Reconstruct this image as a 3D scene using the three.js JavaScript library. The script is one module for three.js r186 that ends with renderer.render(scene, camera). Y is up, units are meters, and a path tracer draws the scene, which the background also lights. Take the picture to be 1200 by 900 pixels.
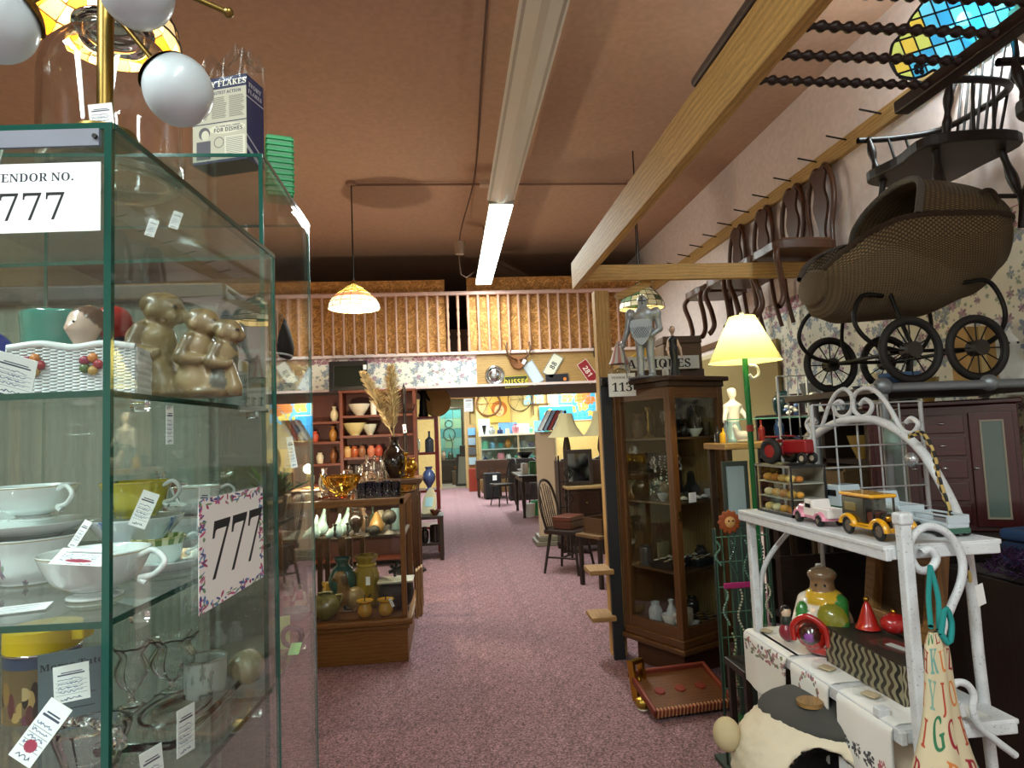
import * as THREE from 'three';
import { RoundedBoxGeometry } from 'three/addons/geometries/RoundedBoxGeometry.js';
import { mergeGeometries, mergeVertices } from 'three/addons/utils/BufferGeometryUtils.js';
import { RectAreaLightUniformsLib } from 'three/addons/lights/RectAreaLightUniformsLib.js';

// ---------- camera, light, exposure ----------
const scene = new THREE.Scene();
scene.background = new THREE.Color(0x000000);
const FOCAL = 770, DEG = Math.PI / 180;
const camera = new THREE.PerspectiveCamera(2 * Math.atan(450 / FOCAL) / DEG, 1200 / 900, 0.05, 60);
camera.position.set(0, 1.5, 0);
camera.rotation.order = 'YXZ';
camera.rotation.set(4.4 * DEG, -5.7 * DEG, -2.4 * DEG);
camera.updateMatrixWorld(true);
const renderer = new THREE.WebGLRenderer();
renderer.toneMapping = THREE.LinearToneMapping;
renderer.toneMappingExposure = 2.7;
renderer.shadowMap.enabled = true;
RectAreaLightUniformsLib.init();
const COOL = new THREE.Color().setRGB(0.9, 1.0, 0.97), WARM = new THREE.Color().setRGB(1.0, 0.72, 0.38);
function areaLight(w, h, intensity, pos, target, color = COOL) {
  const l = new THREE.RectAreaLight(color, intensity, w, h);
  l.position.set(...pos); l.lookAt(...target); scene.add(l); return l;
}
function pointLight(pos, intensity, color = WARM, radius = 2) {
  const l = new THREE.PointLight(color, intensity, 0, 2);
  l.position.set(...pos); l.castShadow = true; l.shadow.radius = radius; scene.add(l); return l;
}
const SHOP_TUBE = 27, NEAR_TUBE = 17, SIDE_TUBE = 36, BACK_TUBE = 44;

// ---------- helpers ----------
const ray = (u, v) => new THREE.Vector3(u - 600, 450 - v, -FOCAL).applyQuaternion(camera.quaternion);
const pz = (u, v, d) => { const r = ray(u, v); return r.multiplyScalar(d / -r.z).add(camera.position); };
const py = (u, v, y) => { const r = ray(u, v); return r.multiplyScalar((y - 1.5) / r.y).add(camera.position); };
const pX = (u, v, x) => { const r = ray(u, v); return r.multiplyScalar(x / r.x).add(camera.position); };
let seed = 7;
const rnd = () => { seed = (seed * 1664525 + 1013904223) >>> 0; return seed / 4294967296; };
const rr = (a, b) => a + (b - a) * rnd();
const V = (x, y, z) => new THREE.Vector3(x, y, z);
const used = {};
function numbered(n) { const k = used[n] = (used[n] ?? -1) + 1; return k ? `${n}_${String(k).padStart(3, '0')}` : n; }
function tag(o, label, category, group, kind) {
  o.userData = { label, category }; if (group) o.userData.group = group; if (kind) o.userData.kind = kind; return o;
}
function thing(name, label, category, pos = [0, 0, 0], turn = 0, group) {
  const o = new THREE.Group(); o.name = numbered(name); scene.add(o);
  if (pos.isVector3) o.position.copy(pos); else o.position.set(...pos);
  o.rotation.y = turn; return tag(o, label, category, group);
}
const strip = (g) => {
  g = g.index ? g.toNonIndexed() : g;
  for (const k of Object.keys(g.attributes)) if (!['position', 'normal', 'uv', 'color'].includes(k)) g.deleteAttribute(k);
  return g;
};
function boxUV(g) {                                   // uv in metres, u along the longer side (grain)
  g = strip(g); g.computeBoundingBox();
  const s = g.boundingBox.getSize(V(0, 0, 0)).toArray(), P = g.attributes.position, N = g.attributes.normal, uv = new Float32Array(P.count * 2);
  const o = [s[0] * 3.7 + s[1] * 1.9, s[2] * 2.3 + s[1] * 5.1];
  for (let i = 0; i < P.count; i += 3) {
    const n = [0, 0, 0]; for (let k = 0; k < 3; k++) { n[0] += N.getX(i + k); n[1] += N.getY(i + k); n[2] += N.getZ(i + k); }
    let ax = 0; for (let k = 1; k < 3; k++) if (Math.abs(n[k]) > Math.abs(n[ax])) ax = k;
    let [a, b] = [0, 1, 2].filter((k) => k !== ax); if (s[b] > s[a]) [a, b] = [b, a];
    for (let k = 0; k < 3; k++) { const p = [P.getX(i + k), P.getY(i + k), P.getZ(i + k)]; uv[(i + k) * 2] = p[a] + o[0]; uv[(i + k) * 2 + 1] = p[b] + o[1] + (ax === 0 ? p[0] * .31 : 0); }
  }
  g.setAttribute('uv', new THREE.BufferAttribute(uv, 2)); return g;
}
function mesh(name, geo, mat, parent = scene) {
  let gs = Array.isArray(geo) ? geo : [geo];
  const own = mat.userData.own;
  gs = gs.map((g) => own ? strip(g) : boxUV(g));
  if (gs.length > 1) {
    const col = gs.every((g) => g.attributes.color);
    if (!col) gs.forEach((g) => g.deleteAttribute('color'));
  }
  const g = gs.length > 1 ? mergeGeometries(gs) : gs[0];
  const m = new THREE.Mesh(g, mat); m.name = parent === scene ? numbered(name) : name;
  m.castShadow = m.receiveShadow = true; parent.add(m); return m;
}
const structure = (name, geo, mat, label) => { const m = mesh(name, geo, mat); m.userData = { kind: 'structure' }; if (label) m.userData.label = label; return m; };
function copyOf(o, label, pos, turn) {
  const base = o.name.replace(/_\d{3}$/, ''), c = o.clone(); c.name = numbered(base); scene.add(c);
  c.userData = { ...o.userData }; if (label) c.userData.label = label;
  if (pos) pos.isVector3 ? c.position.copy(pos) : c.position.set(...pos); if (turn !== undefined) c.rotation.y = turn; return c;
}
// geometry: y is the bottom of boxes and cylinders
const bx = (w, h, d, x = 0, y = 0, z = 0, r = 0) => (r ? new RoundedBoxGeometry(w, h, d, 2, Math.min(r, w / 2.1, h / 2.1, d / 2.1)) : new THREE.BoxGeometry(w, h, d)).translate(x, y + h / 2, z);
const cy = (r0, r1, h, x = 0, y = 0, z = 0, seg = 20) => new THREE.CylinderGeometry(r1, r0, h, seg).translate(x, y + h / 2, z);
const sp = (r, x = 0, y = 0, z = 0, sx = 1, sy = 1, sz = 1, seg = 20) => new THREE.SphereGeometry(r, seg, Math.max(8, seg * .7 | 0)).scale(sx, sy, sz).translate(x, y, z);
const to = (x, y, z) => new THREE.TorusGeometry(x, y, 10, z || 36);
const vec = (p) => p.isVector3 ? p : V(...p);
const tube = (pts, r, seg = 32, rs = 8, closed = false) => new THREE.TubeGeometry(new THREE.CatmullRomCurve3(pts.map(vec), closed), seg, r, rs, closed);
const bar = (a, b, r0, r1 = r0, seg = 10) => {
  a = vec(a); b = vec(b); const d = b.clone().sub(a), g = new THREE.CylinderGeometry(r1, r0, d.length(), seg);
  g.applyQuaternion(new THREE.Quaternion().setFromUnitVectors(V(0, 1, 0), d.clone().normalize())); return g.translate(...a.clone().add(b).multiplyScalar(.5).toArray());
};
const beamBox = (a, b, w, h) => {                     // a squared timber from a to b
  a = vec(a); b = vec(b); const d = b.clone().sub(a), g = new THREE.BoxGeometry(w, h, d.length());
  const m = new THREE.Matrix4().lookAt(V(0, 0, 0), d, V(0, 1, 0.001)); return g.applyMatrix4(m).translate(...a.clone().add(b).multiplyScalar(.5).toArray());
};
function lathe(pts, { seg = 28, smooth = true, n = 28, sx = 1, sz = 1, flute = 0, waves = 8 } = {}) {
  let p = pts.map(([r, y]) => new THREE.Vector2(Math.max(r, 1e-4), y));
  if (smooth) p = new THREE.SplineCurve(p).getPoints(n).map((q) => (q.x = Math.max(q.x, 1e-4), q));
  const g = new THREE.LatheGeometry(p, seg);
  if (flute) { const P = g.attributes.position; for (let i = 0; i < P.count; i++) { const a = Math.atan2(P.getX(i), P.getZ(i)), k = 1 + flute * Math.cos(a * waves); P.setXYZ(i, P.getX(i) * k, P.getY(i), P.getZ(i) * k); } g.computeVertexNormals(); }
  return g.scale(sx, 1, sz);
}
// a vessel with wall thickness: outer profile then back down the inside
const pot = (pts, t, o = {}) => { const inn = pts.slice(1).map(([r, y]) => [Math.max(r - t, .001), Math.max(y, pts[0][1] + t)]).reverse(); return lathe([[0, pts[0][1]], ...pts, ...inn, [0, pts[0][1] + t]], { n: 60, ...o, smooth: true }); };
const potHard = (pts, t, o = {}) => { const inn = pts.slice(1).map(([r, y]) => [Math.max(r - t, .001), Math.max(y, pts[0][1] + t)]).reverse(); return lathe([[0, pts[0][1]], ...pts, ...inn, [0, pts[0][1] + t]], { ...o, smooth: false }); };
const extr = (pts, depth, bevel = 0, holes = []) => {
  const s = new THREE.Shape(pts.map(([x, y]) => new THREE.Vector2(x, y))); for (const h of holes) s.holes.push(new THREE.Path(h.map(([x, y]) => new THREE.Vector2(x, y))));
  return new THREE.ExtrudeGeometry(s, { depth, bevelEnabled: bevel > 0, bevelSize: bevel, bevelThickness: bevel, bevelSegments: 2, steps: 1 }).translate(0, 0, -depth / 2);
};
const rect = (w, h, x = 0, y = 0) => [[x - w / 2, y], [x + w / 2, y], [x + w / 2, y + h], [x - w / 2, y + h]];
const grow = (pts, n = 60, closed = true) => { const c = new THREE.CatmullRomCurve3(pts.map(([x, y]) => V(x, y, 0)), closed); return c.getPoints(n).slice(0, closed ? n : n + 1).map((p) => [p.x, p.y]); };
// smooth union of tapered capsules and ellipsoids, meshed with surface nets; each primitive: [ax,ay,az, bx,by,bz, r0,r1, colour] or {c,r:[x,y,z],col}
function blob(prims, cell, k = .01) {
  const col = new THREE.Color(), list = prims.map((p) => {
    if (Array.isArray(p)) { col.set(p[8] ?? 0xffffff); return { a: p.slice(0, 3), b: p.slice(3, 6), r0: p[6], r1: p[7], rgb: [col.r, col.g, col.b] }; }
    col.set(p.col ?? 0xffffff); return { e: p.r, a: p.c, m: Math.min(...p.r), rgb: [col.r, col.g, col.b], cut: p.cut };
  });
  const lo = [1e9, 1e9, 1e9], hi = [-1e9, -1e9, -1e9];
  for (const q of list) for (let i = 0; i < 3; i++) {
    const R = q.e ? q.e[i] : Math.max(q.r0, q.r1);
    lo[i] = Math.min(lo[i], q.a[i] - R, q.b ? q.b[i] - R : 1e9); hi[i] = Math.max(hi[i], q.a[i] + R, q.b ? q.b[i] + R : -1e9);
  }
  for (let i = 0; i < 3; i++) { lo[i] -= 2.5 * cell; hi[i] += 2.5 * cell; }
  const n = lo.map((l, i) => Math.ceil((hi[i] - l) / cell) + 1), D = (q, x, y, z) => {
    if (q.e) { const dx = (x - q.a[0]) / q.e[0], dy = (y - q.a[1]) / q.e[1], dz = (z - q.a[2]) / q.e[2]; const l = Math.hypot(dx, dy, dz), g = Math.hypot(dx / q.e[0], dy / q.e[1], dz / q.e[2]); return l < 1e-6 ? -q.m : l * (l - 1) / Math.max(g, 1e-6); }
    const bxx = q.b[0] - q.a[0], byy = q.b[1] - q.a[1], bzz = q.b[2] - q.a[2], L = bxx * bxx + byy * byy + bzz * bzz;
    let t = L ? ((x - q.a[0]) * bxx + (y - q.a[1]) * byy + (z - q.a[2]) * bzz) / L : 0; t = Math.min(1, Math.max(0, t));
    return Math.hypot(x - q.a[0] - t * bxx, y - q.a[1] - t * byy, z - q.a[2] - t * bzz) - (q.r0 + t * (q.r1 - q.r0));
  };
  const F = (x, y, z) => { let d = 1e9; for (const q of list) { const e = D(q, x, y, z); if (q.cut) { d = Math.max(d, -e); continue; } const h = Math.max(k - Math.abs(d - e), 0) / k; d = Math.min(d, e) - h * h * k * .25; } return d; };
  const f = new Float32Array(n[0] * n[1] * n[2]), id = (i, j, l) => i + n[0] * (j + n[1] * l);
  for (let l = 0; l < n[2]; l++) for (let j = 0; j < n[1]; j++) for (let i = 0; i < n[0]; i++) f[id(i, j, l)] = F(lo[0] + i * cell, lo[1] + j * cell, lo[2] + l * cell);
  const vi = new Int32Array(f.length).fill(-1), pos = [], cols = [], idx = [];
  for (let l = 0; l < n[2] - 1; l++) for (let j = 0; j < n[1] - 1; j++) for (let i = 0; i < n[0] - 1; i++) {
    let s = 0, x = 0, y = 0, z = 0; const c = (a, b, e) => f[id(i + a, j + b, l + e)];
    let neg = 0; for (let q = 0; q < 8; q++) if (c(q & 1, q >> 1 & 1, q >> 2) < 0) neg++;
    if (!neg || neg === 8) continue;
    for (let q = 0; q < 8; q++) for (let b = 0; b < 3; b++) { if (q >> b & 1) continue; const q2 = q | 1 << b, A = c(q & 1, q >> 1 & 1, q >> 2), B = c(q2 & 1, q2 >> 1 & 1, q2 >> 2); if ((A < 0) === (B < 0)) continue; const t = A / (A - B); x += (q & 1) + (b === 0 ? t : 0); y += (q >> 1 & 1) + (b === 1 ? t : 0); z += (q >> 2) + (b === 2 ? t : 0); s++; }
    const p = [lo[0] + (i + x / s) * cell, lo[1] + (j + y / s) * cell, lo[2] + (l + z / s) * cell];
    vi[id(i, j, l)] = pos.length / 3; pos.push(...p);
    let best = 1e9, rgb = [1, 1, 1]; for (const q of list) { const d = Math.abs(q.cut ? D(q, ...p) : D(q, ...p)); if ((q.cut ? d + cell * .3 : d) < best) { best = d; rgb = q.rgb; } } cols.push(...rgb);
  }
  for (let l = 1; l < n[2] - 1; l++) for (let j = 1; j < n[1] - 1; j++) for (let i = 1; i < n[0] - 1; i++) {
    const A = f[id(i, j, l)] < 0;
    const quad = (B, a, b, c, d) => { if (A === B) return; const q = A ? [a, b, c, a, c, d] : [a, c, b, a, d, c]; for (const v of q) idx.push(v); };
    quad(f[id(i + 1, j, l)] < 0, vi[id(i, j - 1, l - 1)], vi[id(i, j, l - 1)], vi[id(i, j, l)], vi[id(i, j - 1, l)]);
    quad(f[id(i, j + 1, l)] < 0, vi[id(i - 1, j, l - 1)], vi[id(i - 1, j, l)], vi[id(i, j, l)], vi[id(i, j, l - 1)]);
    quad(f[id(i, j, l + 1)] < 0, vi[id(i - 1, j - 1, l)], vi[id(i, j - 1, l)], vi[id(i, j, l)], vi[id(i - 1, j, l)]);
  }
  const g = new THREE.BufferGeometry(); g.setIndex(idx);
  g.setAttribute('position', new THREE.BufferAttribute(new Float32Array(pos), 3)); g.setAttribute('color', new THREE.BufferAttribute(new Float32Array(cols), 3));
  g.computeVertexNormals(); return g;
}
// ---------- textures ----------
function dataTex(w, h, fn, { srgb = true, size = 1, sizeY = size } = {}) {
  const d = new Uint8Array(w * h * 4);
  for (let y = 0; y < h; y++) for (let x = 0; x < w; x++) { const c = fn(x, y), i = (y * w + x) * 4; for (let k = 0; k < 3; k++) d[i + k] = Math.max(0, Math.min(255, Array.isArray(c) ? c[k] : c)); d[i + 3] = 255; }
  const t = new THREE.DataTexture(d, w, h); t.wrapS = t.wrapT = THREE.RepeatWrapping; t.magFilter = THREE.LinearFilter; if (srgb) t.colorSpace = THREE.SRGBColorSpace;
  t.repeat.set(1 / size, 1 / sizeY); t.needsUpdate = true; return t;
}
const lat = new Float32Array(65536); for (let i = 0; i < 65536; i++) lat[i] = rnd();
const vn = (x, y, p) => {                                // value noise that wraps every p cells
  const xi = Math.floor(x), yi = Math.floor(y), fx = x - xi, fy = y - yi, s = (t) => t * t * (3 - 2 * t), w = (a) => ((a % p) + p) % p;
  const L = (a, b) => lat[(w(a) * 157 + w(b) * 331 + p * 7) & 65535];
  return (L(xi, yi) * (1 - s(fx)) + L(xi + 1, yi) * s(fx)) * (1 - s(fy)) + (L(xi, yi + 1) * (1 - s(fx)) + L(xi + 1, yi + 1) * s(fx)) * s(fy);
};
function canvasTex(w, h, draw, { size = 0, sizeY = size } = {}) {
  const c = document.createElement('canvas'); c.width = w; c.height = h; const x = c.getContext('2d'); draw(x, w, h);
  const t = new THREE.CanvasTexture(c); t.colorSpace = THREE.SRGBColorSpace; if (size) { t.wrapS = t.wrapT = THREE.RepeatWrapping; t.repeat.set(1 / size, 1 / sizeY); } return t;
}
const woodTex = dataTex(512, 512, (x, y) => {
  const u = x / 512, v = y / 512, warp = vn(u * 3, v * 8, 64) * .9 + vn(u * 6, v * 20, 96) * .3;
  const ring = Math.sin((v * 26 + warp) * 6.283) * .5 + .5, fine = vn(u * 8, v * 256, 256), pore = vn(u * 32, v * 512, 512);
  return 188 + 24 * ring + 34 * fine - (pore > .82 ? 26 : 0);
}, { size: .6 });
const carpetTex = dataTex(512, 512, (x, y) => { const n = vn(x / 8, y / 8, 64) * .55 + vn(x / 4, y / 4, 128) * .35 + rnd() * .1, c = vn(x / 64, y / 64, 8) * .05 + .97, k = (.42 + 1.02 * n) * c; return [158 * k, 122 * k, 129 * k]; }, { size: .45 });
const carpetBump = dataTex(256, 256, () => 255 * rnd(), { srgb: false, size: .2 });
const wallTex = dataTex(256, 256, (x, y) => 232 + 14 * vn(x / 6, y / 6, 43) + 8 * rnd(), { size: 1.3 });
const osbTex = canvasTex(1024, 1024, (c, w, h) => {
  c.fillStyle = '#b98a4c'; c.fillRect(0, 0, w, h);
  for (let i = 0; i < 5200; i++) { c.save(); const px = rnd() * w, q = rnd() * h; c.translate(px, q); c.rotate((rnd() - .5) * 2.2 + (rnd() < .3 ? 1.5 : 0)); const t = rnd(); c.fillStyle = `rgb(${150 + 75 * t | 0},${100 + 65 * t | 0},${45 + 50 * t | 0})`; const L = 30 + 50 * rnd(), W = 7 + 13 * rnd(); c.fillRect(-L / 2, -W / 2, L, W); c.strokeStyle = 'rgba(80,45,15,.55)'; c.lineWidth = 1.5; c.strokeRect(-L / 2, -W / 2, L, W); c.restore(); }
}, { size: 1.2 });
const blooms = (c, w, h, n, r, cols) => { for (let i = 0; i < n; i++) { const X = rnd() * w, Y = rnd() * h, s = r * (.6 + rnd() * .8); for (const ox of [-w, 0, w]) for (const oy of [-h, 0, h]) { if (X + ox < -2 * r || X + ox > w + 2 * r || Y + oy < -2 * r || Y + oy > h + 2 * r) continue; c.save(); c.translate(X + ox, Y + oy); c.rotate(i); for (let k = 0; k < 6; k++) { c.rotate(1.05); c.fillStyle = cols[(i + k) % cols.length]; c.beginPath(); c.ellipse(s * .6, 0, s * .5, s * .28, 0, 0, 7); c.fill(); } c.fillStyle = cols[i % cols.length]; c.beginPath(); c.arc(0, 0, s * .25, 0, 7); c.fill(); c.restore(); } } };
const paperTex = canvasTex(512, 512, (c, w, h) => { c.fillStyle = '#e6e1d0'; c.fillRect(0, 0, w, h); blooms(c, w, h, 26, 30, ['#a3a9b2', '#8d96a6', '#b4b7ae', '#868c97']); blooms(c, w, h, 22, 20, ['#a98a95', '#b9a0a4', '#8e7483']); blooms(c, w, h, 90, 9, ['#8d9a86', '#a7ad99']); }, { size: .55 });
const borderTex = canvasTex(512, 64, (c, w, h) => { c.fillStyle = '#dccfc6'; c.fillRect(0, 0, w, h); blooms(c, w, h, 60, 13, ['#a5566c', '#8f6f80', '#c08a98', '#7b8a7a']); c.fillStyle = '#9a6a70'; c.fillRect(0, 2, w, 4); c.fillRect(0, h - 6, w, 4); }, { size: .8, sizeY: .1 });
const weaveTex = dataTex(256, 256, (x, y) => { const a = Math.floor(x / 16), s = Math.sin((x / 16) * Math.PI), v = (y / 8 + (a & 1) * .5) % 1, q = Math.sin(v * Math.PI); return 70 + 185 * Math.pow(q, .7) * (.55 + .45 * Math.abs(s)); }, { size: .11 });
const clothTex = dataTex(128, 128, (x, y) => 205 + 25 * ((x >> 1 & 1) ^ (y >> 1 & 1)) + 25 * rnd(), { size: .05 });
const scuffTex = dataTex(256, 256, (x, y) => 255 * (.93 + .07 * vn(x / 20, y / 20, 13)) - (vn(x / 3, y / 3, 86) > .9 ? 55 : 0), { size: .3 });
// ---------- materials ----------
const cache = {};
const memo = (k, f) => cache[k] ??= f();
const wood = (hex, rough = .55) => memo(`w${hex}${rough}`, () => new THREE.MeshStandardMaterial({ map: woodTex, color: hex, roughness: rough, bumpMap: woodTex, bumpScale: .0004 }));
const flat = (hex, rough = .6, metal = 0) => memo(`f${hex}${rough}${metal}`, () => new THREE.MeshStandardMaterial({ color: hex, roughness: rough, metalness: metal }));
const glaze = (hex, rough = .25) => memo(`g${hex}${rough}`, () => new THREE.MeshPhysicalMaterial({ color: hex, roughness: rough, clearcoat: .8, clearcoatRoughness: .08 }));
const paint = memo('paint', () => new THREE.MeshStandardMaterial({ map: scuffTex, color: 0xd9dcdf, roughness: .5 }));
const cloth = (hex) => memo(`c${hex}`, () => new THREE.MeshStandardMaterial({ map: clothTex, color: hex, roughness: .95 }));
const wicker = (hex) => memo(`k${hex}`, () => new THREE.MeshStandardMaterial({ map: weaveTex, color: hex, roughness: .75, bumpMap: weaveTex, bumpScale: .004 }));
const tinted = (rough = .5, coat = 0, metal = 0) => memo(`t${rough}${coat}${metal}`, () => { const m = new THREE.MeshPhysicalMaterial({ vertexColors: true, roughness: rough, clearcoat: coat, clearcoatRoughness: .1, metalness: metal }); return m; });
const pane = new THREE.MeshPhysicalMaterial({ color: 0xfafdfc, transmission: 1, thickness: 0, roughness: 0, ior: 1.5 });
const glassEdge = new THREE.MeshPhysicalMaterial({ color: 0x0d4a40, roughness: .12, clearcoat: 1, clearcoatRoughness: .03 });
const crystal = (hex = 0xffffff, dist = .05) => memo(`x${hex}${dist}`, () => new THREE.MeshPhysicalMaterial({ color: 0xffffff, transmission: 1, thickness: .01, roughness: .02, ior: 1.5, attenuationColor: hex, attenuationDistance: dist }));
const chrome = flat(0xcfd2d4, .18, 1), brass = flat(0x8f7640, .36, 1), iron = flat(0x1b1815, .5, .6), gold = flat(0xc79a3c, .25, 1);
const paper = flat(0xeef0ee, .9), black = flat(0x0c0c0d, .6);
const glow = (hex, s) => memo(`e${hex}${s}`, () => new THREE.MeshStandardMaterial({ color: 0xffffff, emissive: hex, emissiveIntensity: s, roughness: .5 }));
const print = (tex, rough = .8, extra = {}) => { const m = new THREE.MeshStandardMaterial({ map: tex, roughness: rough, side: THREE.DoubleSide, ...extra }); m.userData.own = true; return m; };
// a thin printed sheet: front carries the print; uv 0..1
function sheet(w, h, t = .001) { const g = new THREE.BoxGeometry(w, h, t); return g; }
const serif = (c, text, x, y, px, fill = '#111', font = 'serif', weight = 'bold') => { c.fillStyle = fill; c.textAlign = 'center'; c.textBaseline = 'middle'; c.font = `${weight} ${px}px ${font}`; c.fillText(text, x, y); };
const scribble = (c, x0, x1, y, a, col) => { c.strokeStyle = col; c.lineWidth = a * .35; c.beginPath(); for (let x = x0; x < x1; x += a * .5) c.lineTo(x, y + (rnd() - .5) * a * 2); c.stroke(); };
const tagTex = [0, 1].map((k) => canvasTex(64, 160, (c, w, h) => { c.fillStyle = '#f4f6f6'; c.fillRect(0, 0, w, h); c.fillStyle = '#39415a'; c.fillRect(14, 30, 38, 4); c.fillRect(8, 38, 48, 6); for (let i = 0; i < 4; i++) { scribble(c, 8, 54, 62 + i * 18, 4, '#27376e'); c.fillStyle = '#8890a0'; c.fillRect(4, 72 + i * 18, 56, 1.5); } if (k) { c.fillStyle = '#a3324f'; for (let i = 0; i < 10; i++) { c.save(); c.translate(32, 118); c.rotate(i * .628); c.fillRect(-4, -16, 8, 16); c.restore(); } } scribble(c, 12, 52, 146, 5, '#222c55'); }));
const tagMat = tagTex.map((t) => print(t));
// ---------- the room ----------
const RX = 2.77, CEIL = 4.0, FZ = -8.4, DECK = 2.55;
const carpet = new THREE.MeshStandardMaterial({ map: carpetTex, roughness: 1, bumpMap: carpetBump, bumpScale: .004 });
const pinkWall = new THREE.MeshStandardMaterial({ map: wallTex, color: 0xecdcd6, roughness: .9 });
const ceilPaint = new THREE.MeshStandardMaterial({ map: wallTex, color: 0xba957c, roughness: .92 });
const tanWall = new THREE.MeshStandardMaterial({ map: wallTex, color: 0xdfc27c, roughness: .85 });
const creamWall = new THREE.MeshStandardMaterial({ map: wallTex, color: 0xd9cba6, roughness: .9 });
const floralPaper = new THREE.MeshStandardMaterial({ map: paperTex, roughness: .85 });
const floralBorder = new THREE.MeshStandardMaterial({ map: borderTex, roughness: .85 });
const trimPaint = flat(0xd8c3bd, .55);
structure('floor', bx(10.2, .2, 28.4, 0, -.2, -9.8), carpet);
structure('ceiling', bx(RX + 5.2, .2, 28.4, (RX - 5) / 2, CEIL, -10.1), ceilPaint);
structure('wall_right', bx(.2, CEIL, 15, RX + .1, 0, -3.5), pinkWall);
structure('wall_left', bx(.2, CEIL, 28, -5.1, 0, -10), creamWall);
structure('wall_front', bx(RX + 5, CEIL, .2, (RX - 5) / 2, 0, 4.1), pinkWall);
structure('wall_back_upper', bx(RX + 5, CEIL - 3.3, .2, (RX - 5) / 2, 3.3, -24.1), pinkWall);
structure('wall_back_riser', bx(RX + 5, 3.3 - DECK, .1, (RX - 5) / 2, DECK, -11.02), pinkWall);
structure('wall_right_upper', bx(.2, CEIL - 3.3, 13.2, RX + .1, 3.3, -17.6), pinkWall);
structure('wall_back_side', bx(5.2 - RX - .2, 3.1, .2, (5.2 + RX + .2) / 2, 0, -10.9), tanWall);
structure('ceiling_back_room', bx(10.2, .2, 13, 0, 3.1, -17.6), flat(0xcfc3ae, .9));
structure('wall_back_room_right', bx(.2, 3.1, 13, 5.1, 0, -17.5), tanWall);
structure('wall_back', [bx(4.75, 3.1, .15, -2.625, 0, -19.6), bx(4.5, 3.1, .15, 2.75, 0, -19.6), bx(.75, .45, .15, .125, 2.65, -19.6)], tanWall);
structure('wall_end', bx(10.2, 3.1, .2, 0, 0, -24), creamWall);
structure('floor_end_room', bx(4, .02, 4.2, 0, .0, -21.7), flat(0x9c8f7c, .5));
structure('trim_1', [bx(.14, 2.7, .2, -.3, 0, -19.5), bx(.16, 2.7, .2, .56, 0, -19.5)], wood(0xe6c184), 'raw pine door posts of the far doorway');
structure('trim_2', bx(1.5, .3, .12, .1, 2.62, -19.4), wood(0xe09a45), 'orange pine header over the far doorway');
// mezzanine deck with papered and plywood fascia
structure('mezzanine', bx(RX + 5, .4, 2.6, (RX - 5) / 2, DECK - .4, FZ - 1.3), flat(0x6b5a48, .9));
structure('trim_3', bx(RX + 5, .04, .07, (RX - 5) / 2, DECK - .01, FZ + .03, .008), trimPaint, 'pale pink ledge under the balcony rail');
const fasciaMid = .39;
structure('wall_fascia_papered', bx(5 + fasciaMid, .34, .02, (fasciaMid - 5) / 2, DECK - .4, FZ + .012), floralPaper);
structure('wall_fascia_border', bx(5 + fasciaMid, .07, .022, (fasciaMid - 5) / 2, DECK - .08, FZ + .012), floralBorder);
structure('wall_fascia_plywood', bx(RX - fasciaMid, .4, .02, (RX + fasciaMid) / 2, DECK - .4, FZ + .012), wood(0xc49a5a));
structure('trim_4', bx(RX + 5, .03, .05, (RX - 5) / 2, DECK - .425, FZ + .03), trimPaint, 'pale strip along the fascia foot');
{ // balcony railing: rail, balusters, chipboard backing
  const r = thing('balcony_railing', 'pink painted balcony railing with turned balusters before chipboard', 'railing', [0, DECK, FZ + .05]);
  mesh('handrail', bx(RX + 3.2, .05, .07, (RX - 3.2) / 2, .76, 0, .012), flat(0xcfaaa0, .5), r);
  const prof = [[.02, 0], [.02, .17], [.012, .2], [.022, .24], [.013, .28], [.016, .4], [.02, .52], [.013, .55], [.02, .58], [.02, .76]];
  const bal = lathe(prof, { seg: 8, smooth: false }), pinkPaint = flat(0xb58a72, .55);
  for (let i = 0; i < 45; i++) mesh('baluster', bal.clone().translate(-3.1 + i * .131, .02, 0), pinkPaint, r);
  const osb = new THREE.MeshStandardMaterial({ map: osbTex, roughness: .8 });
  for (const [x0, x1, h] of [[-3.2, -1.22, .98], [-1.215, .015, .98], [.3, 1.5, 1.0], [1.505, RX - .02, 1.0]]) mesh('chipboard_panel', bx(x1 - x0, h, .012, (x0 + x1) / 2, .001, -.06), osb, r);
}
// papered lower right wall with border, wooden cap and tan panel
structure('wall_right_papered', bx(.012, 1.5, 7.1, RX - .006, .9, -2.35), floralPaper);
structure('wall_right_border', bx(.014, .1, 7.1, RX - .007, 2.4, -2.35), floralBorder);
structure('trim_5', bx(.03, .06, 4.2, RX - .015, 2.3, -8, .006), wood(0x7a5636), 'brown wooden cap rail on the pink wall');
structure('wall_right_panel', bx(.02, 2.25, 3.6, RX - .01, 0, -7.7), creamWall);
structure('wall_right_board', bx(.025, 1.6, 1.9, RX - .04, .6, -6.1), new THREE.MeshStandardMaterial({ map: clothTex, color: 0xa8935f, roughness: .9 }));
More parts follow.
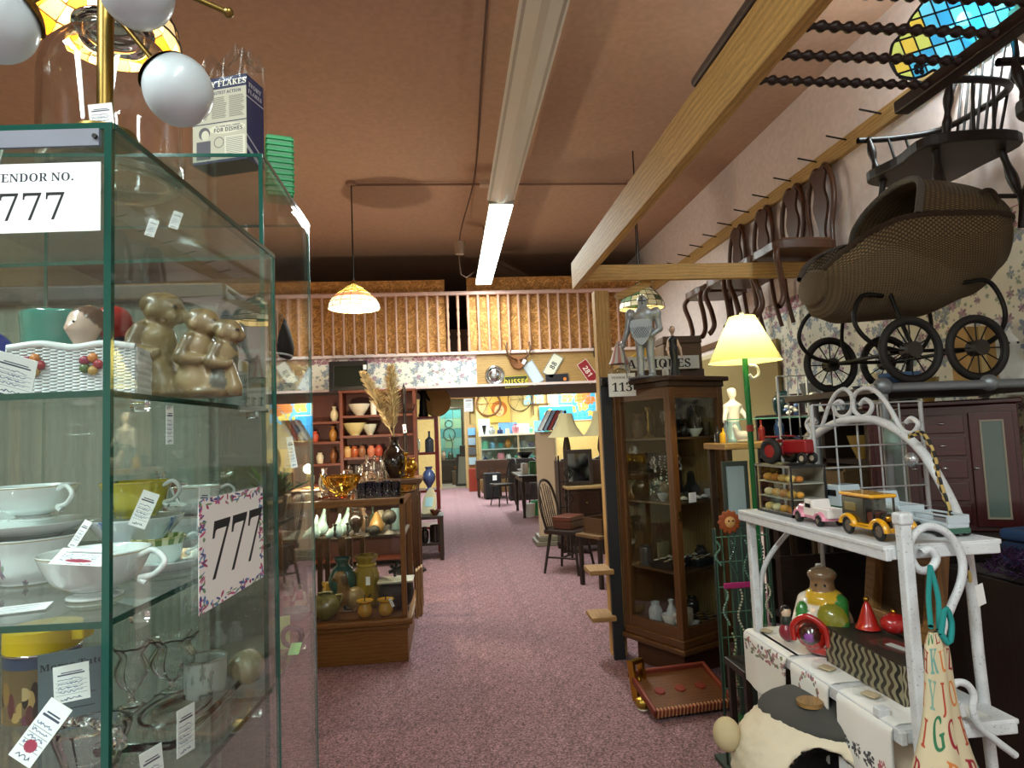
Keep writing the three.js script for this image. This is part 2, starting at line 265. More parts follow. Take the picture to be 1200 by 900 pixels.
// timber frame: post, long beam, cross beam
const pine = wood(0xd9ab63, .65);
{
  const t = thing('timber_frame', 'raw pine post with long beam and cross beam over the booth', 'timber frame', [0, 0, 0]);
  const p = pz(706, 400, 4.46);
  mesh('post', bx(.1, 2.47, .09, p.x, 0, -4.46, .004), pine, t);
  mesh('long_beam', bx(.045, .185, 5.3, .9, 2.47, -1.72, .004), pine, t);
  mesh('cross_beam', bx(RX - .89, .11, .045, (RX + .89) / 2, 2.53, -4.46 + .07, .004), pine, t);
  mesh('cross_beam', bx(RX - .92, .11, .045, (RX + .92) / 2, 2.53, -1.0, .004), pine, t);
  mesh('brace', beamBox([1.45, 2.53, -4.44], [1.2, 2.42, -4.44], .045, .05), pine, t);
}
{ // peg board on the wall with long nails
  const t = thing('hanging_rail', 'pine hanging rail with long nails along the pink wall', 'rail', [RX - .02, 3.36, 0]);
  mesh('board', bx(.04, .11, 8.4, 0, -.055, -4.1, .004), wood(0xdcb471, .6), t);
  for (let i = 0; i < 16; i++) mesh('nail', bar([0, .02, -2.6 - i * .36], [-.16, .05, -2.6 - i * .36], .006), iron, t);
}
// ---------- ceiling fixtures ----------
function stripLight(label, x, z0, z1, lit, power, y = 3.4) {
  const L = z0 - z1, t = thing('fluorescent_light', label, 'ceiling light', [x, y, (z0 + z1) / 2]);
  mesh('housing', extr([[-.1, .02], [.1, .02], [.06, .1], [-.06, .1]], L - .01), flat(0xb9b4a8, .5), t);
  if (lit) {
    const d = mesh('diffuser', bx(.19, .03, L - .03, 0, -.012, 0, .012), glow(0xeafff6, 5.5), t); d.castShadow = false;
    areaLight(.18, L - .1, power, [x, y - .03, (z0 + z1) / 2], [x, 0, (z0 + z1) / 2 - .0001]);
  } else {
    mesh('reflector', extr([[-.115, .03], [-.02, 0], [.02, 0], [.115, .03], [.11, .035], [-.11, .035]], L - .03), flat(0xd6d2c4, .4), t);
  }
  for (const s of [-1, 1]) { mesh('end_cap', bx(.2, .09, .015, 0, 0, s * (L / 2 - .0075)), flat(0xa8a296, .5), t); mesh('hanger', bar([0, .1, s * L * .35], [0, CEIL - y, s * L * .35], .004), iron, t); }
  return t;
}
stripLight('lit fluorescent strip hanging before the chipboard balcony', .505, -5.28, -8.13, true, SHOP_TUBE);
stripLight('unlit grey fluorescent strip joined to the lit one', .495, -2.2, -5.27, false);
stripLight('lit fluorescent strip above the shop entrance', .47, 3.2, .3, true, NEAR_TUBE);
stripLight('lit fluorescent strip over the entrance side aisle', -1.7, 1.85, -.75, true, SIDE_TUBE);
for (const [x, z] of [[-1.5, -13], [1.8, -13.2], [.2, -16.3], [3.2, -16.6]]) stripLight(`lit back room fluorescent strip ${x < 0 ? 'over the bookcase aisle' : x < 1 ? 'before the far doorway' : x < 2 ? 'over the dark dining tables' : 'over the wall maps'}`, x, z, z - 2, true, BACK_TUBE, 3.0);
stripLight('lit fluorescent strip in the room beyond the far doorway', 0.1, -20.6, -22.6, true, BACK_TUBE * .35, 2.95);
{ // conduit with drops and a cable
  const t = thing('ceiling_conduit', 'thin conduit under the ceiling between two junction boxes', 'conduit', [0, CEIL - .03, -6.3]);
  const a = pz(411, 207, 6.3), b = pz(740, 206, 6.3);
  mesh('pipe', bar([a.x, 0, 0], [b.x, 0, 0], .011), flat(0x7d5b48, .6), t);
  for (const x of [a.x, b.x]) mesh('junction_box', cy(.05, .05, .03, x, -.005, 0), flat(0x9a7763, .6), t);
  mesh('junction_box', bx(.09, .05, .09, pz(566, 178, 6.3).x, -.02, 0), flat(0xc0a58e, .6), t);
  mesh('cord', tube([[b.x, 0, 0], [b.x + .01, -.5, 0], [b.x, -.9, 0]], .006, 12, 6), iron, t);
}
{ const t = thing('ceiling_cable', 'brown cable sagging along the ceiling beside the strip light', 'cable', [0, 0, 0]);
  mesh('cable', tube([[.3, CEIL - .01, -2.6], [.31, CEIL - .03, -4.2], [.33, CEIL - .03, -6.2], [.2, CEIL - .3, -7.4], [.24, CEIL - .6, -7.8], [.38, 3.5, -7.9]], .008, 40, 6), flat(0x5c4133, .7), t);
  mesh('spotlight_head', [cy(.05, .07, .14, .2, CEIL - .42, -7.4)], flat(0x8c7460, .5), t);
}
// leaded glass pendant shades
const leadCols = [0xf2b63a, 0xffd35c, 0xf7e9a0, 0xe8912b, 0xfff0b8];
function tiffany(name, label, pos, R, H, cordTop, palette, power, lampMat, strength) {
  const t = thing(name, label, 'pendant lamp', pos), segs = 16, rows = 5, prof = [];
  for (let i = 0; i <= rows; i++) { const a = (i / rows) * 1.45 + .12; prof.push([Math.max(R * .12, R * Math.sin(Math.min(a, 1.57))), H * (1 - i / rows) + (i === rows ? -.0 : 0)]); }
  const mats = palette.map((c) => memo(`tif${c}${strength}`, () => new THREE.MeshPhysicalMaterial({ color: c, emissive: c, emissiveIntensity: strength, roughness: .35, clearcoat: .5, side: THREE.DoubleSide })));
  for (let j = 0; j < rows; j++) for (let i = 0; i < segs; i++) {
    const [r0, y0] = prof[j], [r1, y1] = prof[j + 1], a0 = (i + .04) / segs * 6.283, a1 = (i + .96) / segs * 6.283, g = new THREE.BufferGeometry(), P = [];
    const q = (r, y, a) => [r * Math.cos(a), y, r * Math.sin(a)]; const A = q(r0, y0 - .004, a0), B = q(r0, y0 - .004, a1), C = q(r1, y1 + .004, a1), D = q(r1, y1 + .004, a0);
    const k = .97, I = (p) => [p[0] * k, p[1] - .002, p[2] * k];
    for (const tri of [[A, B, C], [A, C, D], [I(A), I(C), I(B)], [I(A), I(D), I(C)], [D, C, I(C)], [D, I(C), I(D)]]) for (const p of tri) P.push(...p);
    g.setAttribute('position', new THREE.Float32BufferAttribute(P, 3)); g.computeVertexNormals(); g.setAttribute('uv', new THREE.Float32BufferAttribute(new Float32Array(P.length / 3 * 2), 2));
    mesh('glass_pane', g, mats[j === rows - 1 ? (i % 2 ? 2 : 4) % mats.length : (i * 7 + j * 3) % mats.length], t);
  }
  const came = [];
  for (let i = 0; i < segs; i++) came.push(tube(prof.map(([r, y]) => [r * Math.cos(i / segs * 6.283), y, r * Math.sin(i / segs * 6.283)]), .003, 10, 5));
  for (const [r, y] of prof) came.push(to(r, .003, 32).rotateX(Math.PI / 2).translate(0, y, 0));
  mesh('leading', came, flat(0x3a2c18, .5, .5), t);
  mesh('cap', cy(R * .14, R * .05, .04, 0, H, 0), brass, t);
  if (cordTop) mesh('cord', bar([0, H, 0], [0, cordTop - pos.y, 0], .006), iron, t);
  const b = mesh('bulb', sp(R * .16, 0, H * .45, 0, 1, 1.25, 1), glow(0xfff0c8, 4), t); b.castShadow = false;
  pointLight([pos.x, pos.y + H * .45, pos.z], power, WARM, 2);
  return t;
}
{ const p = pz(415, 362, 6.3); tiffany('stained_glass_pendant', 'lit amber stained glass dome pendant before the balcony', p, .245, .24, CEIL, [0xf8d568, 0xffe9a0, 0xfaf3cf, 0xf0c860, 0xfff8dc, 0xb9c06a, 0xe09060], 2.6, null, .5); }
{ const p = pz(118, 44, 2.15); tiffany('stained_glass_pendant', 'lit orange stained glass pendant above the big glass jar', p, .235, .25, CEIL, [0xe88f1c, 0xf4ab32, 0xfbd67a, 0xd97a14, 0xf6e2a4], .35, null, .3); }
{ const p = pz(752, 362, 5.6); tiffany('stained_glass_pendant', 'dim green and cream leaded shade behind the armoured statue', p, .2, .24, CEIL, [0xd9cfa8, 0x4d6b43, 0xe6dcb4, 0x2f4a35, 0xcabf92], .1, null, .04); }
// ---------- tall glass display cases ----------
function glassCase(label, pos, turn, w, d, h, shelves, rail) {
  const t = thing('glass_display_case', label, 'display case', pos, turn), T = .006;
  mesh('front_pane', bx(w - .002, h - .1, T, -w / 2, .1, -T / 2), pane, t);
  mesh('side_pane', bx(T, h - .1, d - 2 * T - .002, -T / 2, .1, -d / 2), pane, t);
  mesh('side_pane', bx(T, h - .1, d - 2 * T - .002, -w + T / 2, .1, -d / 2), pane, t);
  mesh('back_pane', bx(w - .002, h - .1, T, -w / 2, .1, -d + T / 2), pane, t);
  mesh('top_pane', bx(w, T, d, -w / 2, h, -d / 2), pane, t);
  mesh('base', bx(w, .1, d, -w / 2, 0, -d / 2, .004), flat(0x2a2623, .5), t);
  for (const [x, z] of [[.0005, .0005], [.0005, -d - .0005], [-w, .0005], [-w, -d]]) mesh('glass_edge', bx(T * 1.1, h - .1, T * (z > 0 ? .9 : .5), x - T * .55, .1, z), glassEdge, t);
  mesh('glass_edge', [bx(w, T, .0015, -w / 2, h, .001), bx(.0015, T, d, .001, h, -d / 2), bx(w, T, .0015, -w / 2, h, -d - .001)], glassEdge, t);
  if (rail) { mesh('top_rail', bx(w - .01, .016, .004, -w / 2 - .005, h - .017, .003), flat(0x6d7180, .45), t); mesh('screw', new THREE.CylinderGeometry(.0022, .0022, .003, 10).rotateX(Math.PI / 2).translate(-.013, h - .009, .006), iron, t); }
  for (const y of shelves) {
    const s = mesh('shelf', bx(w - .02, T, d - .02, -w / 2, y - T, -d / 2), pane, t);
    mesh('shelf_edge', [bx(w - .02, T, .0015, -w / 2, y - T, -.0095), bx(.0015, T, d - .02, -.0095, y - T, -d / 2)], glassEdge, s);
    for (const [px, q] of [[-.012, -.07], [-.012, -d + .07], [-w + .012, -.07], [-w + .012, -d + .07]]) mesh('shelf_clip', new THREE.CylinderGeometry(.006, .006, .014, 12).rotateZ(Math.PI / 2).translate(px, y - T - .006, q), crystal(0xe8fff8, .2), s);
  }
  return t;
}
const C1 = pz(131, 460, .62), C2 = V(-.296, 0, -1.1), SA = 1.556, SB = 1.35, SC = 1.135, TOP1 = 1.803, TOP2 = 1.99;
glassCase('clear glass case of teacups with the vendor cards 777', [C1.x, 0, C1.z], -4 * DEG, .52, .445, TOP1 - .006, [SA, SB, SC, .86], true);
glassCase('taller clear glass case standing behind the teacup case', [C2.x, 0, C2.z - .01], 0, .55, .37, TOP2 - .006, [1.66, 1.36, 1.1], false);
const cornerS = (s, y, off = 0) => { const a = 4 * DEG; return V(C1.x + Math.sin(a) * s + Math.cos(a) * off, y, C1.z - Math.cos(a) * s + Math.sin(a) * off); }; // along the side pane
{ // dark wardrobe standing behind the cases
  const t = thing('wardrobe', 'tall grey green wardrobe standing behind the glass cases', 'wardrobe', [-1.5, 0, -1.95]);
  const m = new THREE.MeshStandardMaterial({ map: woodTex, color: 0x7d8576, roughness: .6 });
  mesh('body', bx(1.7, 1.86, .5, 0, .06, -.25, .006), m, t); mesh('plinth', bx(1.66, .06, .46, 0, 0, -.25), m, t);
  mesh('cornice', bx(1.76, .05, .56, 0, 1.92, -.25, .01), flat(0x2d2a26, .5), t);
  for (const s of [-1, 1]) { const d = mesh('door', bx(.82, 1.74, .02, s * .42, .1, .011, .004), m, t); mesh('knob', sp(.014, s * .05, .95, .035), brass, d); }
}
{ // vendor card on the front pane
  const tx = canvasTex(512, 270, (c, w, h) => { c.fillStyle = '#eef3f4'; c.fillRect(0, 0, w, h); serif(c, 'VENDOR NO.', w / 2 + 10, 55, 46, '#1b2230'); serif(c, '777', w / 2 + 6, 170, 150, '#0c0d12', 'serif', 'normal'); c.save(); c.globalAlpha = 1; c.restore(); });
  const m = mesh('vendor_card', sheet(.125, .064), print(tx)); const p = pz(30, 229, C1.z * -1 - .008);
  m.position.copy(p); m.rotation.y = -4 * DEG; m.position.z = C1.z + (C1.x - p.x) * -Math.sin(4 * DEG) + .006; tag(m, 'white vendor card 777 taped on the teacup case front', 'card');
}
{ // flowered 777 card on the side pane
  const tx = canvasTex(320, 400, (c, w, h) => { c.fillStyle = '#ece8e6'; c.fillRect(0, 0, w, h); const P = ['#a33a66', '#c05a86', '#5b7fb0', '#6a8f6a', '#4b4f86']; for (let i = 0; i < 240; i++) { const e = i % 4, t = rnd(), q = rnd() * 34; const [x, y] = e === 0 ? [t * w, q] : e === 1 ? [t * w, h - q] : e === 2 ? [q * .7, t * h] : [w - q * .7, t * h]; c.save(); c.translate(x, y); c.rotate(rnd() * 6); c.fillStyle = P[i % 5]; c.beginPath(); c.ellipse(0, 0, 4 + rnd() * 12, 2 + rnd() * 3, 0, 0, 7); c.fill(); c.restore(); } c.save(); c.scale(.72, 1.35); serif(c, '777', w / 2 / .72, h / 2 / 1.35, 218, '#101014', 'serif', 'italic bold'); c.restore(); });
  const m = mesh('vendor_card', sheet(.205, .128), print(tx)); m.position.copy(cornerS(.265, 1.377, .004)); m.rotation.set(0, Math.PI / 2 - 4 * DEG, 0); tag(m, 'flower bordered card 777 on the side of the teacup case', 'card');
}
function priceTag(label, pos, w = .02, h = .048, rot = [0, 0, 0], k = 0, name = 'price_tag') { const m = mesh(name, sheet(w, h, .0008), tagMat[k]); m.position.copy(pos); m.rotation.set(...rot); return tag(m, label, 'price tag'); }
// --- on top of the cases ---
{ // globe lamp
  const b = pz(123, 150, .66), t = thing('globe_lamp', 'brass globe lamp with frosted white bulbs on the teacup case', 'lamp', [b.x, TOP1 + .0005, b.z]);
  mesh('base', cy(.03, .028, .008), brass, t);
  const top = .2; mesh('stem', cy(.0075, .0075, top, 0, .008, 0, 16), brass, t);
  const opal = memo('opal', () => new THREE.MeshPhysicalMaterial({ color: 0xc9d5dc, roughness: .35, clearcoat: .4 }));
  const arm = (u, v, d, r) => { const p = pz(u, v, d).sub(t.position), from = V(0, Math.max(.04, p.y + .09), 0), dir = p.clone().sub(from).normalize(); const A = mesh('arm', bar(from, p.clone().addScaledVector(dir, -r * .8), .0028), brass, t); mesh('globe', sp(r, p.x, p.y, p.z, 1, 1.08, 1, 32), opal, A); const c = new THREE.SphereGeometry(r * 1.1, 28, 8, 0, 6.3, 0, .85).applyQuaternion(new THREE.Quaternion().setFromUnitVectors(V(0, 1, 0), dir.clone().negate())).translate(p.x, p.y, p.z); mesh('socket_cap', c, brass, A); };
  arm(209, 106, .66, .0325); arm(160, -12, .62, .033); arm(-6, 24, .62, .035);
  mesh('arm', [bar(V(0, .19, 0), pz(268, 15, .66).sub(t.position), .0028), sp(.005, ...pz(268, 15, .66).sub(t.position).toArray())], brass, t);
  priceTag('handwritten tag tied to the globe lamp stem', pz(119, 138, .645), .022, .028, [0, 0, .12], 0);
}
{ // big glass jar
  const p = pz(133, 120, 1.27), t = thing('glass_jar', 'huge clear glass storage jar on the taller case', 'jar', [p.x, TOP2 + .0005, p.z]);
  const o = [[.09, 0], [.118, .012], [.122, .05], [.122, .2], [.118, .24], [.09, .275], [.06, .288], [.058, .3], [.064, .31]];
  mesh('body', potHard(o, .011, { seg: 48 }), crystal(0xdfeaf0, .5), t);
  mesh('lid', lathe([[0, .34], [.03, .337], [.05, .325], [.07, .318], [.07, .311], [0, .311]], { smooth: false }), crystal(0xcfe0ea, .1), t);
}
{ // soap flakes box in clear bag
  const tx = canvasTex(420, 600, (c, w, h) => {
    c.fillStyle = '#b9b4a4'; c.fillRect(0, 0, w, h); c.fillStyle = '#23294f'; c.fillRect(0, 0, w, 82); serif(c, 'IVORY FLAKES', w / 2, 44, 56, '#e9e4d2'); serif(c, 'A NEW FASTEST ACTION', w / 2, 108, 30, '#23294f', 'sans-serif');
    for (let b = 0; b < 3; b++) for (let i = 0; i < 14; i++) { c.fillStyle = '#6d6a66'; c.fillRect(14 + b * 136, 140 + i * 11, 118 * (.75 + rnd() * .25), 5); }
    c.fillStyle = '#23294f'; c.fillRect(0, 316, w, 7); c.fillStyle = '#d2cdbb'; c.beginPath(); c.ellipse(270, 366, 140, 36, 0, 0, 7); c.fill(); serif(c, 'FOR DISHES', 276, 374, 40, '#2c2e44', 'sans-serif'); serif(c, 'TO TURN DULL HANDS', 276, 348, 18, '#2c2e44', 'sans-serif');
    c.fillStyle = '#5c5a60'; c.beginPath(); c.arc(92, 386, 44, 0, 7); c.fill(); c.fillStyle = '#cdc7b6'; c.beginPath(); c.ellipse(98, 400, 30, 36, 0, 0, 7); c.fill(); c.fillStyle = '#55535c'; c.fillRect(30, 440, 110, 130); c.strokeStyle = '#55535c'; c.lineWidth = 5; c.beginPath(); c.arc(205, 460, 36, 0, 7); c.stroke();
    c.fillStyle = '#d6d2c2'; c.fillRect(250, 424, 156, 140); for (let i = 0; i < 12; i++) { c.fillStyle = '#77746e'; c.fillRect(260, 434 + i * 10, 130, 4); } c.fillStyle = '#23294f'; c.fillRect(0, h - 18, w, 18);
  });
  const tx2 = canvasTex(200, 600, (c, w, h) => { c.fillStyle = '#2a3163'; c.fillRect(0, 0, w, h); c.fillStyle = '#c9cbd6'; c.fillRect(0, 150, w, 8); c.save(); c.translate(0, 420); c.rotate(.5); c.fillRect(-40, 0, 320, 12); c.fillRect(-40, 60, 320, 30); c.restore(); serif(c, 'IVORY', w / 2, 60, 44, '#dfe0e6'); serif(c, 'FLAKES', w / 2, 110, 40, '#dfe0e6'); });
  const p = pz(268, 150, 1.17), t = thing('soap_flakes_box', 'vintage blue and grey soap flakes box on the taller case', 'box', [p.x, TOP2 + .0005, p.z], -.3);
  const w = .105, h = .152, d = .052, plain = flat(0x2a3163, .7), B = new THREE.BoxGeometry(w, h, d).translate(0, h / 2, 0);
  const m = new THREE.Mesh(B, [print(tx2), print(tx2), plain, flat(0x5a564c, .8), print(tx), print(tx)]); m.name = 'carton'; m.castShadow = m.receiveShadow = true; t.add(m);
  const film = memo('film', () => new THREE.MeshPhysicalMaterial({ color: 0xf4f4f2, transmission: 1, thickness: 0, roughness: .12, ior: 1.16, side: THREE.DoubleSide }));
  const bag = new THREE.BoxGeometry(w + .008, h + .03, d + .008, 14, 16, 8).translate(0, (h + .03) / 2 + .0006, 0), P = bag.attributes.position;
  for (let i = 0; i < P.count; i++) { const y = P.getY(i); if (y > h * .98) { const k = .012 * Math.sin(P.getX(i) * 130 + y * 300) + .009 * Math.sin(P.getX(i) * 61 + P.getZ(i) * 200); P.setY(i, y + k + (P.getX(i) > .02 ? .012 : 0)); P.setZ(i, P.getZ(i) * .8 + .006 * Math.sin(P.getX(i) * 170)); } } bag.computeVertexNormals();
  mesh('plastic_bag', bag, film, t);
}
{ const p = pz(327, 160, 1.33), t = thing('ribbed_box', 'green ribbed plastic box behind the soap flakes box', 'box', [p.x, TOP2 + .0005, p.z], .3);
  mesh('body', bx(.05, .125, .05, 0, 0, 0, .003), flat(0x0f8a4c, .4), t); for (let i = 0; i < 10; i++) mesh('rib', bx(.054, .005, .054, 0, .008 + i * .0118, 0, .002), flat(0x17a05a, .4), t); }
{ const p = pz(2, 120, .9), t = thing('white_vase', 'white waisted ceramic vase beside the huge glass jar', 'vase', [p.x - .03, TOP1 + .0005, p.z]);
  mesh('body', pot([[.03, 0], [.035, .01], [.02, .05], [.026, .09], [.03, .12], [.018, .15], [.022, .16]], .003), glaze(0xe8ecec), t); }
// --- china ---
const chinaTex = (bg, cols, n, r, band) => canvasTex(512, 128, (c, w, h) => { c.fillStyle = bg; c.fillRect(0, 0, w, h); if (n) blooms(c, w, h, n, r, cols); if (band) { c.fillStyle = band; c.fillRect(0, 92, w, 3); } }, {});
const china = (bg, cols, n, r, band) => { const m = new THREE.MeshPhysicalMaterial({ map: chinaTex(bg, cols, n, r, band), roughness: .2, clearcoat: .9, clearcoatRoughness: .05 }); m.userData.own = true; return m; };
const CH = {
  white: china('#e4ecec', ['#8fa3b8', '#b8c4cf'], 0, 6, '#9fb0b0'), sprig: china('#dfe9ea', ['#7c7f96', '#a67f92', '#8aa090'], 10, 9), yellow: china('#c9bd3c', ['#8a6a3a', '#6f8a3f', '#a98a9a', '#c8c890'], 22, 12),
  rose: china('#e6ecea', ['#a83a5c', '#5f7f4a', '#c46a84', '#3f5f3a'], 30, 11), stripe: memo('st', () => { const m = new THREE.MeshPhysicalMaterial({ map: canvasTex(512, 128, (c, w, h) => { c.fillStyle = '#dfe8e4'; c.fillRect(0, 0, w, h); for (let i = 0; i < 26; i++) { c.fillStyle = i % 2 ? '#5f7a2a' : '#d8d3a8'; c.fillRect(i * w / 26, 40, w / 26, 34); } }), roughness: .2, clearcoat: .9 }); m.userData.own = true; return m; }),
  black: china('#dbe5e4', ['#3a2a30', '#54303c'], 3, 20), blue: china('#dfe9ee', ['#5f84c0', '#88a6d6', '#b7c7e0'], 14, 9)
};
function cup(label, pos, R, H, mat, turn, { foot = true, flare = .5, scallop = 0 } = {}) {
  const t = thing('teacup', label, 'teacup', pos, turn);
  const pr = foot ? [[R * .45, 0], [R * .5, .003], [R * .36, H * .12], [R * .42, H * .2], [R * .72, H * .38], [R * .9, H * .7], [R, H]] : [[R * .5, 0], [R * .6, .004], [R * .8, H * .3], [R * .88, H * .7], [R, H]];
  mesh('bowl', pot(pr, .0025, { seg: 40, n: 80, flute: scallop, waves: 10 }), mat, t);
  mesh('rim', to(R - .001, .0011, 40).rotateX(Math.PI / 2).translate(0, H, 0), flat(0xb9a46a, .3, .6), t);
  mesh('handle', tube([[R * .95, H * .9, 0], [R * 1.28, H * 1.02, 0], [R * 1.52, H * .78, 0], [R * 1.3, H * .5, 0], [R * .95, H * .4, 0], [R * 1.12, H * .3, 0]], R * .06, 28, 8), CH.white, t); return t;
}
function saucer(label, pos, R, mat, name = 'saucer') { const t = thing(name, label, 'saucer', pos); mesh('dish', lathe([[0, 0], [R * .5, 0], [R * .55, .003], [R * .8, .008], [R, .016], [R * 1.0, .018], [R * .78, .011], [R * .5, .005], [0, .004]], { seg: 40, smooth: false }), mat, t); return t; }
const sB = (u, v) => py(u, v, SB).setY(SB + .0006), sC = (u, v) => py(u, v, SC).setY(SC + .0006);
cup('wide white footed teacup holding a red stamped tag', sB(112, 700), .052, .046, CH.white, -.25);
priceTag('red stamped price tag lying in the wide white teacup', pz(96, 653, .665), .05, .022, [-1.0, 0, -.15], 1);
cup('large sprigged cup carrying a stacked saucer', sB(36, 682), .054, .052, CH.sprig, 2.6, { foot: false });
{ const p = sB(36, 682); p.y += .0528; saucer('green tinted saucer stacked between two white cups', p.clone(), .062, CH.white); const q = p.clone(); q.y += .0186; q.z -= .002; cup('white gilt banded cup stacked on the green tinted saucer', q, .047, .04, CH.white, -.5); }
cup('pale flowered cup behind the stacked white cups', V(...pz(22, 590, .92).setY(SB + .0006).toArray()), .045, .105, CH.sprig, 2.2, { foot: false });
{ const p = sB(146, 672); p.z -= .03; saucer('deep lilac bowl under the yellow cup', p.clone(), .05, CH.blue, 'bowl'); const b = thing('china_bowl', 'lilac china bowl lifting up the yellow cup', 'bowl', p.clone().setY(p.y + .019)); mesh('body', pot([[.022, 0], [.03, .01], [.05, .035], [.056, .045]], .003, { seg: 36 }), CH.blue, b); const q = p.clone(); q.y += .0405 + .019; q.y -= .0; cup('yellow floral cup on the lilac bowl', q.setY(p.y + .0645), .042, .044, CH.yellow, -.3, { foot: false }); }
{ const p = sB(222, 668); p.x -= .028; saucer('wide white saucer under the green striped cup', p.clone(), .06, CH.white); const q = p.clone(); q.y += .0058; q.x -= .008; cup('cup with green and gold stripes on wide saucer', q, .031, .036, CH.stripe, .5, { foot: false }); }
{ const p = sB(240, 640); p.x -= .012; saucer('white saucer under the dark rose cup', p.clone(), .062, CH.white); const q = p.clone(); q.y += .0058; cup('white cup with one dark rose on saucer', q, .045, .042, CH.black, .15, { foot: true }); const r = q.clone(); r.y += .0425; saucer('rose rimmed saucer stacked on the dark rose cup', r.clone(), .055, CH.rose); r.y += .0056; cup('small cup with rose garland rim stacked highest', r, .036, .036, CH.rose, .1); }
priceTag('long tag hanging off the rose garland cup', cornerS(.235, 1.425, -.022), .018, .052, [0, 1.2, -.1]);
priceTag('tilted tag leaning on the yellow floral cup', pz(169, 597, .77), .018, .04, [0, .1, -.4]);
priceTag('tag on the sprigged cup beside its saucer', pz(94, 626, .69), .008, .028, [-.3, 0, -.45]);
priceTag('blank looking tag lying on the teacup shelf', py(22, 716, SB).setY(SB + .002), .05, .03, [-1.55, 0, .3]);
// --- upper shelf ---
{ const p = pz(97, 430, .74), t = thing('woven_basket', 'white woven china basket with small roses', 'basket', [p.x, SA + .0006, p.z], .12);
  const W = .118, H = .052, D = .05; mesh('body', [bx(W, H, .004, 0, 0, D / 2), bx(W, H, .004, 0, 0, -D / 2), bx(.004, H, D, -W / 2, 0, 0), bx(.004, H, D, W / 2, 0, 0), bx(W, .004, D)], memo('bsk', () => new THREE.MeshPhysicalMaterial({ color: 0xeef3f5, roughness: .4, bumpMap: weaveTex, bumpScale: .004, clearcoat: .4 })), t);
  mesh('rim', [tube([[-W / 2, H, D / 2], [-W / 4, H + .004, D / 2], [0, H, D / 2], [W / 4, H + .004, D / 2], [W / 2, H, D / 2]], .004), tube([[-W / 2, H, -D / 2], [0, H + .003, -D / 2], [W / 2, H, -D / 2]], .004)], glaze(0xe8eef0), t);
  for (const x of [-.035, .018]) { for (let i = 0; i < 5; i++) mesh('rose', sp(.005, x + .007 * Math.cos(i * 1.26), .034 + .007 * Math.sin(i * 1.26), D / 2 + .004, 1, 1, .7, 10), flat([0x9c2f3a, 0xc4783a, 0x8d3048, 0x4f6a3a, 0xb08a4a][i], .4), t); }
}
{ const p = pz(112, 405, .85), t = thing('green_vase', 'translucent green glass vase standing upside down behind basket', 'vase', [p.x - .055, SA + .0006, p.z - .03]); mesh('body', pot([[.066, 0], [.062, .03], [.05, .055], [.044, .085], [.046, .116]], .004), new THREE.MeshPhysicalMaterial({ color: 0x4d9a8c, roughness: .15, transmission: .35, thickness: .01, clearcoat: 1 }), t); }
{ const p = pz(104, 420, .79), t = thing('girl_figurine', 'porcelain bust of a brown haired girl behind basket', 'figurine', [p.x, SA + .0006, p.z + .01], -.5); t.scale.setScalar(1.28);
  mesh('body', blob([{ c: [0, .02, 0], r: [.024, .024, .016], col: 0xe9e6e0 }, [0, .035, 0, 0, .052, 0, .008, .007, 0xe2c3b2], { c: [0, .066, .001], r: [.0125, .0155, .0135], col: 0xe8cdbd }, { c: [0, .074, -.004], r: [.0145, .0125, .0135], col: 0x6a5142 }, { c: [0, .064, .0135], r: [.003, .003, .003], col: 0xe2bfae }, [-.018, .036, 0, -.026, .012, .01, .008, .006, 0xe6cfc2], [.018, .036, 0, .026, .012, .01, .008, .006, 0xe6cfc2]], .0025, .006), tinted(.25, .7), t);
  for (const s of [-1, 1]) mesh('eye', sp(.0016, s * .005, .069, .0128, 1, .8, .6, 8), flat(0x30302e, .3), t); mesh('mouth', sp(.0022, 0, .0595, .0125, 1.3, .5, .5, 8), flat(0xa8504c, .4), t); }
{ const p = pz(122, 410, .84), t = thing('parrot_figurine', 'red and navy parrot figurine behind the porcelain girl', 'figurine', [p.x + .012, SA + .0006, p.z - .01], .3); t.scale.setScalar(1.3);
  mesh('body', blob([{ c: [0, .035, 0], r: [.018, .036, .017], col: 0x1d2742 }, { c: [-.004, .078, .004], r: [.017, .016, .016], col: 0xb02a28 }, [-.018, .078, .006, -.026, .068, .008, .006, .003, 0x1a1412], { c: [.016, .03, .002], r: [.007, .032, .012], col: 0x8e2325 }, { c: [0, .006, 0], r: [.016, .008, .016], col: 0x3a2a20 }], .0028, .006), tinted(.35, .5), t); mesh('eye', sp(.0022, -.014, .082, .016, 1, 1, .6, 8), paper, t); }
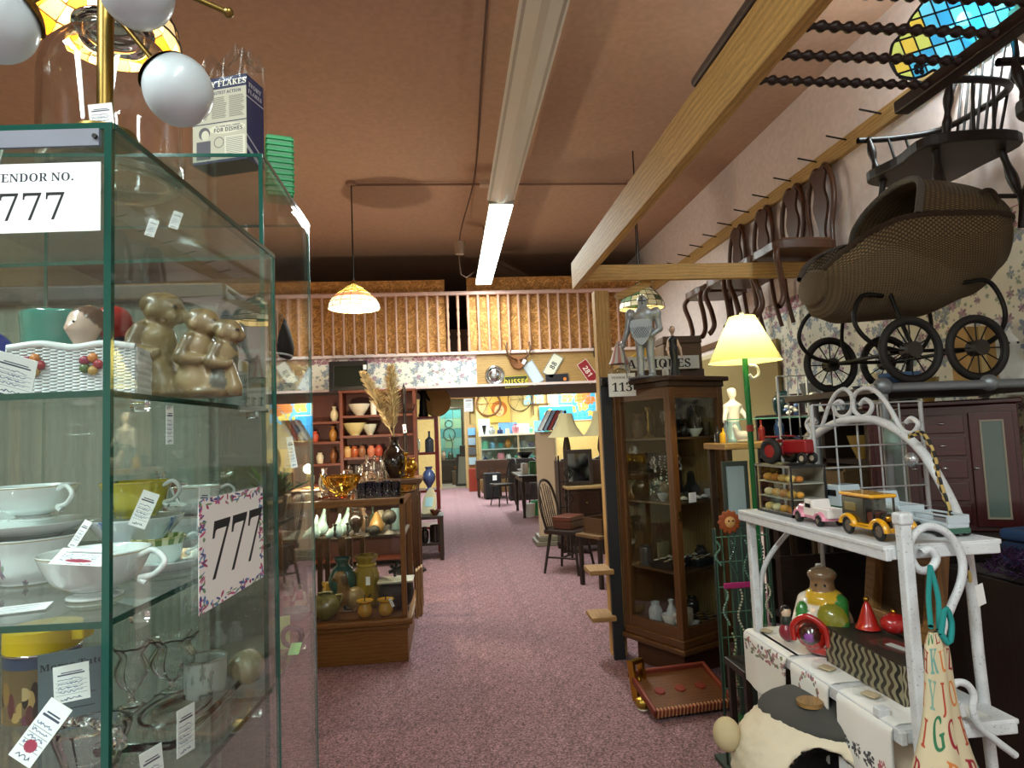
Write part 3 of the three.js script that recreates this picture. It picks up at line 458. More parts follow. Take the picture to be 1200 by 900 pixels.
{ // carved group of three children
  const p = pz(212, 410, .79), t = thing('carved_statue', 'carved brown statue of three children walking in a row', 'statue', [p.x + .002, SA + .0006, p.z], -.12), A = 0x7e6c4a, B = 0x665638, C = 0x8d7b58, S = 0x55554a;
  const kid = (x, h, fat, robe, lean) => { const k = h / .125, X = (q) => x + q * k, Y = (q) => q * k; return [
    [X(-.003), Y(.02), 0, X(-.001), Y(.075), 0, .027 * k * fat, .02 * k, robe], { c: [X(-.004), Y(.022), 0], r: [.031 * k * fat, .022 * k, .026 * k], col: robe }, { c: [X(-.001), Y(.07), 0], r: [.025 * k * fat, .024 * k, .024 * k], col: C },
    { c: [X(lean + .003), Y(.104), 0], r: [.022 * k, .0205 * k, .0205 * k], col: A }, { c: [X(lean - .003), Y(.111), 0], r: [.0215 * k, .0145 * k, .02 * k], col: B },
    [X(lean + .0235), Y(.101), 0, X(lean + .0265), Y(.0985), 0, .003 * k, .0038 * k, A], [X(lean + .02), Y(.0915), 0, X(lean + .0225), Y(.0915), 0, .0042 * k, .0036 * k, B], { c: [X(lean + .0165), Y(.096), .0115 * k], r: [.006 * k, .006 * k, .005 * k], col: C }, { c: [X(lean - .003), Y(.101), .0205 * k], r: [.005 * k, .0065 * k, .003 * k], col: C }, { c: [X(lean + .02), Y(.1055), .011 * k], r: [.003 * k, .002 * k, .003 * k], col: 0x241d12 },
    [X(-.004), Y(.08), .017 * k, X(-.012), Y(.055), .0245 * k, .0095 * k, .009 * k, B], [X(-.012), Y(.055), .0245 * k, X(.012), Y(.051), .0235 * k, .009 * k, .0065 * k, A], [X(.012), Y(.051), .0235 * k, X(.019), Y(.054), .021 * k, .005 * k, .004 * k, C],
    [X(-.012), Y(.004), .012 * k, X(.002), Y(.003), .018 * k, .007 * k, .005 * k, B], [X(.012), Y(.004), .002, X(.024), Y(.003), .004, .007 * k, .005 * k, B], [X(.012), Y(.048), .012 * k, X(.02), Y(.014), .012 * k, .008 * k, .012 * k, C]]; };
  const g = blob([...kid(-.036, .125, 1.12, A, .012), ...kid(.018, .104, .95, C, .006), ...kid(.05, .09, .8, S, .004), { c: [-.03, .006, 0], r: [.035, .008, .024], col: B }, { c: [.03, .006, 0], r: [.035, .008, .022], col: B }], .0021, .0035);
  const gP = g.attributes.position; for (let i = 0; i < gP.count; i++) if (gP.getY(i) < .0005) gP.setY(i, .0005);
  mesh('figures', g, tinted(.4, .35), t);
}
{ const p = pz(290, 430, .98), t = thing('silver_canister', 'pale pewter canister beside the carved children', 'canister', [p.x - .02, SA + .0006, p.z]); mesh('body', cy(.02, .02, .066, 0, 0, 0, 28), flat(0x8d9a96, .3, .7), t); mesh('lid', lathe([[0, .078], [.005, .077], [.006, .07], [.021, .069], [.021, .066], [0, .066]], { smooth: false }), flat(0x9aa6a2, .25, .8), t); }
{ const p = pz(-2, 420, .8), t = thing('cobalt_plate', 'cobalt blue plate standing behind the white woven basket', 'plate', [p.x - .02, SA + .045, p.z]); mesh('dish', lathe([[0, 0], [.03, 0], [.045, .006], [.044, .009], [.03, .004], [0, .004]], { smooth: false }).rotateX(1.45), glaze(0x14286e), t); }
{ const p = pz(178, 430, .92), t = thing('wooden_plate', 'round pale wooden plate leaning behind the carved children', 'plate', [p.x, SA + .048, p.z]); mesh('dish', lathe([[0, 0], [.035, 0], [.05, .006], [.048, .009], [.035, .004], [0, .004]], { smooth: false }).rotateX(1.3), wood(0xb89a6a), t); }
priceTag('tag hanging below the carved children statue', cornerS(.13, SA - .03, -.012), .011, .042, [0, 1.3, 0]);
priceTag('curled tag hanging from the white woven basket', pz(16, 440, .655), .036, .04, [.35, 0, -.35]);
for (const [u, v, l] of [[178, 267, 'small white tag stuck inside the case top'], [206, 258, 'small folded tag stuck beside the case top clip']]) priceTag(l, pz(u, v, .9), .012, .024, [0, .2, -.3]);
// --- lower shelf ---
{ const p = sC(50, 835), tx = canvasTex(512, 256, (c, w, h) => { c.fillStyle = '#6d5a3c'; c.fillRect(0, 0, w, h); c.fillStyle = '#3d4a63'; c.fillRect(0, 0, w, 50); const q = ['#3d2a1c', '#8a6a3a', '#5a2f2a', '#a98a52', '#2c241c', '#b59a6a', '#6a3a4a']; for (let i = 0; i < 60; i++) { c.fillStyle = q[i % 7]; c.beginPath(); c.ellipse(rnd() * w, 120 + rnd() * 120, 6 + rnd() * 10, 16 + rnd() * 34, 0, 0, 7); c.fill(); } });
  const t = thing('picture_tin', 'round tin printed with people under a yellow band', 'tin', p); const m = print(tx, .35); mesh('can', cy(.047, .047, .09, 0, 0, 0, 36), m, t); mesh('band', cy(.0478, .0478, .03, 0, .09, 0, 36), flat(0xd6b30e, .4), t); mesh('rim', to(.047, .002, 36).rotateX(Math.PI / 2).translate(0, .09, 0), chrome, t); mesh('lid_pull', bx(.02, .018, .03, .052, .1, 0, .003), flat(0xd6b30e, .4), t); }
{ const tx = canvasTex(300, 400, (c, w, h) => { c.fillStyle = '#59656a'; c.fillRect(0, 0, w, h); serif(c, 'Morse Tutor', w / 2, 70, 46, '#161c20'); serif(c, 'Code', w / 2, 116, 44, '#161c20'); for (let i = 0; i < 4; i++) { c.fillStyle = '#2f383c'; c.fillRect(60, 190 + i * 34, 180 * (.6 + rnd() * .4), 6); } });
  const p = sC(84, 852), m = mesh('morse_booklet', sheet(.085, .1, .004), print(tx)); m.position.copy(p).add(V(.005, .0495, -.0)); m.rotation.set(-.1, .25, .07); tag(m, 'grey Morse Tutor Code booklet leaning beside the picture tin', 'booklet'); }
priceTag('tag stuck on the grey Morse booklet', pz(84, 800, .735), .032, .036, [-.1, .2, .1]);
priceTag('red stamped tag leaning before the pressed glass basket', pz(48, 858, .655), .024, .052, [-.35, 0, -.55], 1);
{ const p = sC(108, 905), t = thing('pressed_glass_basket', 'pressed glass basket with twisted rope handle beside the Morse booklet', 'basket', p); mesh('bowl', pot([[.022, 0], [.026, .006], [.034, .03], [.04, .05], [.036, .054]], .004, { seg: 40, flute: .05, waves: 14 }), crystal(0xdfe9ea, .15), t); const h = []; for (const o of [0, 3.14]) h.push(tube(Array.from({ length: 40 }, (_, i) => { const a = i / 39 * 3.14, k = i * .8 + o; return [.05 * Math.cos(a) + .004 * Math.cos(k), .042 + .03 * Math.sin(a) + .003 * Math.sin(k), .042 + .004 * Math.sin(k)]; }), .0045, 90, 6)); mesh('rope_handle', h, crystal(0xe8eeee, .3), t); mesh('base_plate', bx(.11, .007, .05, 0, 0, .04, .003), crystal(0xd8e6e4, .2), t); }
const goblet = (label, p, R, H, f = .06) => { const t = thing('glass_goblet', label, 'goblet', p); mesh('bowl', pot([[R * .7, 0], [R * .72, .004], [R * .25, H * .1], [R * .2, H * .25], [R * .7, H * .4], [R, H * .62], [R * .7, H * .85], [R * 1.05, H]], .003, { seg: 40, n: 90, flute: f, waves: 9 }), crystal(0xe2ecea, .2), t); return t; };
goblet('fluted clear glass goblet behind the case corner', sC(154, 830), .022, .085);
goblet('wide clear glass sugar vase beside the frosted cup', sC(203, 815), .031, .085, .1);
priceTag('striped tag hung on the glass sugar vase', cornerS(.165, 1.19, -.012), .026, .05, [0, 1.2, 0]);
{ const p = sC(241, 815), t = thing('frosted_cup', 'frosted glass tumbler with pale flowers', 'tumbler', p); const m = new THREE.MeshPhysicalMaterial({ map: chinaTex('#c6ccc8', ['#aab3a6', '#9aa89a', '#b7a9a9', '#8f9a90'], 46, 9), roughness: .55 }); m.userData.own = true; mesh('body', potHard([[.027, 0], [.029, .004], [.029, .013], [.029, .022], [.029, .031], [.029, .04], [.029, .05], [.03, .054]], .003, { seg: 40 }), m, t); mesh('rim', to(.0285, .002, 40).rotateX(Math.PI / 2).translate(0, .054, 0), crystal(), t); }
{ const p = sC(289, 800), t = thing('ribbed_shell', 'ribbed cream seashell ornament next to the frosted tumbler', 'ornament', p); mesh('body', lathe([[0, 0], [.016, .003], [.026, .018], [.025, .032], [.014, .045], [0, .05]], { seg: 48, flute: .05, waves: 12 }), glaze(0xa89a80), t); }
{ const p = sC(207, 838), t = thing('glass_tray', 'long clear glass tray with oval well at shelf edge', 'tray', p, -.07); mesh('plate', extr([[-.045, -.11], [.045, -.11], [.05, -.1], [.05, .1], [.045, .11], [-.045, .11], [-.05, .1], [-.05, -.1]], .006, .002, [grow([[-.03, 0], [0, .05], [.03, 0], [0, -.05]], 32)]).rotateX(-Math.PI / 2).translate(0, .006, 0), crystal(0xcfe4de, .15), t); mesh('well', lathe([[0, 0], [.036, 0], [.042, .004], [.042, .012], [.038, .012], [.034, .003], [0, .003]], { smooth: false, sz: 1.5 }), crystal(0xd5e6e2, .2), t); }
priceTag('lined tag standing on the long glass tray', cornerS(.11, 1.172, -.02), .024, .05, [0, 1.0, .1]);
priceTag('blank tag flat on the shelf under the glass tray', cornerS(.07, SC + .006, -.02), .03, .012, [-1.4, 1.2, 0]);
// --- inside the taller case ---
{ const p = pz(290, 262, 1.25), t = thing('black_lampshade', 'black pleated lampshade on the taller case upper shelf', 'lampshade', [p.x, 1.661, p.z]); mesh('shade', pot([[.075, 0], [.07, .06], [.04, .1], [.036, .102]], .002, { seg: 40, n: 40 }), flat(0x0d0c0d, .7), t); mesh('trim', to(.075, .0025, 40).rotateX(Math.PI / 2).translate(0, .003, 0), flat(0xb8c0bc, .5), t); mesh('bow', [bar([0, .1, 0], [-.03, .125, .02], .008, .002), bar([0, .1, 0], [.03, .12, .02], .008, .002), sp(.01, 0, .104, 0)], flat(0x131213, .6), t); }
{ const p = pz(332, 430, 1.33), t = thing('fern_sprig', 'small green artificial sprig inside the taller case', 'plant', [p.x - .02, 1.3606, p.z]); mesh('pot', potHard([[.018, 0], [.024, .04]], .003), glaze(0x5a4a3a), t); for (let i = 0; i < 26; i++) { const a = i * 2.4, e = .3 + (i % 5) * .22, L = .05 + .04 * rnd(); const g = extr(grow([[0, 0], [.008, L * .4], [0, L], [-.008, L * .4]], 12), .0008).rotateX(e).rotateY(a).translate(0, .035, 0); mesh('leaf', g, flat([0x3f5a2c, 0x4f6d33, 0x2f4724][i % 3], .6), t); } }
{ const p = pz(346, 512, 1.36), m = mesh('greeting_card', sheet(.028, .062, .001), flat(0xa8c26a, .7)); m.position.set(p.x - .03, 1.1 + .032, p.z); m.rotation.set(-.1, .5, 0); tag(m, 'lime green card standing in the taller case', 'card'); priceTag('long pale tag hanging in the taller case', pz(342, 530, 1.3), .012, .06, [0, .3, .15]); }
{ const p = pz(268, 452, 1.25), t = thing('covered_dish', 'clear glass covered dish on the taller case middle shelf', 'dish', [p.x - .12, 1.3606, p.z]); mesh('bowl', pot([[.03, 0], [.05, .01], [.062, .04], [.064, .045]], .003), crystal(0xe5efee, .2), t); mesh('lid', pot([[.062, .046], [.05, .07], [.02, .085], [.006, .09], [.01, .1]], .003), crystal(0xe5efee, .2), t); }
{ const p = pz(355, 770, 1.36), t = thing('napkin_ring', 'dark carved ring with a green tag on the taller case shelf', 'ring', [p.x - .02, 1.1006, p.z]); mesh('ring', to(.018, .005).translate(0, .023, 0), wood(0x3a2418), t); mesh('green_tag', sheet(.02, .034).rotateX(-1.2).translate(.012, .008, .03), flat(0x9fd48a, .8), t); }
// ---------- small ware ----------
const PROF = {
  vase: [[.55, 0], [.6, .03], [.95, .35], [.85, .62], [.4, .84], [.55, 1]], urn: [[.5, 0], [.5, .04], [.3, .1], [.9, .4], [1, .6], [.7, .8], [.45, .88], [.6, 1]], jar: [[.7, 0], [.8, .05], [1, .4], [.95, .7], [.6, .88], [.65, 1]],
  bowl: [[.4, 0], [.42, .08], [.75, .5], [1, .95], [1, 1]], bottle: [[.8, 0], [1, .04], [1, .5], [.85, .62], [.3, .74], [.26, .95], [.34, 1]], goblet: [[.8, 0], [.75, .04], [.16, .1], [.14, .4], [.7, .55], [1, .8], [.9, 1]],
  candlestick: [[1, 0], [.9, .06], [.25, .14], [.4, .3], [.2, .5], [.3, .7], [.2, .85], [.5, .93], [.5, 1]], crock: [[.9, 0], [1, .05], [1, .85], [.9, .95], [.95, 1]], ball: [[.2, 0], [.75, .15], [1, .5], [.75, .85], [.25, .98], [.3, 1]], tumbler: [[.8, 0], [.85, .03], [1, 1]]
};
function ware(kind, mat, pos, h, r, label, group, category) {
  const pr = PROF[kind].map(([a, b]) => [a * r, b * h]), g = h < .16 && pos.z < -9 ? lathe([[0, 0], ...pr, [0, h * .9]], { seg: 14, n: 18 }) : pot(pr, Math.min(.006, r * .15), { seg: 26, n: 50 });
  const m = mesh(`${label.match(/\b(vase|urn|jar|bowl|bottle|goblet|candlestick|crock|tumbler|pot|bulb|compote)\b/)?.[1] ?? kind}`, g, mat); m.position.copy(vec(pos)); return tag(m, label, category ?? (label.match(/\b(vase|urn|jar|bowl|bottle|goblet|candlestick|crock|tumbler|pot)\b/)?.[1] ?? kind), group);
}
// ---------- oak showcase counter ----------
const oak = wood(0x8f5f28, .4), oakDark = wood(0x6d441c, .45);
function showcase(label, x1, z0, w, d, h, base, shelfY) {
  const t = thing('showcase_counter', label, 'showcase', [x1, 0, z0]), P = .035;
  mesh('plinth', bx(w, base - .05, d, -w / 2, 0, -d / 2, .006), oak, t);
  mesh('ledge', [bx(w + .07, .04, d + .07, -w / 2, base - .05, -d / 2, .012), bx(w + .03, .03, d + .03, -w / 2, base - .08, -d / 2, .01)], oak, t);
  mesh('deck', bx(w, .01, d, -w / 2, base - .01, -d / 2), oakDark, t);
  for (const [x, z] of [[-P / 2, -P / 2], [-w + P / 2, -P / 2], [-P / 2, -d + P / 2], [-w + P / 2, -d + P / 2]]) mesh('upright', bx(P, h - base, P, x, base, z, .004), oak, t);
  mesh('top_rail', bx(w, .05, P, -w / 2, h - .05, -P / 2, .006), oak, t); mesh('top_rail', bx(w, .05, P, -w / 2, h - .05, -d + P / 2, .006), oak, t);
  for (const x of [-P / 2, -w + P / 2]) mesh('top_rail', bx(P, .05, d - 2 * P, x, h - .05, -d / 2, .006), oak, t);
  mesh('top_glass', bx(w, .006, d, -w / 2, h, -d / 2), pane, t); mesh('front_glass', bx(w - 2 * P, h - base - .05, .004, -w / 2, base, -P / 2), pane, t);
  mesh('side_glass', bx(.004, h - base - .05, d - 2 * P, -P / 2, base, -d / 2), pane, t); mesh('side_glass', bx(.004, h - base - .05, d - 2 * P, -w + P / 2, base, -d / 2), pane, t);
  mesh('shelf', bx(w - .01, .012, d * .62, -w / 2, shelfY - .012, -d * .6 + .1), wood(0x5a4630), t);
  mesh('back_post', bx(P, h - base, P, -w * .45, base, -d + P * 1.6), oak, t);
  mesh('case_light', bx(w - .1, .012, .014, -w / 2, h - .03, -P - .012), glow(0xffe2a8, 1.5), t).castShadow = false; areaLight(w - .12, .02, 26, [x1 - w / 2, h - .035, z0 - P - .012], [x1 - w / 2, base, z0 - d * .55], new THREE.Color().setRGB(1, .86, .6));
  return t;
}
const K = py(479, 775, 0), KZ = K.z, KX = K.x, KH = 1.1, KB = .3, KS = .835;
showcase('oak and glass showcase counter filled with pottery', KX, KZ, .86, .8, KH, KB, KS);
showcase('second oak showcase counter behind the glass cases', KX - .95, KZ - .05, 1.1, .8, KH, KB, KS);
{ const t = thing('trim_boards', 'loose pale trim boards leaning on the oak counter end', 'boards', [KX + .055, 0, KZ - .12]); for (let i = 0; i < 3; i++) mesh('board', bx(.014, .34, .06, 0, 0, 0, .003).rotateZ(-.02).rotateX(.18).translate(.005 + i * .017, .26 + i * .012, .0), wood(0xb98f5e), t); }
const onK = (u, y, dz) => { const p = pz(u, 600, -KZ + dz); return V(p.x, y + .0006, KZ - dz); };
const shell = (label, u, dz, turn, k = 1) => { const t = thing('fin_vase', label, 'vase', onK(u, KS, dz), turn, 'pale blue fin vases'); const m = glaze(0xa9c4c0); mesh('body', blob([[-.05 * k, .02 * k, 0, .01 * k, .045 * k, 0, .02, .04 * k], [.01 * k, .045 * k, 0, .035 * k, .11 * k, 0, .04 * k, .024 * k], [.035 * k, .11 * k, 0, .03 * k, .16 * k, 0, .024 * k, .008], { c: [.055 * k, .1 * k, .0], r: [.028 * k, .055 * k, .03 * k], cut: 1 }], .007, .02), m, t); return t; };
[[366, .1, 0], [374, .26, .1], [393, .1, 0], [402, .26, .15]].forEach(([u, dz, a], i) => shell(i % 2 ? 'tall pale blue fin shaped vase in the rear rank' : 'low pale blue fin shaped vase in the front rank', u, dz, a, i % 2 ? 1.18 : 1));
const M4 = (m) => m;
ware('urn', glaze(0x2b1d14), onK(417, KS, .2), .19, .055, 'dark brown urn beside the pale blue fin vases');
ware('candlestick', flat(0x3a3128, .4, .5), onK(392, KS, .06), .1, .03, 'squat pewter candlestick before the fin vases', 'pewter candlesticks');
ware('candlestick', flat(0x3a3128, .4, .5), onK(407, KS, .05), .105, .028, 'squat pewter candlestick before the fin vases', 'pewter candlesticks');
ware('candlestick', flat(0x4a4540, .35, .6), onK(429, KS, .1), .14, .028, 'taller pewter candlestick beside the dark brown urn');
ware('ball', flat(0x1d1a12, .7), onK(438, KS, .12), .07, .042, 'small mossy dark ball pot in the oak counter', null, 'pot');
{ const t = thing('tan_gourd', 'yellow tan gourd shaped ornament behind the mossy pot', 'ornament', onK(441, KS, .26)); mesh('body', lathe([[0, 0], [.045, .01], [.055, .05], [.035, .1], [.012, .14], [0, .15]]), glaze(0xb98a48, .5), t); }
{ const t = thing('globe_finial', 'dark round wooden ball on a turned grey stand', 'ornament', onK(456, KS, .14)); mesh('stand', lathe([[.04, 0], [.04, .006], [.016, .03], [.02, .06], [.012, .07], [0, .07]]), flat(0x77736a, .5), t); mesh('ball', sp(.052, 0, .12, 0, 1, 1, 1, 26), wood(0x3a3322), t); }
for (const [u, c, h, r, k, l] of [[426, 0xb58f72, .16, .035, 'vase', 'dusty pink slim vase at the counter back'], [437, 0x4c5a44, .17, .03, 'bottle', 'dull green bottle vase at the counter back'], [446, 0xcbb99a, .14, .035, 'jar', 'cream jar at the counter back'], [463, 0x9fc3c4, .15, .035, 'crock', 'pale turquoise crock at the counter back']]) ware(k, glaze(c), onK(u, KS, .4), h, r, l);
// lower deck
ware('urn', glaze(0x1f4d4a, .15), onK(400, KB, .3), .36, .1, 'teal glazed urn vase deep in the oak counter');
{ const t = thing('sack_vase', 'mustard pottery vase shaped like a tied sack', 'vase', onK(428, KB, .34)); mesh('body', lathe([[0, 0], [.075, .01], [.09, .1], [.085, .24], [.06, .3], [.085, .36], [.06, .37], [0, .33]], { seg: 40, flute: .05, waves: 9 }), glaze(0x9a7d22), t); mesh('tie', to(.064, .01).rotateX(Math.PI / 2).translate(0, .3, 0), glaze(0xc4a63a), t); const g = mesh('hang_tag', sheet(.03, .06, .001).translate(.02, .2, .1), paper, t); }
{ const t = thing('iron_cauldron', 'black iron cauldron with a pale lid', 'pot', onK(462, KB, .24)); mesh('body', pot([[.05, 0], [.1, .03], [.125, .11], [.115, .17], [.12, .19]], .008), flat(0x16161a, .6), t); mesh('lid', bx(.25, .015, .2, 0, .19, 0, .004), flat(0xb7b3a2, .7), t); const s = mesh('jack_star', [bar([-.05, .25, 0], [.05, .29, 0], .012), bar([-.03, .3, .03], [.03, .235, -.03], .012), bar([-.01, .22, -.02], [.01, .32, .02], .012)], flat(0x141414, .5), t); }
{ // dog figure
  const t = thing('dog_figure', 'brown glazed spaniel figure sitting in the oak counter', 'figurine', onK(405, KB, .24), .25), A = 0x7a5a34, B = 0x4f361d, C = 0x9c8352;
  mesh('body', blob([{ c: [.05, .09, 0], r: [.08, .075, .05], col: C }, [-.02, .09, 0, -.03, .2, 0, .05, .045, A], { c: [-.045, .245, 0], r: [.045, .04, .036], col: A }, [-.08, .235, 0, -.095, .23, 0, .018, .014, B], { c: [-.02, .22, .036], r: [.022, .05, .012], col: B }, { c: [-.02, .22, -.036], r: [.022, .05, .012], col: B }, [-.045, .12, .022, -.05, .012, .024, .018, .016, A], [-.045, .12, -.022, -.05, .012, -.024, .018, .016, A], [.08, .05, .03, .05, .013, .045, .03, .016, A], [.12, .06, 0, .16, .1, .02, .016, .01, B], { c: [.03, .006, 0], r: [.1, .01, .05], col: B }], .008, .018), tinted(.3, .6), t);
  for (const s of [-1, 1]) mesh('eye', sp(.006, -.078, .255, s * .018, 1, 1, 1, 8), black, t); }
for (const [u, l] of [[425, 'gold pricket candle pot beside the spaniel figure'], [449, 'gold pricket candle pot before the iron cauldron']]) { const t = thing('candle_pot', l, 'candle holder', onK(u, KB, .07), 0, 'gold candle pots'); mesh('body', lathe([[0, 0], [.035, 0], [.05, .03], [.045, .06], [.035, .085], [.056, .1], [.056, .108], [.04, .102], [0, .1]], { n: 40 }), glaze(0xb98a22), t); mesh('spike', cy(.004, .002, .045, 0, .1, 0, 8), iron, t); }
priceTag('white tag hanging off the gold candle pot', onK(456, KB + .09, .02), .02, .06, [0, 0, .4]);
{ const t = thing('round_pot', 'squat greenish ribbed pot with side handles', 'pot', onK(379, KB, .08)); mesh('body', pot([[.05, 0], [.085, .04], [.1, .09], [.08, .14], [.05, .16], [.055, .17]], .006, { seg: 40, flute: .03, waves: 14 }), glaze(0x6d6a3a), t); for (const s of [-1, 1]) mesh('handle', tube([[s * .07, .15, 0], [s * .115, .15, 0], [s * .1, .1, 0]], .009, 14, 8), glaze(0x8a7d4a), t); }
{ const t = thing('blue_bowl', 'shallow slate blue bowl in the oak counter', 'bowl', onK(344, KB, .12)); mesh('body', pot([[.07, 0], [.09, .01], [.11, .05], [.112, .06]], .006), glaze(0x6f8c8a), t); }
for (const [u, dz, c1, c2, h, l] of [[338, .42, 0xc44a35, 0xe4ddcf, .24, 'red and white clown figurine in the oak counter'], [350, .34, 0xd8c9a8, 0xb84a3a, .2, 'cream figurine with red coat in the oak counter'], [363, .3, 0xcfc2a2, 0x7a5a3a, .17, 'cream and brown figurine beside the round pot']]) { const t = thing('figurine', l, 'figurine', onK(u, KB, dz)); mesh('body', blob([{ c: [0, h * .22, 0], r: [h * .2, h * .23, h * .18], col: c1 }, { c: [0, h * .52, 0], r: [h * .15, h * .2, h * .12], col: c2 }, [0, h * .66, 0, 0, h * .74, 0, h * .06, h * .05, 0xe0bfa8], { c: [0, h * .85, 0], r: [h * .1, h * .12, h * .1], col: 0xe0bfa8 }, { c: [0, h * .92, -.01], r: [h * .105, h * .09, h * .1], col: 0x5a3a24 }, [h * .14, h * .62, 0, h * .22, h * .4, h * .1, h * .055, h * .045, c1], [-h * .14, h * .62, 0, -h * .22, h * .4, h * .1, h * .055, h * .045, c1]], h / 28, h * .06), tinted(.3, .7), t); }
{ const t = thing('coral_cluster', 'yellow coral shaped ornament behind the round pot', 'ornament', onK(385, KB, .4)); const b = []; for (let i = 0; i < 14; i++) b.push([0, .02, 0, .07 * Math.cos(i * 2.4) * (.4 + (i % 3) * .3), .1 + .1 * rnd(), .06 * Math.sin(i * 2.4), .02, .014, 0xd8a83a]); mesh('branches', blob(b, .008, .012), tinted(.5, .2), t); }
// on the counter
{ const p = py(402, 590, KH).setY(KH + .0066), amber = crystal(0xd89a10, .02); p.z = KZ - .26; p.x = pz(402, 580, -KZ + .26).x; const t = thing('amber_bowl', 'ruffled amber glass bowl on the oak counter', 'bowl', p); mesh('bowl', pot([[.05, 0], [.06, .008], [.035, .025], [.07, .06], [.11, .1], [.12, .15]], .007, { seg: 60, n: 80, flute: .09, waves: 6 }), amber, t); for (const s of [-1, 1]) mesh('swirl', tube([[s * .03, .03, .05], [s * .09, .07, .07], [s * .13, .13, .03], [s * .16, .17, -.02]], .008, 20, 8), amber, t); }
{ const blue = crystal(0x0a1030, .02); for (let i = 0; i < 5; i++) { const p = pz(424 + i * 10, 575, -KZ + .2 + (i % 2) * .12); ware('tumbler', blue, V(p.x, KH + .0066, p.z), .085, .038, 'dark navy glass tumbler in a cluster on the oak counter', 'navy glass tumblers'); } }
{ const p = pz(478, 575, -KZ + .3); const t = thing('amber_dish', 'yellow amber pressed glass dish at the counter end', 'dish', [p.x - .03, KH + .0066, p.z]); mesh('dish', pot([[.06, 0], [.08, .01], [.1, .04], [.102, .05]], .006, { seg: 60, flute: .04, waves: 16 }), crystal(0xe0a418, .02), t); }
{ const p = pz(392, 590, -KZ + .12); const t = thing('amber_tray', 'low amber glass tray before the ruffled bowl', 'tray', [p.x, KH + .0066, p.z]); mesh('plate', bx(.2, .018, .1, 0, 0, 0, .006), crystal(0xe6b43a, .03), t); }
for (const [u, d, k, h, r, c, l] of [[421, .6, 'bottle', .2, .04, 0xdfe9e6, 'clear glass decanter behind the navy tumblers'], [436, .66, 'jar', .16, .05, 0xe4ece8, 'clear glass cookie jar behind the navy tumblers'], [448, .7, 'bottle', .24, .035, 0xe0e6e0, 'tall clear bottle behind the navy tumblers'], [408, .64, 'goblet', .17, .04, 0xe6ecea, 'clear stem goblet behind the amber bowl'], [380, .5, 'vase', .2, .045, 0xe6eaea, 'clear cut vase beside the amber bowl']]) { const p = pz(u, 560, -KZ + d); ware(k, crystal(c, .3), V(p.x, KH + .0066, p.z), h, r, l); }
// second counter: white glass and a small lamp
for (let i = 0; i < 9; i++) { const u = 345 - i * 15; const p = pz(u, 580, -KZ + .2 + (i % 3) * .2); ware(['vase', 'bowl', 'goblet', 'jar'][i % 4], i % 2 ? crystal(0xe8eeee, .3) : glaze([0xe2ddd0, 0xd8c8a8, 0xcfd8d4][i % 3]), V(Math.min(p.x, KX - 1.02), KH + .0066, p.z - .05), .1 + (i % 3) * .05, .05, `${['clear glass', 'ivory china'][i % 2 ? 0 : 1]} ${['vase', 'bowl', 'goblet', 'jar'][i % 4]} ${['near', 'past', 'beside', 'behind', 'before', 'next to', 'opposite', 'after', 'by'][i]} the little counter lamp`); }
for (let i = 0; i < 8; i++) { const u = 318 - i * 20; const p = pz(u, 640, -KZ + .15 + (i % 2) * .2); ware(['jar', 'vase', 'crock', 'bowl'][i % 4], glaze([0x8c5a3a, 0xb08a4a, 0x5a6a54, 0x9a3f34][(i * 3) % 4]), V(p.x, (i < 4 ? KS : KB) + .001, p.z - .05), .14, .055, `${['rust', 'mustard', 'moss', 'brick'][i % 4]} pottery ${['jar', 'vase', 'crock', 'bowl'][i % 4]} ${i < 4 ? 'on the shelf' : 'on the deck'} of the second counter`); }
{ const p = pz(361, 549, -KZ + 1.3), t = thing('table_lamp', 'small table lamp with a bare glowing bulb behind counters', 'lamp', [p.x, 1.1, p.z]); mesh('base', lathe([[.06, 0], [.055, .015], [.015, .03], [.02, .08], [.012, .14], [0, .14]]), brass, t); mesh('bulb', sp(.035, 0, .175, 0, 1, 1.2, 1), glow(0xfff4dc, 9), t).castShadow = false; pointLight([p.x, 1.275, p.z], 2.2, new THREE.Color().setRGB(1, .85, .62), 1.5);
  const s = thing('lamp_table', 'plain dark side table carrying the bare bulb lamp', 'table', [p.x, 0, p.z]); mesh('top', bx(.3, .03, .4, 0, 1.07, 0, .006), oakDark, s); for (const a of [-1, 1]) for (const b of [-1, 1]) mesh('leg', bx(.04, 1.07, .04, a * .12, 0, b * .17), oakDark, s); }
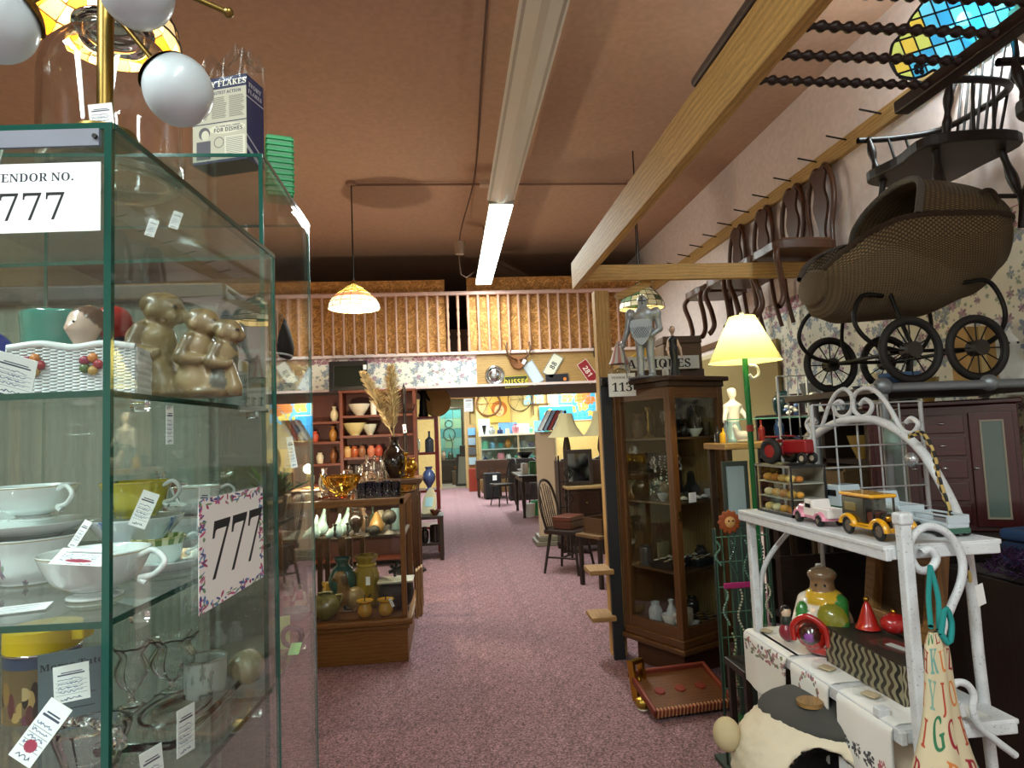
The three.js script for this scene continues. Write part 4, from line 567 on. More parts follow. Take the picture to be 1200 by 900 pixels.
// pampas vase on its table
{ const d = 5.95, p = pz(463, 560, d), t = thing('display_table', 'dark oak table carrying the pampas vase', 'table', [p.x, 0, -d]); mesh('top', bx(.74, .04, .5, -.13, 1.12, 0, .006), oakDark, t); mesh('apron', bx(.66, .1, .42, -.13, 1.02, 0), oakDark, t); for (const a of [-1, 1]) for (const b of [-1, 1]) mesh('leg', bx(.06, 1.02, .06, -.13 + a * .31, 0, b * .18, .006), oakDark, t);
  const v = thing('pampas_vase', 'smoky brown glass vase with two tall pampas plumes', 'vase', [p.x, 1.1606, -d]); mesh('body', pot([[.06, 0], [.085, .03], [.115, .13], [.095, .22], [.045, .28], [.04, .33], [.055, .36]], .006, { seg: 36 }), new THREE.MeshPhysicalMaterial({ color: 0x2a1c14, roughness: .08, transmission: .5, thickness: .02, attenuationColor: 0x4a2c1a, attenuationDistance: .03, clearcoat: 1 }), v);
  const plume = (u0, v0, L) => { const tip = pz(u0, v0, d).sub(v.position), base = V(0, .36, 0), b = []; const fl = [0xcdb98c, 0xdccaa0, 0xb89f6e].map((c) => flat(c, 1)); const parts = [[], [], []]; parts[2].push(bar(V(0, .05, 0), base, .006), bar(base, tip, .006, .002));
    for (let i = 0; i < 520; i++) { const s = Math.pow(i / 520, .9), p0 = base.clone().lerp(tip, .12 + s * .86), R = L * Math.sin(Math.min(1, (s * .92 + .1)) * 2.9) * (.6 + rnd() * .6), a = rnd() * 6.283, dir = V(Math.cos(a), .9 + rnd() * .9, Math.sin(a)).normalize(); const e = p0.clone().addScaledVector(dir, R + .03).add(V(0, -.35 * R, 0)); parts[i % 3].push(bar(p0, e, .0042, .0014, 4)); }
    const st = mesh('stem', parts[2], fl[2], v); mesh('plume', mergeGeometries([...parts[0], ...parts[1]].map(strip)), fl[0], v); };
  plume(424, 436, .085); plume(458, 428, .1);
  for (const [u, k, h, r, m, l] of [[476, 'candlestick', .22, .05, gold, 'tall brass candlestick on the pampas table'], [483, 'urn', .17, .05, gold, 'small brass urn on the pampas table'], [443, 'jar', .2, .07, crystal(0xdfe6e2, .2), 'clear apothecary jar on the pampas table'], [430, 'bottle', .22, .05, crystal(0xdfe6e2, .2), 'clear bottle on the pampas table']]) ware(k, m, V(pz(u, 550, d - .12).x, 1.1606, -d + .12), h, r, l);
}
// ---------- bookcase under the balcony ----------
const cherry = wood(0x7e3616, .45), ebony = wood(0x2a1a12, .45);
{ const d = 8.05, t = thing('bookcase', 'cherry red bookcase under the papered fascia', 'bookcase', [0, 0, -d]), x = (u) => pz(u, 500, d).x, X0 = x(343), X1 = x(400), X2 = x(486), H = 2.08;
  mesh('back', bx(X2 - X0, H, .02, (X0 + X2) / 2, 0, -.3), wood(0x6a2c12), t);
  for (const q of [X0, X1, X2]) mesh('side', bx(.04, q === X0 ? 1.8 : H, .32, q, 0, -.15, .004), cherry, t);
  const ys = [.08, .4, .72, .98, 1.22, 1.48, 1.72]; for (const y of ys) { mesh('shelf', bx(X1 - X0 - .04, .028, .3, (X0 + X1) / 2, y, -.15), cherry, t); mesh('shelf', bx(X2 - X1 - .04, .028, .3, (X1 + X2) / 2, y + (y > .9 ? .06 : 0), -.15), cherry, t); }
  mesh('top', bx(X2 - X1 + .06, .03, .34, (X1 + X2) / 2, H, -.15, .006), cherry, t);
  const put = (u, y, k, c, h, r, l) => ware(k, glaze(c), V(x(u), y + .0285, -d - .12), h, r, l);
  put(420, 1.78, 'bowl', 0xe0d6bc, .14, .13, 'wide cream mixing bowl on the bookcase upper shelf'); put(437, 1.78, 'crock', 0xefe8da, .17, .035, 'white crock on the bookcase upper shelf');
  put(414, 1.54, 'bowl', 0xd8c88a, .15, .14, 'yellow basket bowl on the bookcase'); put(432, 1.54, 'bowl', 0xcfd0b8, .13, .09, 'pale green bowl on the bookcase');
  for (const [u, c, l] of [[405, 0xc9a066, 'honey jar'], [413, 0xa5512a, 'rust jar'], [422, 0x8a5a3a, 'brown jar'], [433, 0xc87a5a, 'coral jar'], [442, 0xb04a34, 'brick jar']]) put(u, 1.28, 'jar', c, .13, .05, `${l} in the bookcase jar row`);
  for (const [u, c, l] of [[406, 0x3a2a20, 'black stoneware jar'], [415, 0x2f2320, 'small black crock'], [425, 0xd8d4c8, 'white stoneware jar']]) put(u, 1.04, 'crock', c, .15, .05, `${l} on the bookcase lower shelf`);
  for (const [u, y, c, l] of [[390, 1.72, 0xe4d8b4, 'tall cream vase on the narrow bookcase bay'], [388, 1.48, 0xb07a3a, 'amber brown vase in the narrow bookcase bay'], [388, 1.22, 0x7a4a2a, 'brown cup vase in the narrow bookcase bay']]) put(u, y, 'vase', c, .18, .05, l);
  for (let i = 0; i < 6; i++) put(350 + i * 5.5, [1.48, 1.22, .98][i % 3], 'jar', [0xc8b690, 0x6a3a22, 0x9aa08a, 0xb5482f, 0xd0c6a8, 0x4a5a58][i], .13, .045, `${['sand', 'umber', 'sage', 'scarlet', 'oatmeal', 'slate'][i]} jar in the narrow bookcase bay`);
  const f = thing('framed_mirror', 'black framed dark picture standing on the bookcase', 'picture', [x(409), H + .031, -d - .02]); mesh('frame', extr(rect(.45, .36), .03, .004, [rect(.35, .26, 0, .05)]).rotateX(-.12), flat(0x14120f, .4), f); mesh('glass', bx(.37, .28, .008, 0, .04, 0).rotateX(-.12), flat(0x23271f, .12), f); mesh('price_sticker', bx(.04, .06, .004, .2, .25, .022).rotateX(-.12), paper, f);
}
{ const d = 7.7, p = pz(475, 520, d), t = thing('coat_stand', 'slim dark coat stand with pointed finial', 'coat stand', [p.x, 0, -d]); mesh('pole', lathe([[.0, 0], [.2, .0], [.18, .03], [.03, .08], [.018, .3], [.02, 1.9], [.03, 1.95], [.012, 2.0], [.03, 2.06], [0, 2.16]], { smooth: false, seg: 12 }), ebony, t); for (let i = 0; i < 4; i++) mesh('hook', tube([[0, 1.8, 0], [.09 * Math.cos(i * 1.57), 1.82, .09 * Math.sin(i * 1.57)], [.12 * Math.cos(i * 1.57), 1.9, .12 * Math.sin(i * 1.57)]], .008, 10, 6), iron, t); priceTag('pink tag hanging on the dark coat stand', V(p.x, 1.62, -d + .05), .04, .1, [0, 0, .1], 1); }
{ // red lacquer shelf by the aisle
  const d = 8.9, x1 = pz(513, 560, d).x, t = thing('lacquer_shelf', 'red lacquered open shelf unit beside the aisle', 'shelf unit', [x1, 0, -d]), red = flat(0x6d1a18, .35), W = .62, D = .4, H = 1.78;
  for (const [x, z] of [[0, 0], [-W, 0], [0, -D], [-W, -D]]) mesh('post', bx(.045, H, .045, x, 0, z, .005), red, t);
  for (const y of [.3, .78, 1.28, H - .02]) mesh('shelf', bx(W + .05, .03, D + .05, -W / 2, y, -D / 2), red, t);
  const q = (dx, y, k, m, h, r, l) => ware(k, m, V(x1 - dx, y + .031, -d - .12), h, r, l);
  q(.1, 1.28, 'bottle', glaze(0x4a5058), .28, .06, 'grey bottle vase on the red lacquered shelf'); q(.3, 1.28, 'jar', crystal(0xdfe6e8, .2), .22, .08, 'clear jar on the red lacquered shelf'); q(.48, 1.28, 'vase', glaze(0x8a7a5a), .26, .07, 'khaki vase on the red lacquered shelf');
  q(.12, .78, 'urn', glaze(0x5a6a9a), .3, .09, 'blue and white ginger urn on the red lacquered shelf'); q(.32, .78, 'bowl', flat(0xa8782e, .35, .8), .16, .11, 'brass bowl on the red lacquered shelf'); q(.5, .78, 'candlestick', flat(0xa8782e, .35, .8), .26, .06, 'brass candlestick on the red lacquered shelf');
  const c = thing('mantel_clock', 'arched orange wood mantel clock on red lacquered shelf', 'clock', [x1 - .44, H + .0106, -d - .15]); mesh('case', extr(grow([[-.13, 0], [-.13, .3], [-.08, .42], [0, .45], [.08, .42], [.13, .3], [.13, 0], [0, 0]], 40), .14, .006), wood(0x9a5420), c); mesh('dial', cy(.075, .075, .006, 0, 0, 0, 28).rotateX(Math.PI / 2).translate(0, .3, .082), flat(0x7a3a18, .4), c); for (const s of [-1, 1]) mesh('column', cy(.012, .012, .3, s * .11, .02, .085, 10), ebony, c);
  const s = thing('dark_statuette', 'dark bronze statuette on the red lacquered shelf top', 'statuette', [x1 - .17, H + .0106, -d - .15]); mesh('body', blob([{ c: [0, .02, 0], r: [.07, .025, .06], col: 0x1c1a17 }, [0, .03, 0, 0, .2, 0, .06, .045, 0x1c1a17], [0, .2, 0, .01, .34, 0, .045, .04, 0x1c1a17], { c: [.01, .41, 0], r: [.03, .036, .032], col: 0x1c1a17 }, [.03, .32, 0, .09, .22, .03, .02, .015, 0x1c1a17], [-.03, .32, 0, -.08, .36, .02, .02, .014, 0x1c1a17]], .012, .02), tinted(.4, 0, .5), s);
  const h = thing('straw_drum', 'round tan hide drum on the red lacquered shelf end', 'drum', [x1 + .01, H + .0106, -d - .25]); mesh('shell', new THREE.CylinderGeometry(.2, .2, .16, 28).rotateX(Math.PI / 2).translate(0, .2, 0), wood(0x6a4a2a), h); mesh('skin', new THREE.CylinderGeometry(.195, .195, .01, 28).rotateX(Math.PI / 2).translate(0, .2, .083), flat(0xb08a52, .8), h);
}
{ const d = 8.25, x1 = pz(520, 620, d).x, t = thing('low_bench', 'low black wooden bench at the aisle corner', 'bench', [x1, 0, -d]); mesh('top', bx(.34, .04, .42, -.17, .5, -.21, .006), ebony, t); mesh('shelf', bx(.3, .025, .36, -.17, .18, -.21), ebony, t); for (const [x, z] of [[-.03, -.03], [-.31, -.03], [-.03, -.39], [-.31, -.39]]) mesh('leg', bx(.05, .5, .05, x, 0, z, .005), ebony, t);
  const b = thing('leaning_tray', 'cream oval tray with blue patch leaning on low bench', 'tray', [x1 - .19, .5406, -d - .18], -.35); mesh('board', extr(grow([[-.07, 0], [-.08, .2], [0, .34], [.08, .2], [.07, 0], [0, -.0]], 40), .015, .004).rotateX(-.4).translate(0, .012, 0), flat(0xbcb594, .6), b); mesh('patch', bx(.1, .12, .01, 0, .1, .014).rotateX(-.4), flat(0x9fc6cc, .6), b);
  ware('bowl', glaze(0x5a3220), V(x1 - .1, .5406, -d - .1), .07, .07, 'flat brown wooden bowl on the low black bench'); ware('crock', glaze(0x15130f), V(x1 - .11, .206, -d - .2), .2, .07, 'black crock under the low bench top'); ware('jar', glaze(0x2a2620), V(x1 - .24, .206, -d - .2), .18, .05, 'dark jar under the low bench top'); }
// ---------- room beyond the doorway ----------
{ const t = thing('leaded_window', 'pale cyan leaded glass panel in the far room', 'glass panel', [.03, .75, -22.2]); mesh('stand', bx(.9, .73, .06, 0, -.73, 0), wood(0x5a4a34), t); mesh('frame', extr(rect(.95, 1.75), .05, .005, [rect(.83, 1.63, 0, .06)]), wood(0x5a4a34), t); for (let i = 0; i < 3; i++) for (let j = 0; j < 5; j++) mesh('glass_pane', bx(.265, .315, .012, -.277 + i * .277, .07 + j * .326, 0), memo(`lw${(i * 2 + j) % 4}`, () => { const c = [0x6fb8ac, 0x8ac8b4, 0x5aa8a4, 0x9cc89c][(i * 2 + j) % 4]; return new THREE.MeshPhysicalMaterial({ color: c, roughness: .3, clearcoat: .6 }); }), t); mesh('floral_came', [to(.2, .012).translate(0, .85, .02), to(.12, .012).translate(0, 1.2, .02), tube([[0, .1, .02], [.1, .5, .02], [0, .85, .02]], .012)], flat(0x4a6a5a, .5), t); }
for (const [x, z, w, h, c, l] of [[-.05, -21.6, .5, .75, 0x4a3c2c, 'brown sideboard in the far room'], [.5, -21.2, .3, 1.2, 0x3a2c20, 'narrow dark cupboard in the far room'], [.25, -20.9, .35, .42, 0x6a5436, 'small crate in the far room']]) { const t = thing('far_cabinet', l, 'cabinet', [x, .02, z]); mesh('body', bx(w, h, .4, 0, 0, 0, .01), wood(c), t); mesh('door', bx(w * .8, h * .7, .02, 0, h * .12, .21, .005), wood(c), t); }
for (const [x, y, z, k, c, h, r, l] of [[-.18, .771, -21.6, 'vase', 0xbfa890, .3, .09, 'buff vase on the far sideboard'], [.05, .771, -21.6, 'jar', 0x5a6a5a, .25, .09, 'green jar on the far sideboard'], [.25, .441, -20.9, 'bowl', 0x8a5a2a, .14, .14, 'tan bowl on the small far crate']]) ware(k, glaze(c), V(x, y, z), h, r, l);
{ const t = thing('leaning_picture', 'dark picture frame leaning inside the far doorway', 'picture frame', [.4, 0.021, -19.95], -.5); mesh('frame', extr(rect(.5, .95), .04, .005, [rect(.38, .83, 0, .06)]).rotateX(-.14).translate(0, .01, 0), flat(0x2b2723, .5), t); mesh('canvas', bx(.4, .85, .01, 0, .05, 0).rotateX(-.14).translate(0, .01, 0), flat(0x6d6a5c, .7), t); }
// ---------- wall of maps ----------
const mapTex = canvasTex(512, 380, (c, w, h) => { c.fillStyle = '#3fa2d8'; c.fillRect(0, 0, w, h); const land = (x, y, s, col) => { c.fillStyle = col; for (let i = 0; i < 26; i++) { c.beginPath(); c.ellipse(x + (rnd() - .5) * s * 2, y + (rnd() - .5) * s * 1.4, s * (.18 + rnd() * .3), s * (.14 + rnd() * .24), rnd() * 3, 0, 7); c.fill(); } }; land(130, 90, 70, '#e8a23a'); land(170, 240, 60, '#e6d24a'); land(330, 80, 90, '#d8742c'); land(340, 200, 60, '#e9c94e'); land(430, 130, 60, '#c96a2c'); land(450, 300, 40, '#e8b04a'); c.strokeStyle = '#f4efe2'; c.lineWidth = 12; c.strokeRect(0, 0, w, h); c.strokeStyle = '#ffffff'; c.lineWidth = 1; for (let i = 1; i < 8; i++) { c.beginPath(); c.moveTo(i * 64, 0); c.lineTo(i * 64, h); c.stroke(); c.beginPath(); c.moveTo(0, i * 48); c.lineTo(w, i * 48); c.stroke(); } });
const WZ = -19.5, D2 = 17.4, wx = (u, d = -WZ) => pz(u, 490, d).x, wy = (u, v, d = -WZ) => pz(u, v, d).y;
function poster(name, label, u, v, w, h, mat, d = 19.45, category = 'poster', turn = 0) { const m = mesh(name, sheet(w, h, .01), mat); m.position.copy(pz(u, v, d)); m.rotation.z = turn; return tag(m, label, category); }
structure('wall_map_partition', bx(4.6, 3.08, .1, 3.1, 0, -18.45), tanWall);
poster('wall_map', 'large world map with orange land on the back wall', 676, 475, 1.1, .85, print(mapTex), 18.38, 'map');
poster('wall_map', 'blue ocean map below the large world map', 652, 488, .95, .62, print(canvasTex(256, 180, (c, w, h) => { c.fillStyle = '#2f9fdd'; c.fillRect(0, 0, w, h); c.fillStyle = '#e8c452'; for (let i = 0; i < 14; i++) { c.beginPath(); c.ellipse(30 + rnd() * 60, 30 + rnd() * 120, 14, 10, rnd() * 3, 0, 7); c.fill(); } c.fillStyle = '#f0eee6'; c.fillRect(0, 0, w, 8); })), 18.33, 'map');
poster('wall_map', 'small pastel map beside the large world map', 625, 466, .55, .4, print(canvasTex(128, 96, (c, w, h) => { c.fillStyle = '#9fd0c4'; c.fillRect(0, 0, w, h); blooms(c, w, h, 14, 16, ['#e8d27a', '#d8905a', '#6fb0d0']); })), 18.36, 'map');
poster('portrait_print', 'framed orange portrait of a face on the back wall', 585, 480, .62, .72, print(canvasTex(128, 150, (c, w, h) => { c.fillStyle = '#d9a94e'; c.fillRect(0, 0, w, h); c.fillStyle = '#b5641f'; c.beginPath(); c.arc(64, 70, 46, 0, 7); c.fill(); c.fillStyle = '#e8b880'; c.beginPath(); c.ellipse(64, 80, 28, 34, 0, 0, 7); c.fill(); c.fillStyle = '#5a3418'; c.fillRect(50, 74, 9, 4); c.fillRect(70, 74, 9, 4); c.fillRect(58, 98, 13, 4); })), 18.36, 'picture');
{ const mk = (name, label, u, v, r, tr, m) => { const t = thing(name, label, 'hoop', pz(u, v, 18.36)); mesh('ring', to(r, tr, 48), m, t); for (let i = 0; i < 3; i++) mesh('spoke', bar([r * Math.cos(i * 1.05), r * Math.sin(i * 1.05), 0], [-r * Math.cos(i * 1.05), -r * Math.sin(i * 1.05), 0], tr * .3), m, t); return t; }; mk('wooden_hoop', 'thick brown wooden hoop hung beside the portrait', 572, 473, .34, .03, wood(0x8a5a2a)); mk('wire_hoop', 'thin wire bicycle hoop on the back wall', 609, 468, .33, .012, iron); }
{ const t = thing('wall_rack', 'brown wall rack bars beside the maps', 'rack', pz(633, 474, 18.35)); mesh('bar', bx(.55, .03, .04, 0, 0, 0), wood(0x7a4a2a), t); mesh('bar', bx(.55, .03, .04, 0, .36, 0), wood(0x7a4a2a), t); mesh('upright', bx(.03, .8, .04, -.2, -.3, 0), wood(0x7a4a2a), t); mesh('upright', bx(.03, .8, .04, .2, -.3, 0), wood(0x7a4a2a), t); }
poster('notice_sheet', 'white notice sheet on the doorway post', 549, 474, .26, .42, print(tagTex[0]), 19.39, 'notice');
{ // glass wall showcase with many small things
  const x0 = wx(562, D2), x1 = wx(650, D2), t = thing('wall_showcase', 'pale framed glass showcase under the wall maps', 'showcase', [x0, 0, -D2]), W = x1 - x0, H = wy(600, 508, D2), m = wood(0xcdb68a);
  mesh('base', bx(W, .35, .5, W / 2, 0, -.25), wood(0x8a6a40), t); mesh('back', bx(W, H - .35, .02, W / 2, .35, -.49), flat(0x8fa29a, .8), t); mesh('top', bx(W + .06, .05, .54, W / 2, H - .05, -.25, .006), flat(0xe6dcc4, .5), t);
  for (const x of [0, W * .5, W]) mesh('upright', bx(.045, H - .4, .045, x, .35, -.02), m, t);
  for (const y of [.75, 1.12]) mesh('shelf', bx(W, .025, .46, W / 2, y, -.25), flat(0xbfc9c0, .3), t);
  mesh('front_glass', bx(W, H - .4, .006, W / 2, .35, -.012), pane, t);
  const C = ['teal', 'white', 'navy', 'amber', 'sea green', 'cream', 'black', 'sky blue', 'rose', 'grey'], H2 = [0x2f8f88, 0xe6e8e4, 0x22345c, 0xc0843a, 0x5fae90, 0xe2d6b4, 0x1c1c1e, 0x7fb4d6, 0xc07a86, 0x8a908e], KN = ['jar', 'bowl', 'vase', 'bottle', 'crock'], rows = [[.35, 'lower deck'], [.775, 'middle shelf'], [1.145, 'upper shelf'], [H, 'top']];
  rows.forEach(([y, w], r) => { for (let i = 0; i < 9; i++) { const c = (i * 3 + r * 2) % 10, k = KN[(i + r * 2) % 5]; ware(k, glaze(H2[c]), V(x0 + .12 + i * (W - .2) / 8.6, y + .001, -D2 - .14 - (i % 2) * .14), .14 + ((i * 7 + r) % 4) * .035, .06 + ((i * 5 + r) % 3) * .018, `${C[c]} ${k} on the ${w} of the wall showcase`, 'wares in the wall showcase'); } });
  for (const [u, w, h, c, l] of [[568, .3, .42, 0xcfe0ee, 'pale blue booklet'], [596, .5, .3, 0x6a9fd0, 'blue printed box lid'], [613, .4, .26, 0xd8e4ea, 'white photo card'], [634, .3, .32, 0x7ab0dc, 'sky blue brochure']]) { const q = mesh('upright_card', sheet(w, h, .02), flat(c, .6)); q.position.set(wx(u, D2), H + h / 2 + .002, -D2 - .36); q.rotation.x = -.1; q.position.y += .0; tag(q, `${l} standing on the wall showcase`, 'card'); }
}
{ const t = thing('narrow_rack', 'narrow leaflet rack with red bin beside doorway post', 'rack', [wx(552, 18.2), 0, -18.2]); mesh('bin', bx(.24, .62, .25, 0, 0, 0, .01), flat(0x8a2f1c, .5), t); mesh('panel', bx(.24, 1.2, .04, 0, .62, -.1), wood(0xb08a54), t); for (let i = 0; i < 4; i++) mesh('pocket', bx(.2, .2, .06, 0, .72 + i * .27, -.05), flat([0x9ab0bc, 0x4a4a4e, 0x7a8c9a, 0x5f8fc0][i], .6), t); }
// ---------- dining furniture in the right aisle ----------
function windsor(label, pos, turn, mat, k = 1) {
  const t = thing('windsor_chair', label, 'chair', pos, turn);
  mesh('seat', extr(grow([[-.21, -.2], [0, -.21], [.21, -.2], [.22, .05], [.17, .2], [-.17, .2], [-.22, .05]], 40), .03, .008).rotateX(-Math.PI / 2).translate(0, .44, 0), mat, t);
  const leg = (x, z) => lathe([[.012, 0], [.018, .08], [.014, .12], [.02, .2], [.013, .26], [.02, .4], [.015, .43]], { seg: 8, n: 14 }).applyMatrix4(new THREE.Matrix4().makeShear(0, 0, -x * .5, -z * .5, 0, 0)).translate(x * 1.25, 0, z * 1.25);
  for (const a of [-1, 1]) for (const b of [-1, 1]) mesh('leg', bar([a * .21, 0, b * .2], [a * .15, .43, b * .14], .014, .019, 8), mat, t);
  for (const a of [-1, 1]) mesh('stretcher', bar([a * .185, .17, .17], [a * .185, .17, -.17], .011), mat, t); mesh('stretcher', bar([-.185, .17, 0], [.185, .17, 0], .011), mat, t);
  mesh('bow', tube([[-.18, .46, -.17], [-.2, .7, -.22], [-.13, .93, -.27], [0, .98, -.28], [.13, .93, -.27], [.2, .7, -.22], [.18, .46, -.17]], .015, 40, 8), mat, t);
  for (let i = 0; i < 6; i++) { const x = -.11 + i * .044; mesh('spindle', bar([x, .455, -.18], [x * 1.2, .95 - Math.abs(x) * .55, -.275], .008, .006, 6), mat, t); } return t;
}
windsor('dark spindle back chair holding two boxes beside pegboard stand', py(668, 669, 0).setY(0), .95, ebony);
windsor('black chair pulled up to the dark dining table', py(590, 592, 0).setY(0), -1.2, flat(0x19120e, .4));
windsor('second black chair standing beyond the dining table', py(636, 590, 0).setY(0), 2.2, flat(0x19120e, .4));
{ const p = py(620, 606, 0), t = thing('dining_table', 'dark rectangular dining table with a green canister', 'table', [p.x + .25, 0, p.z - .5]); mesh('top', bx(.85, .035, 1.4, 0, .725, 0, .008), ebony, t); mesh('apron', bx(.72, .09, 1.25, 0, .635, 0), ebony, t); for (const a of [-1, 1]) for (const b of [-1, 1]) mesh('leg', lathe([[.03, 0], [.025, .1], [.04, .3], [.028, .4], [.045, .55], [.045, .64]], { seg: 10 }).translate(a * .34, 0, b * .6), ebony, t);
  const c = thing('green_canister', 'green enamel canister on the dark dining table', 'canister', [p.x + .15, .7606, p.z - .25]); mesh('body', cy(.085, .085, .2), glaze(0x2f7a44), c); mesh('lid', cy(.087, .08, .03, 0, .2, 0), glaze(0x2f7a44), c); mesh('handle', to(.1, .006).translate(0, .2, 0), iron, c);
  ware('bowl', glaze(0xdfe6ea), V(p.x + .02, .7606, p.z - .55), .08, .14, 'white bowl on the dark dining table'); ware('crock', glaze(0xe4e6e2), V(p.x - .02, .7606, p.z - .2), .2, .07, 'white crock on the dark dining table');
  const s = py(578, 585, 0), q = thing('suitcase', 'black upright suitcase on the carpet near the dining chair', 'suitcase', [s.x, 0, s.z - .1], .2); mesh('body', bx(.4, .6, .24, 0, .02, 0, .03), flat(0x101011, .6), q); mesh('handle', tube([[-.08, .62, 0], [-.07, .68, 0], [.07, .68, 0], [.08, .62, 0]], .012, 14, 6), iron, q); for (const a of [-1, 1]) mesh('foot', bx(.05, .02, .2, a * .14, 0, 0), black, q); mesh('price_card', sheet(.1, .12).translate(.03, .5, .125), paper, q);
  const b = thing('writing_desk', 'brown slant top desk behind the black suitcase', 'desk', [s.x + .1, 0, s.z - .75]); mesh('body', bx(.9, .45, .5, 0, .45, 0, .01), wood(0x4a2a16), b); for (const a of [-1, 1]) for (const e of [-1, 1]) mesh('leg', bx(.05, .45, .05, a * .4, 0, e * .2), wood(0x4a2a16), b); mesh('drawer', bx(.7, .12, .02, 0, .55, .255), wood(0x5a341c), b);
  const w = thing('side_cabinet', 'low black cabinet topped by a dark dish near table', 'cabinet', [p.x + .5, 0, p.z - 3.3]); mesh('body', bx(1.1, .95, .45, 0, 0, 0, .01), wood(0x1d1512), w); for (const a of [-1, 1]) mesh('door', bx(.48, .7, .02, a * .26, .12, .235, .004), wood(0x261a14), w); ware('bowl', glaze(0x101114), V(p.x + .35, .951, p.z - 3.3), .14, .22, 'large black bowl on the low black cabinet');
  const g = thing('storage_tub', 'green plastic tub under the dining table', 'tub', [p.x + .22, 0, p.z - .28]); mesh('body', cy(.12, .15, .26, 0, 0, 0, 24), flat(0x3f9a5a, .5), g); const g2 = thing('storage_tub', 'white plastic tub under the dining table', 'tub', [p.x + .02, 0, p.z - .05]); mesh('body', cy(.09, .11, .24, 0, 0, 0, 24), flat(0xd8dcd8, .5), g2);
  const y = thing('yellow_stool', 'yellow cushioned small stool beside the pegboard stand', 'stool', [p.x + .5, 0, p.z + .3]); mesh('cushion', bx(.3, .12, .3, 0, .42, 0, .05), flat(0xb8822e, .8), y); for (const a of [-1, 1]) for (const e of [-1, 1]) mesh('leg', bx(.03, .42, .03, a * .12, 0, e * .12), ebony, y);
}
const pegTex = canvasTex(128, 128, (c, w, h) => { c.fillStyle = '#b39a80'; c.fillRect(0, 0, w, h); c.fillStyle = '#3d3026'; for (let i = 0; i < 4; i++) for (let j = 0; j < 4; j++) { c.beginPath(); c.arc(16 + i * 32, 16 + j * 32, 5, 0, 7); c.fill(); } }, { size: .1 });
{ const p = py(634, 640, 0), t = thing('pegboard_stand', 'tan pegboard display stand with books on top', 'display stand', [p.x + .05, 0, p.z - .1], .0), peg = new THREE.MeshStandardMaterial({ map: pegTex, roughness: .8 });
  mesh('board', bx(.26, 1.4, .04, .08, .12, .0), peg, t); mesh('board', bx(.04, 1.4, .85, .2, .12, -.45), peg, t); mesh('base', [bx(.42, .06, .5, .1, 0, -.1, .01), bx(.34, .06, .42, .1, .06, -.1, .01)], flat(0x6a6352, .6), t);
  for (let i = 0; i < 4; i++) { const b = mesh('book', bx(.035, .3, .22, 0, 0, 0, .003), flat([0xd8dee2, 0x7d8fa6, 0x8a2f30, 0xcfd4d0][i], .6)); b.position.set(p.x + .06 + i * .06, 1.5206 + .02, p.z - .1); b.rotation.z = -.5; tag(b, `${['white', 'blue grey', 'dark red', 'silver'][i]} book leaning on the pegboard stand top`, 'book', 'books on the pegboard stand'); } }
const shadeMat = new THREE.MeshPhysicalMaterial({ map: clothTex, color: 0xc9b98a, roughness: .9, transmission: .25, thickness: 0, side: THREE.DoubleSide });
function bellLamp(label, pos, R, H) { const t = thing('bell_shade_lamp', label, 'lamp', pos); mesh('base', lathe([[.09, 0], [.085, .02], [.03, .05], [.05, .14], [.035, .26], [.015, .32], [0, .33]]), flat(0x3a2a1c, .4), t); const g = lathe([[R, .3], [R * .78, .3 + H * .2], [R * .52, .3 + H * .55], [R * .36, .3 + H]], { seg: 48, flute: .02, waves: 8 }); mesh('shade', g, shadeMat, t); mesh('stem', cy(.008, .008, H * .95 + .02, 0, .31, 0, 8), brass, t); mesh('finial', lathe([[.012, .3 + H], [.02, .32 + H], [.006, .345 + H], [0, .35 + H]]), iron, t); return t; }
{ const d = 8.3, p = pz(664, 520, d), t = thing('lamp_chest', 'dark chest carrying two bell shaded lamps', 'chest', [p.x + .2, 0, -d - .12]); mesh('body', bx(.8, 1.06, .42, .08, .08, 0, .01), wood(0x3c2417), t); for (const a of [-1, 1]) for (const b of [-1, 1]) mesh('foot', cy(.025, .035, .08, a * .3, 0, b * .17, 10), ebony, t); for (let i = 0; i < 3; i++) { const dr = mesh('drawer', bx(.6, .26, .02, 0, .16 + i * .32, .215, .005), wood(0x472b1a), t); mesh('knob', sp(.016, 0, .29 + i * .32, .24), brass, dr); }
  bellLamp('beige bell shaded lamp next to the pegboard stand', [p.x, 1.1406, -d], .235, .3); bellLamp('second beige bell shaded lamp against the dark post', [p.x + .47, 1.1406, -d - .1], .22, .32); }
{ const d = 7.95, p = pz(676, 545, d), t = thing('dressing_mirror', 'dark mirror with grey reflection below bell lamps', 'mirror', [p.x + .02, .86, -d]); mesh('frame', extr(rect(.34, .42), .03, .005, [rect(.27, .35, 0, .035)]).rotateX(-.08), wood(0x2a1a10), t); mesh('glass', bx(.29, .37, .006, 0, .025, 0).rotateX(-.08), flat(0x9aa0a2, .06, 1), t);
  const s = thing('mirror_shelf', 'small pine topped stand holding the dark mirror', 'stand', [p.x + .08, 0, -d + .05]); mesh('top', bx(.5, .03, .3, 0, .82, 0, .005), wood(0xb0905e), s); for (const a of [-1, 1]) for (const b of [-1, 1]) mesh('leg', bx(.03, .82, .03, a * .22, 0, b * .12), ebony, s); }
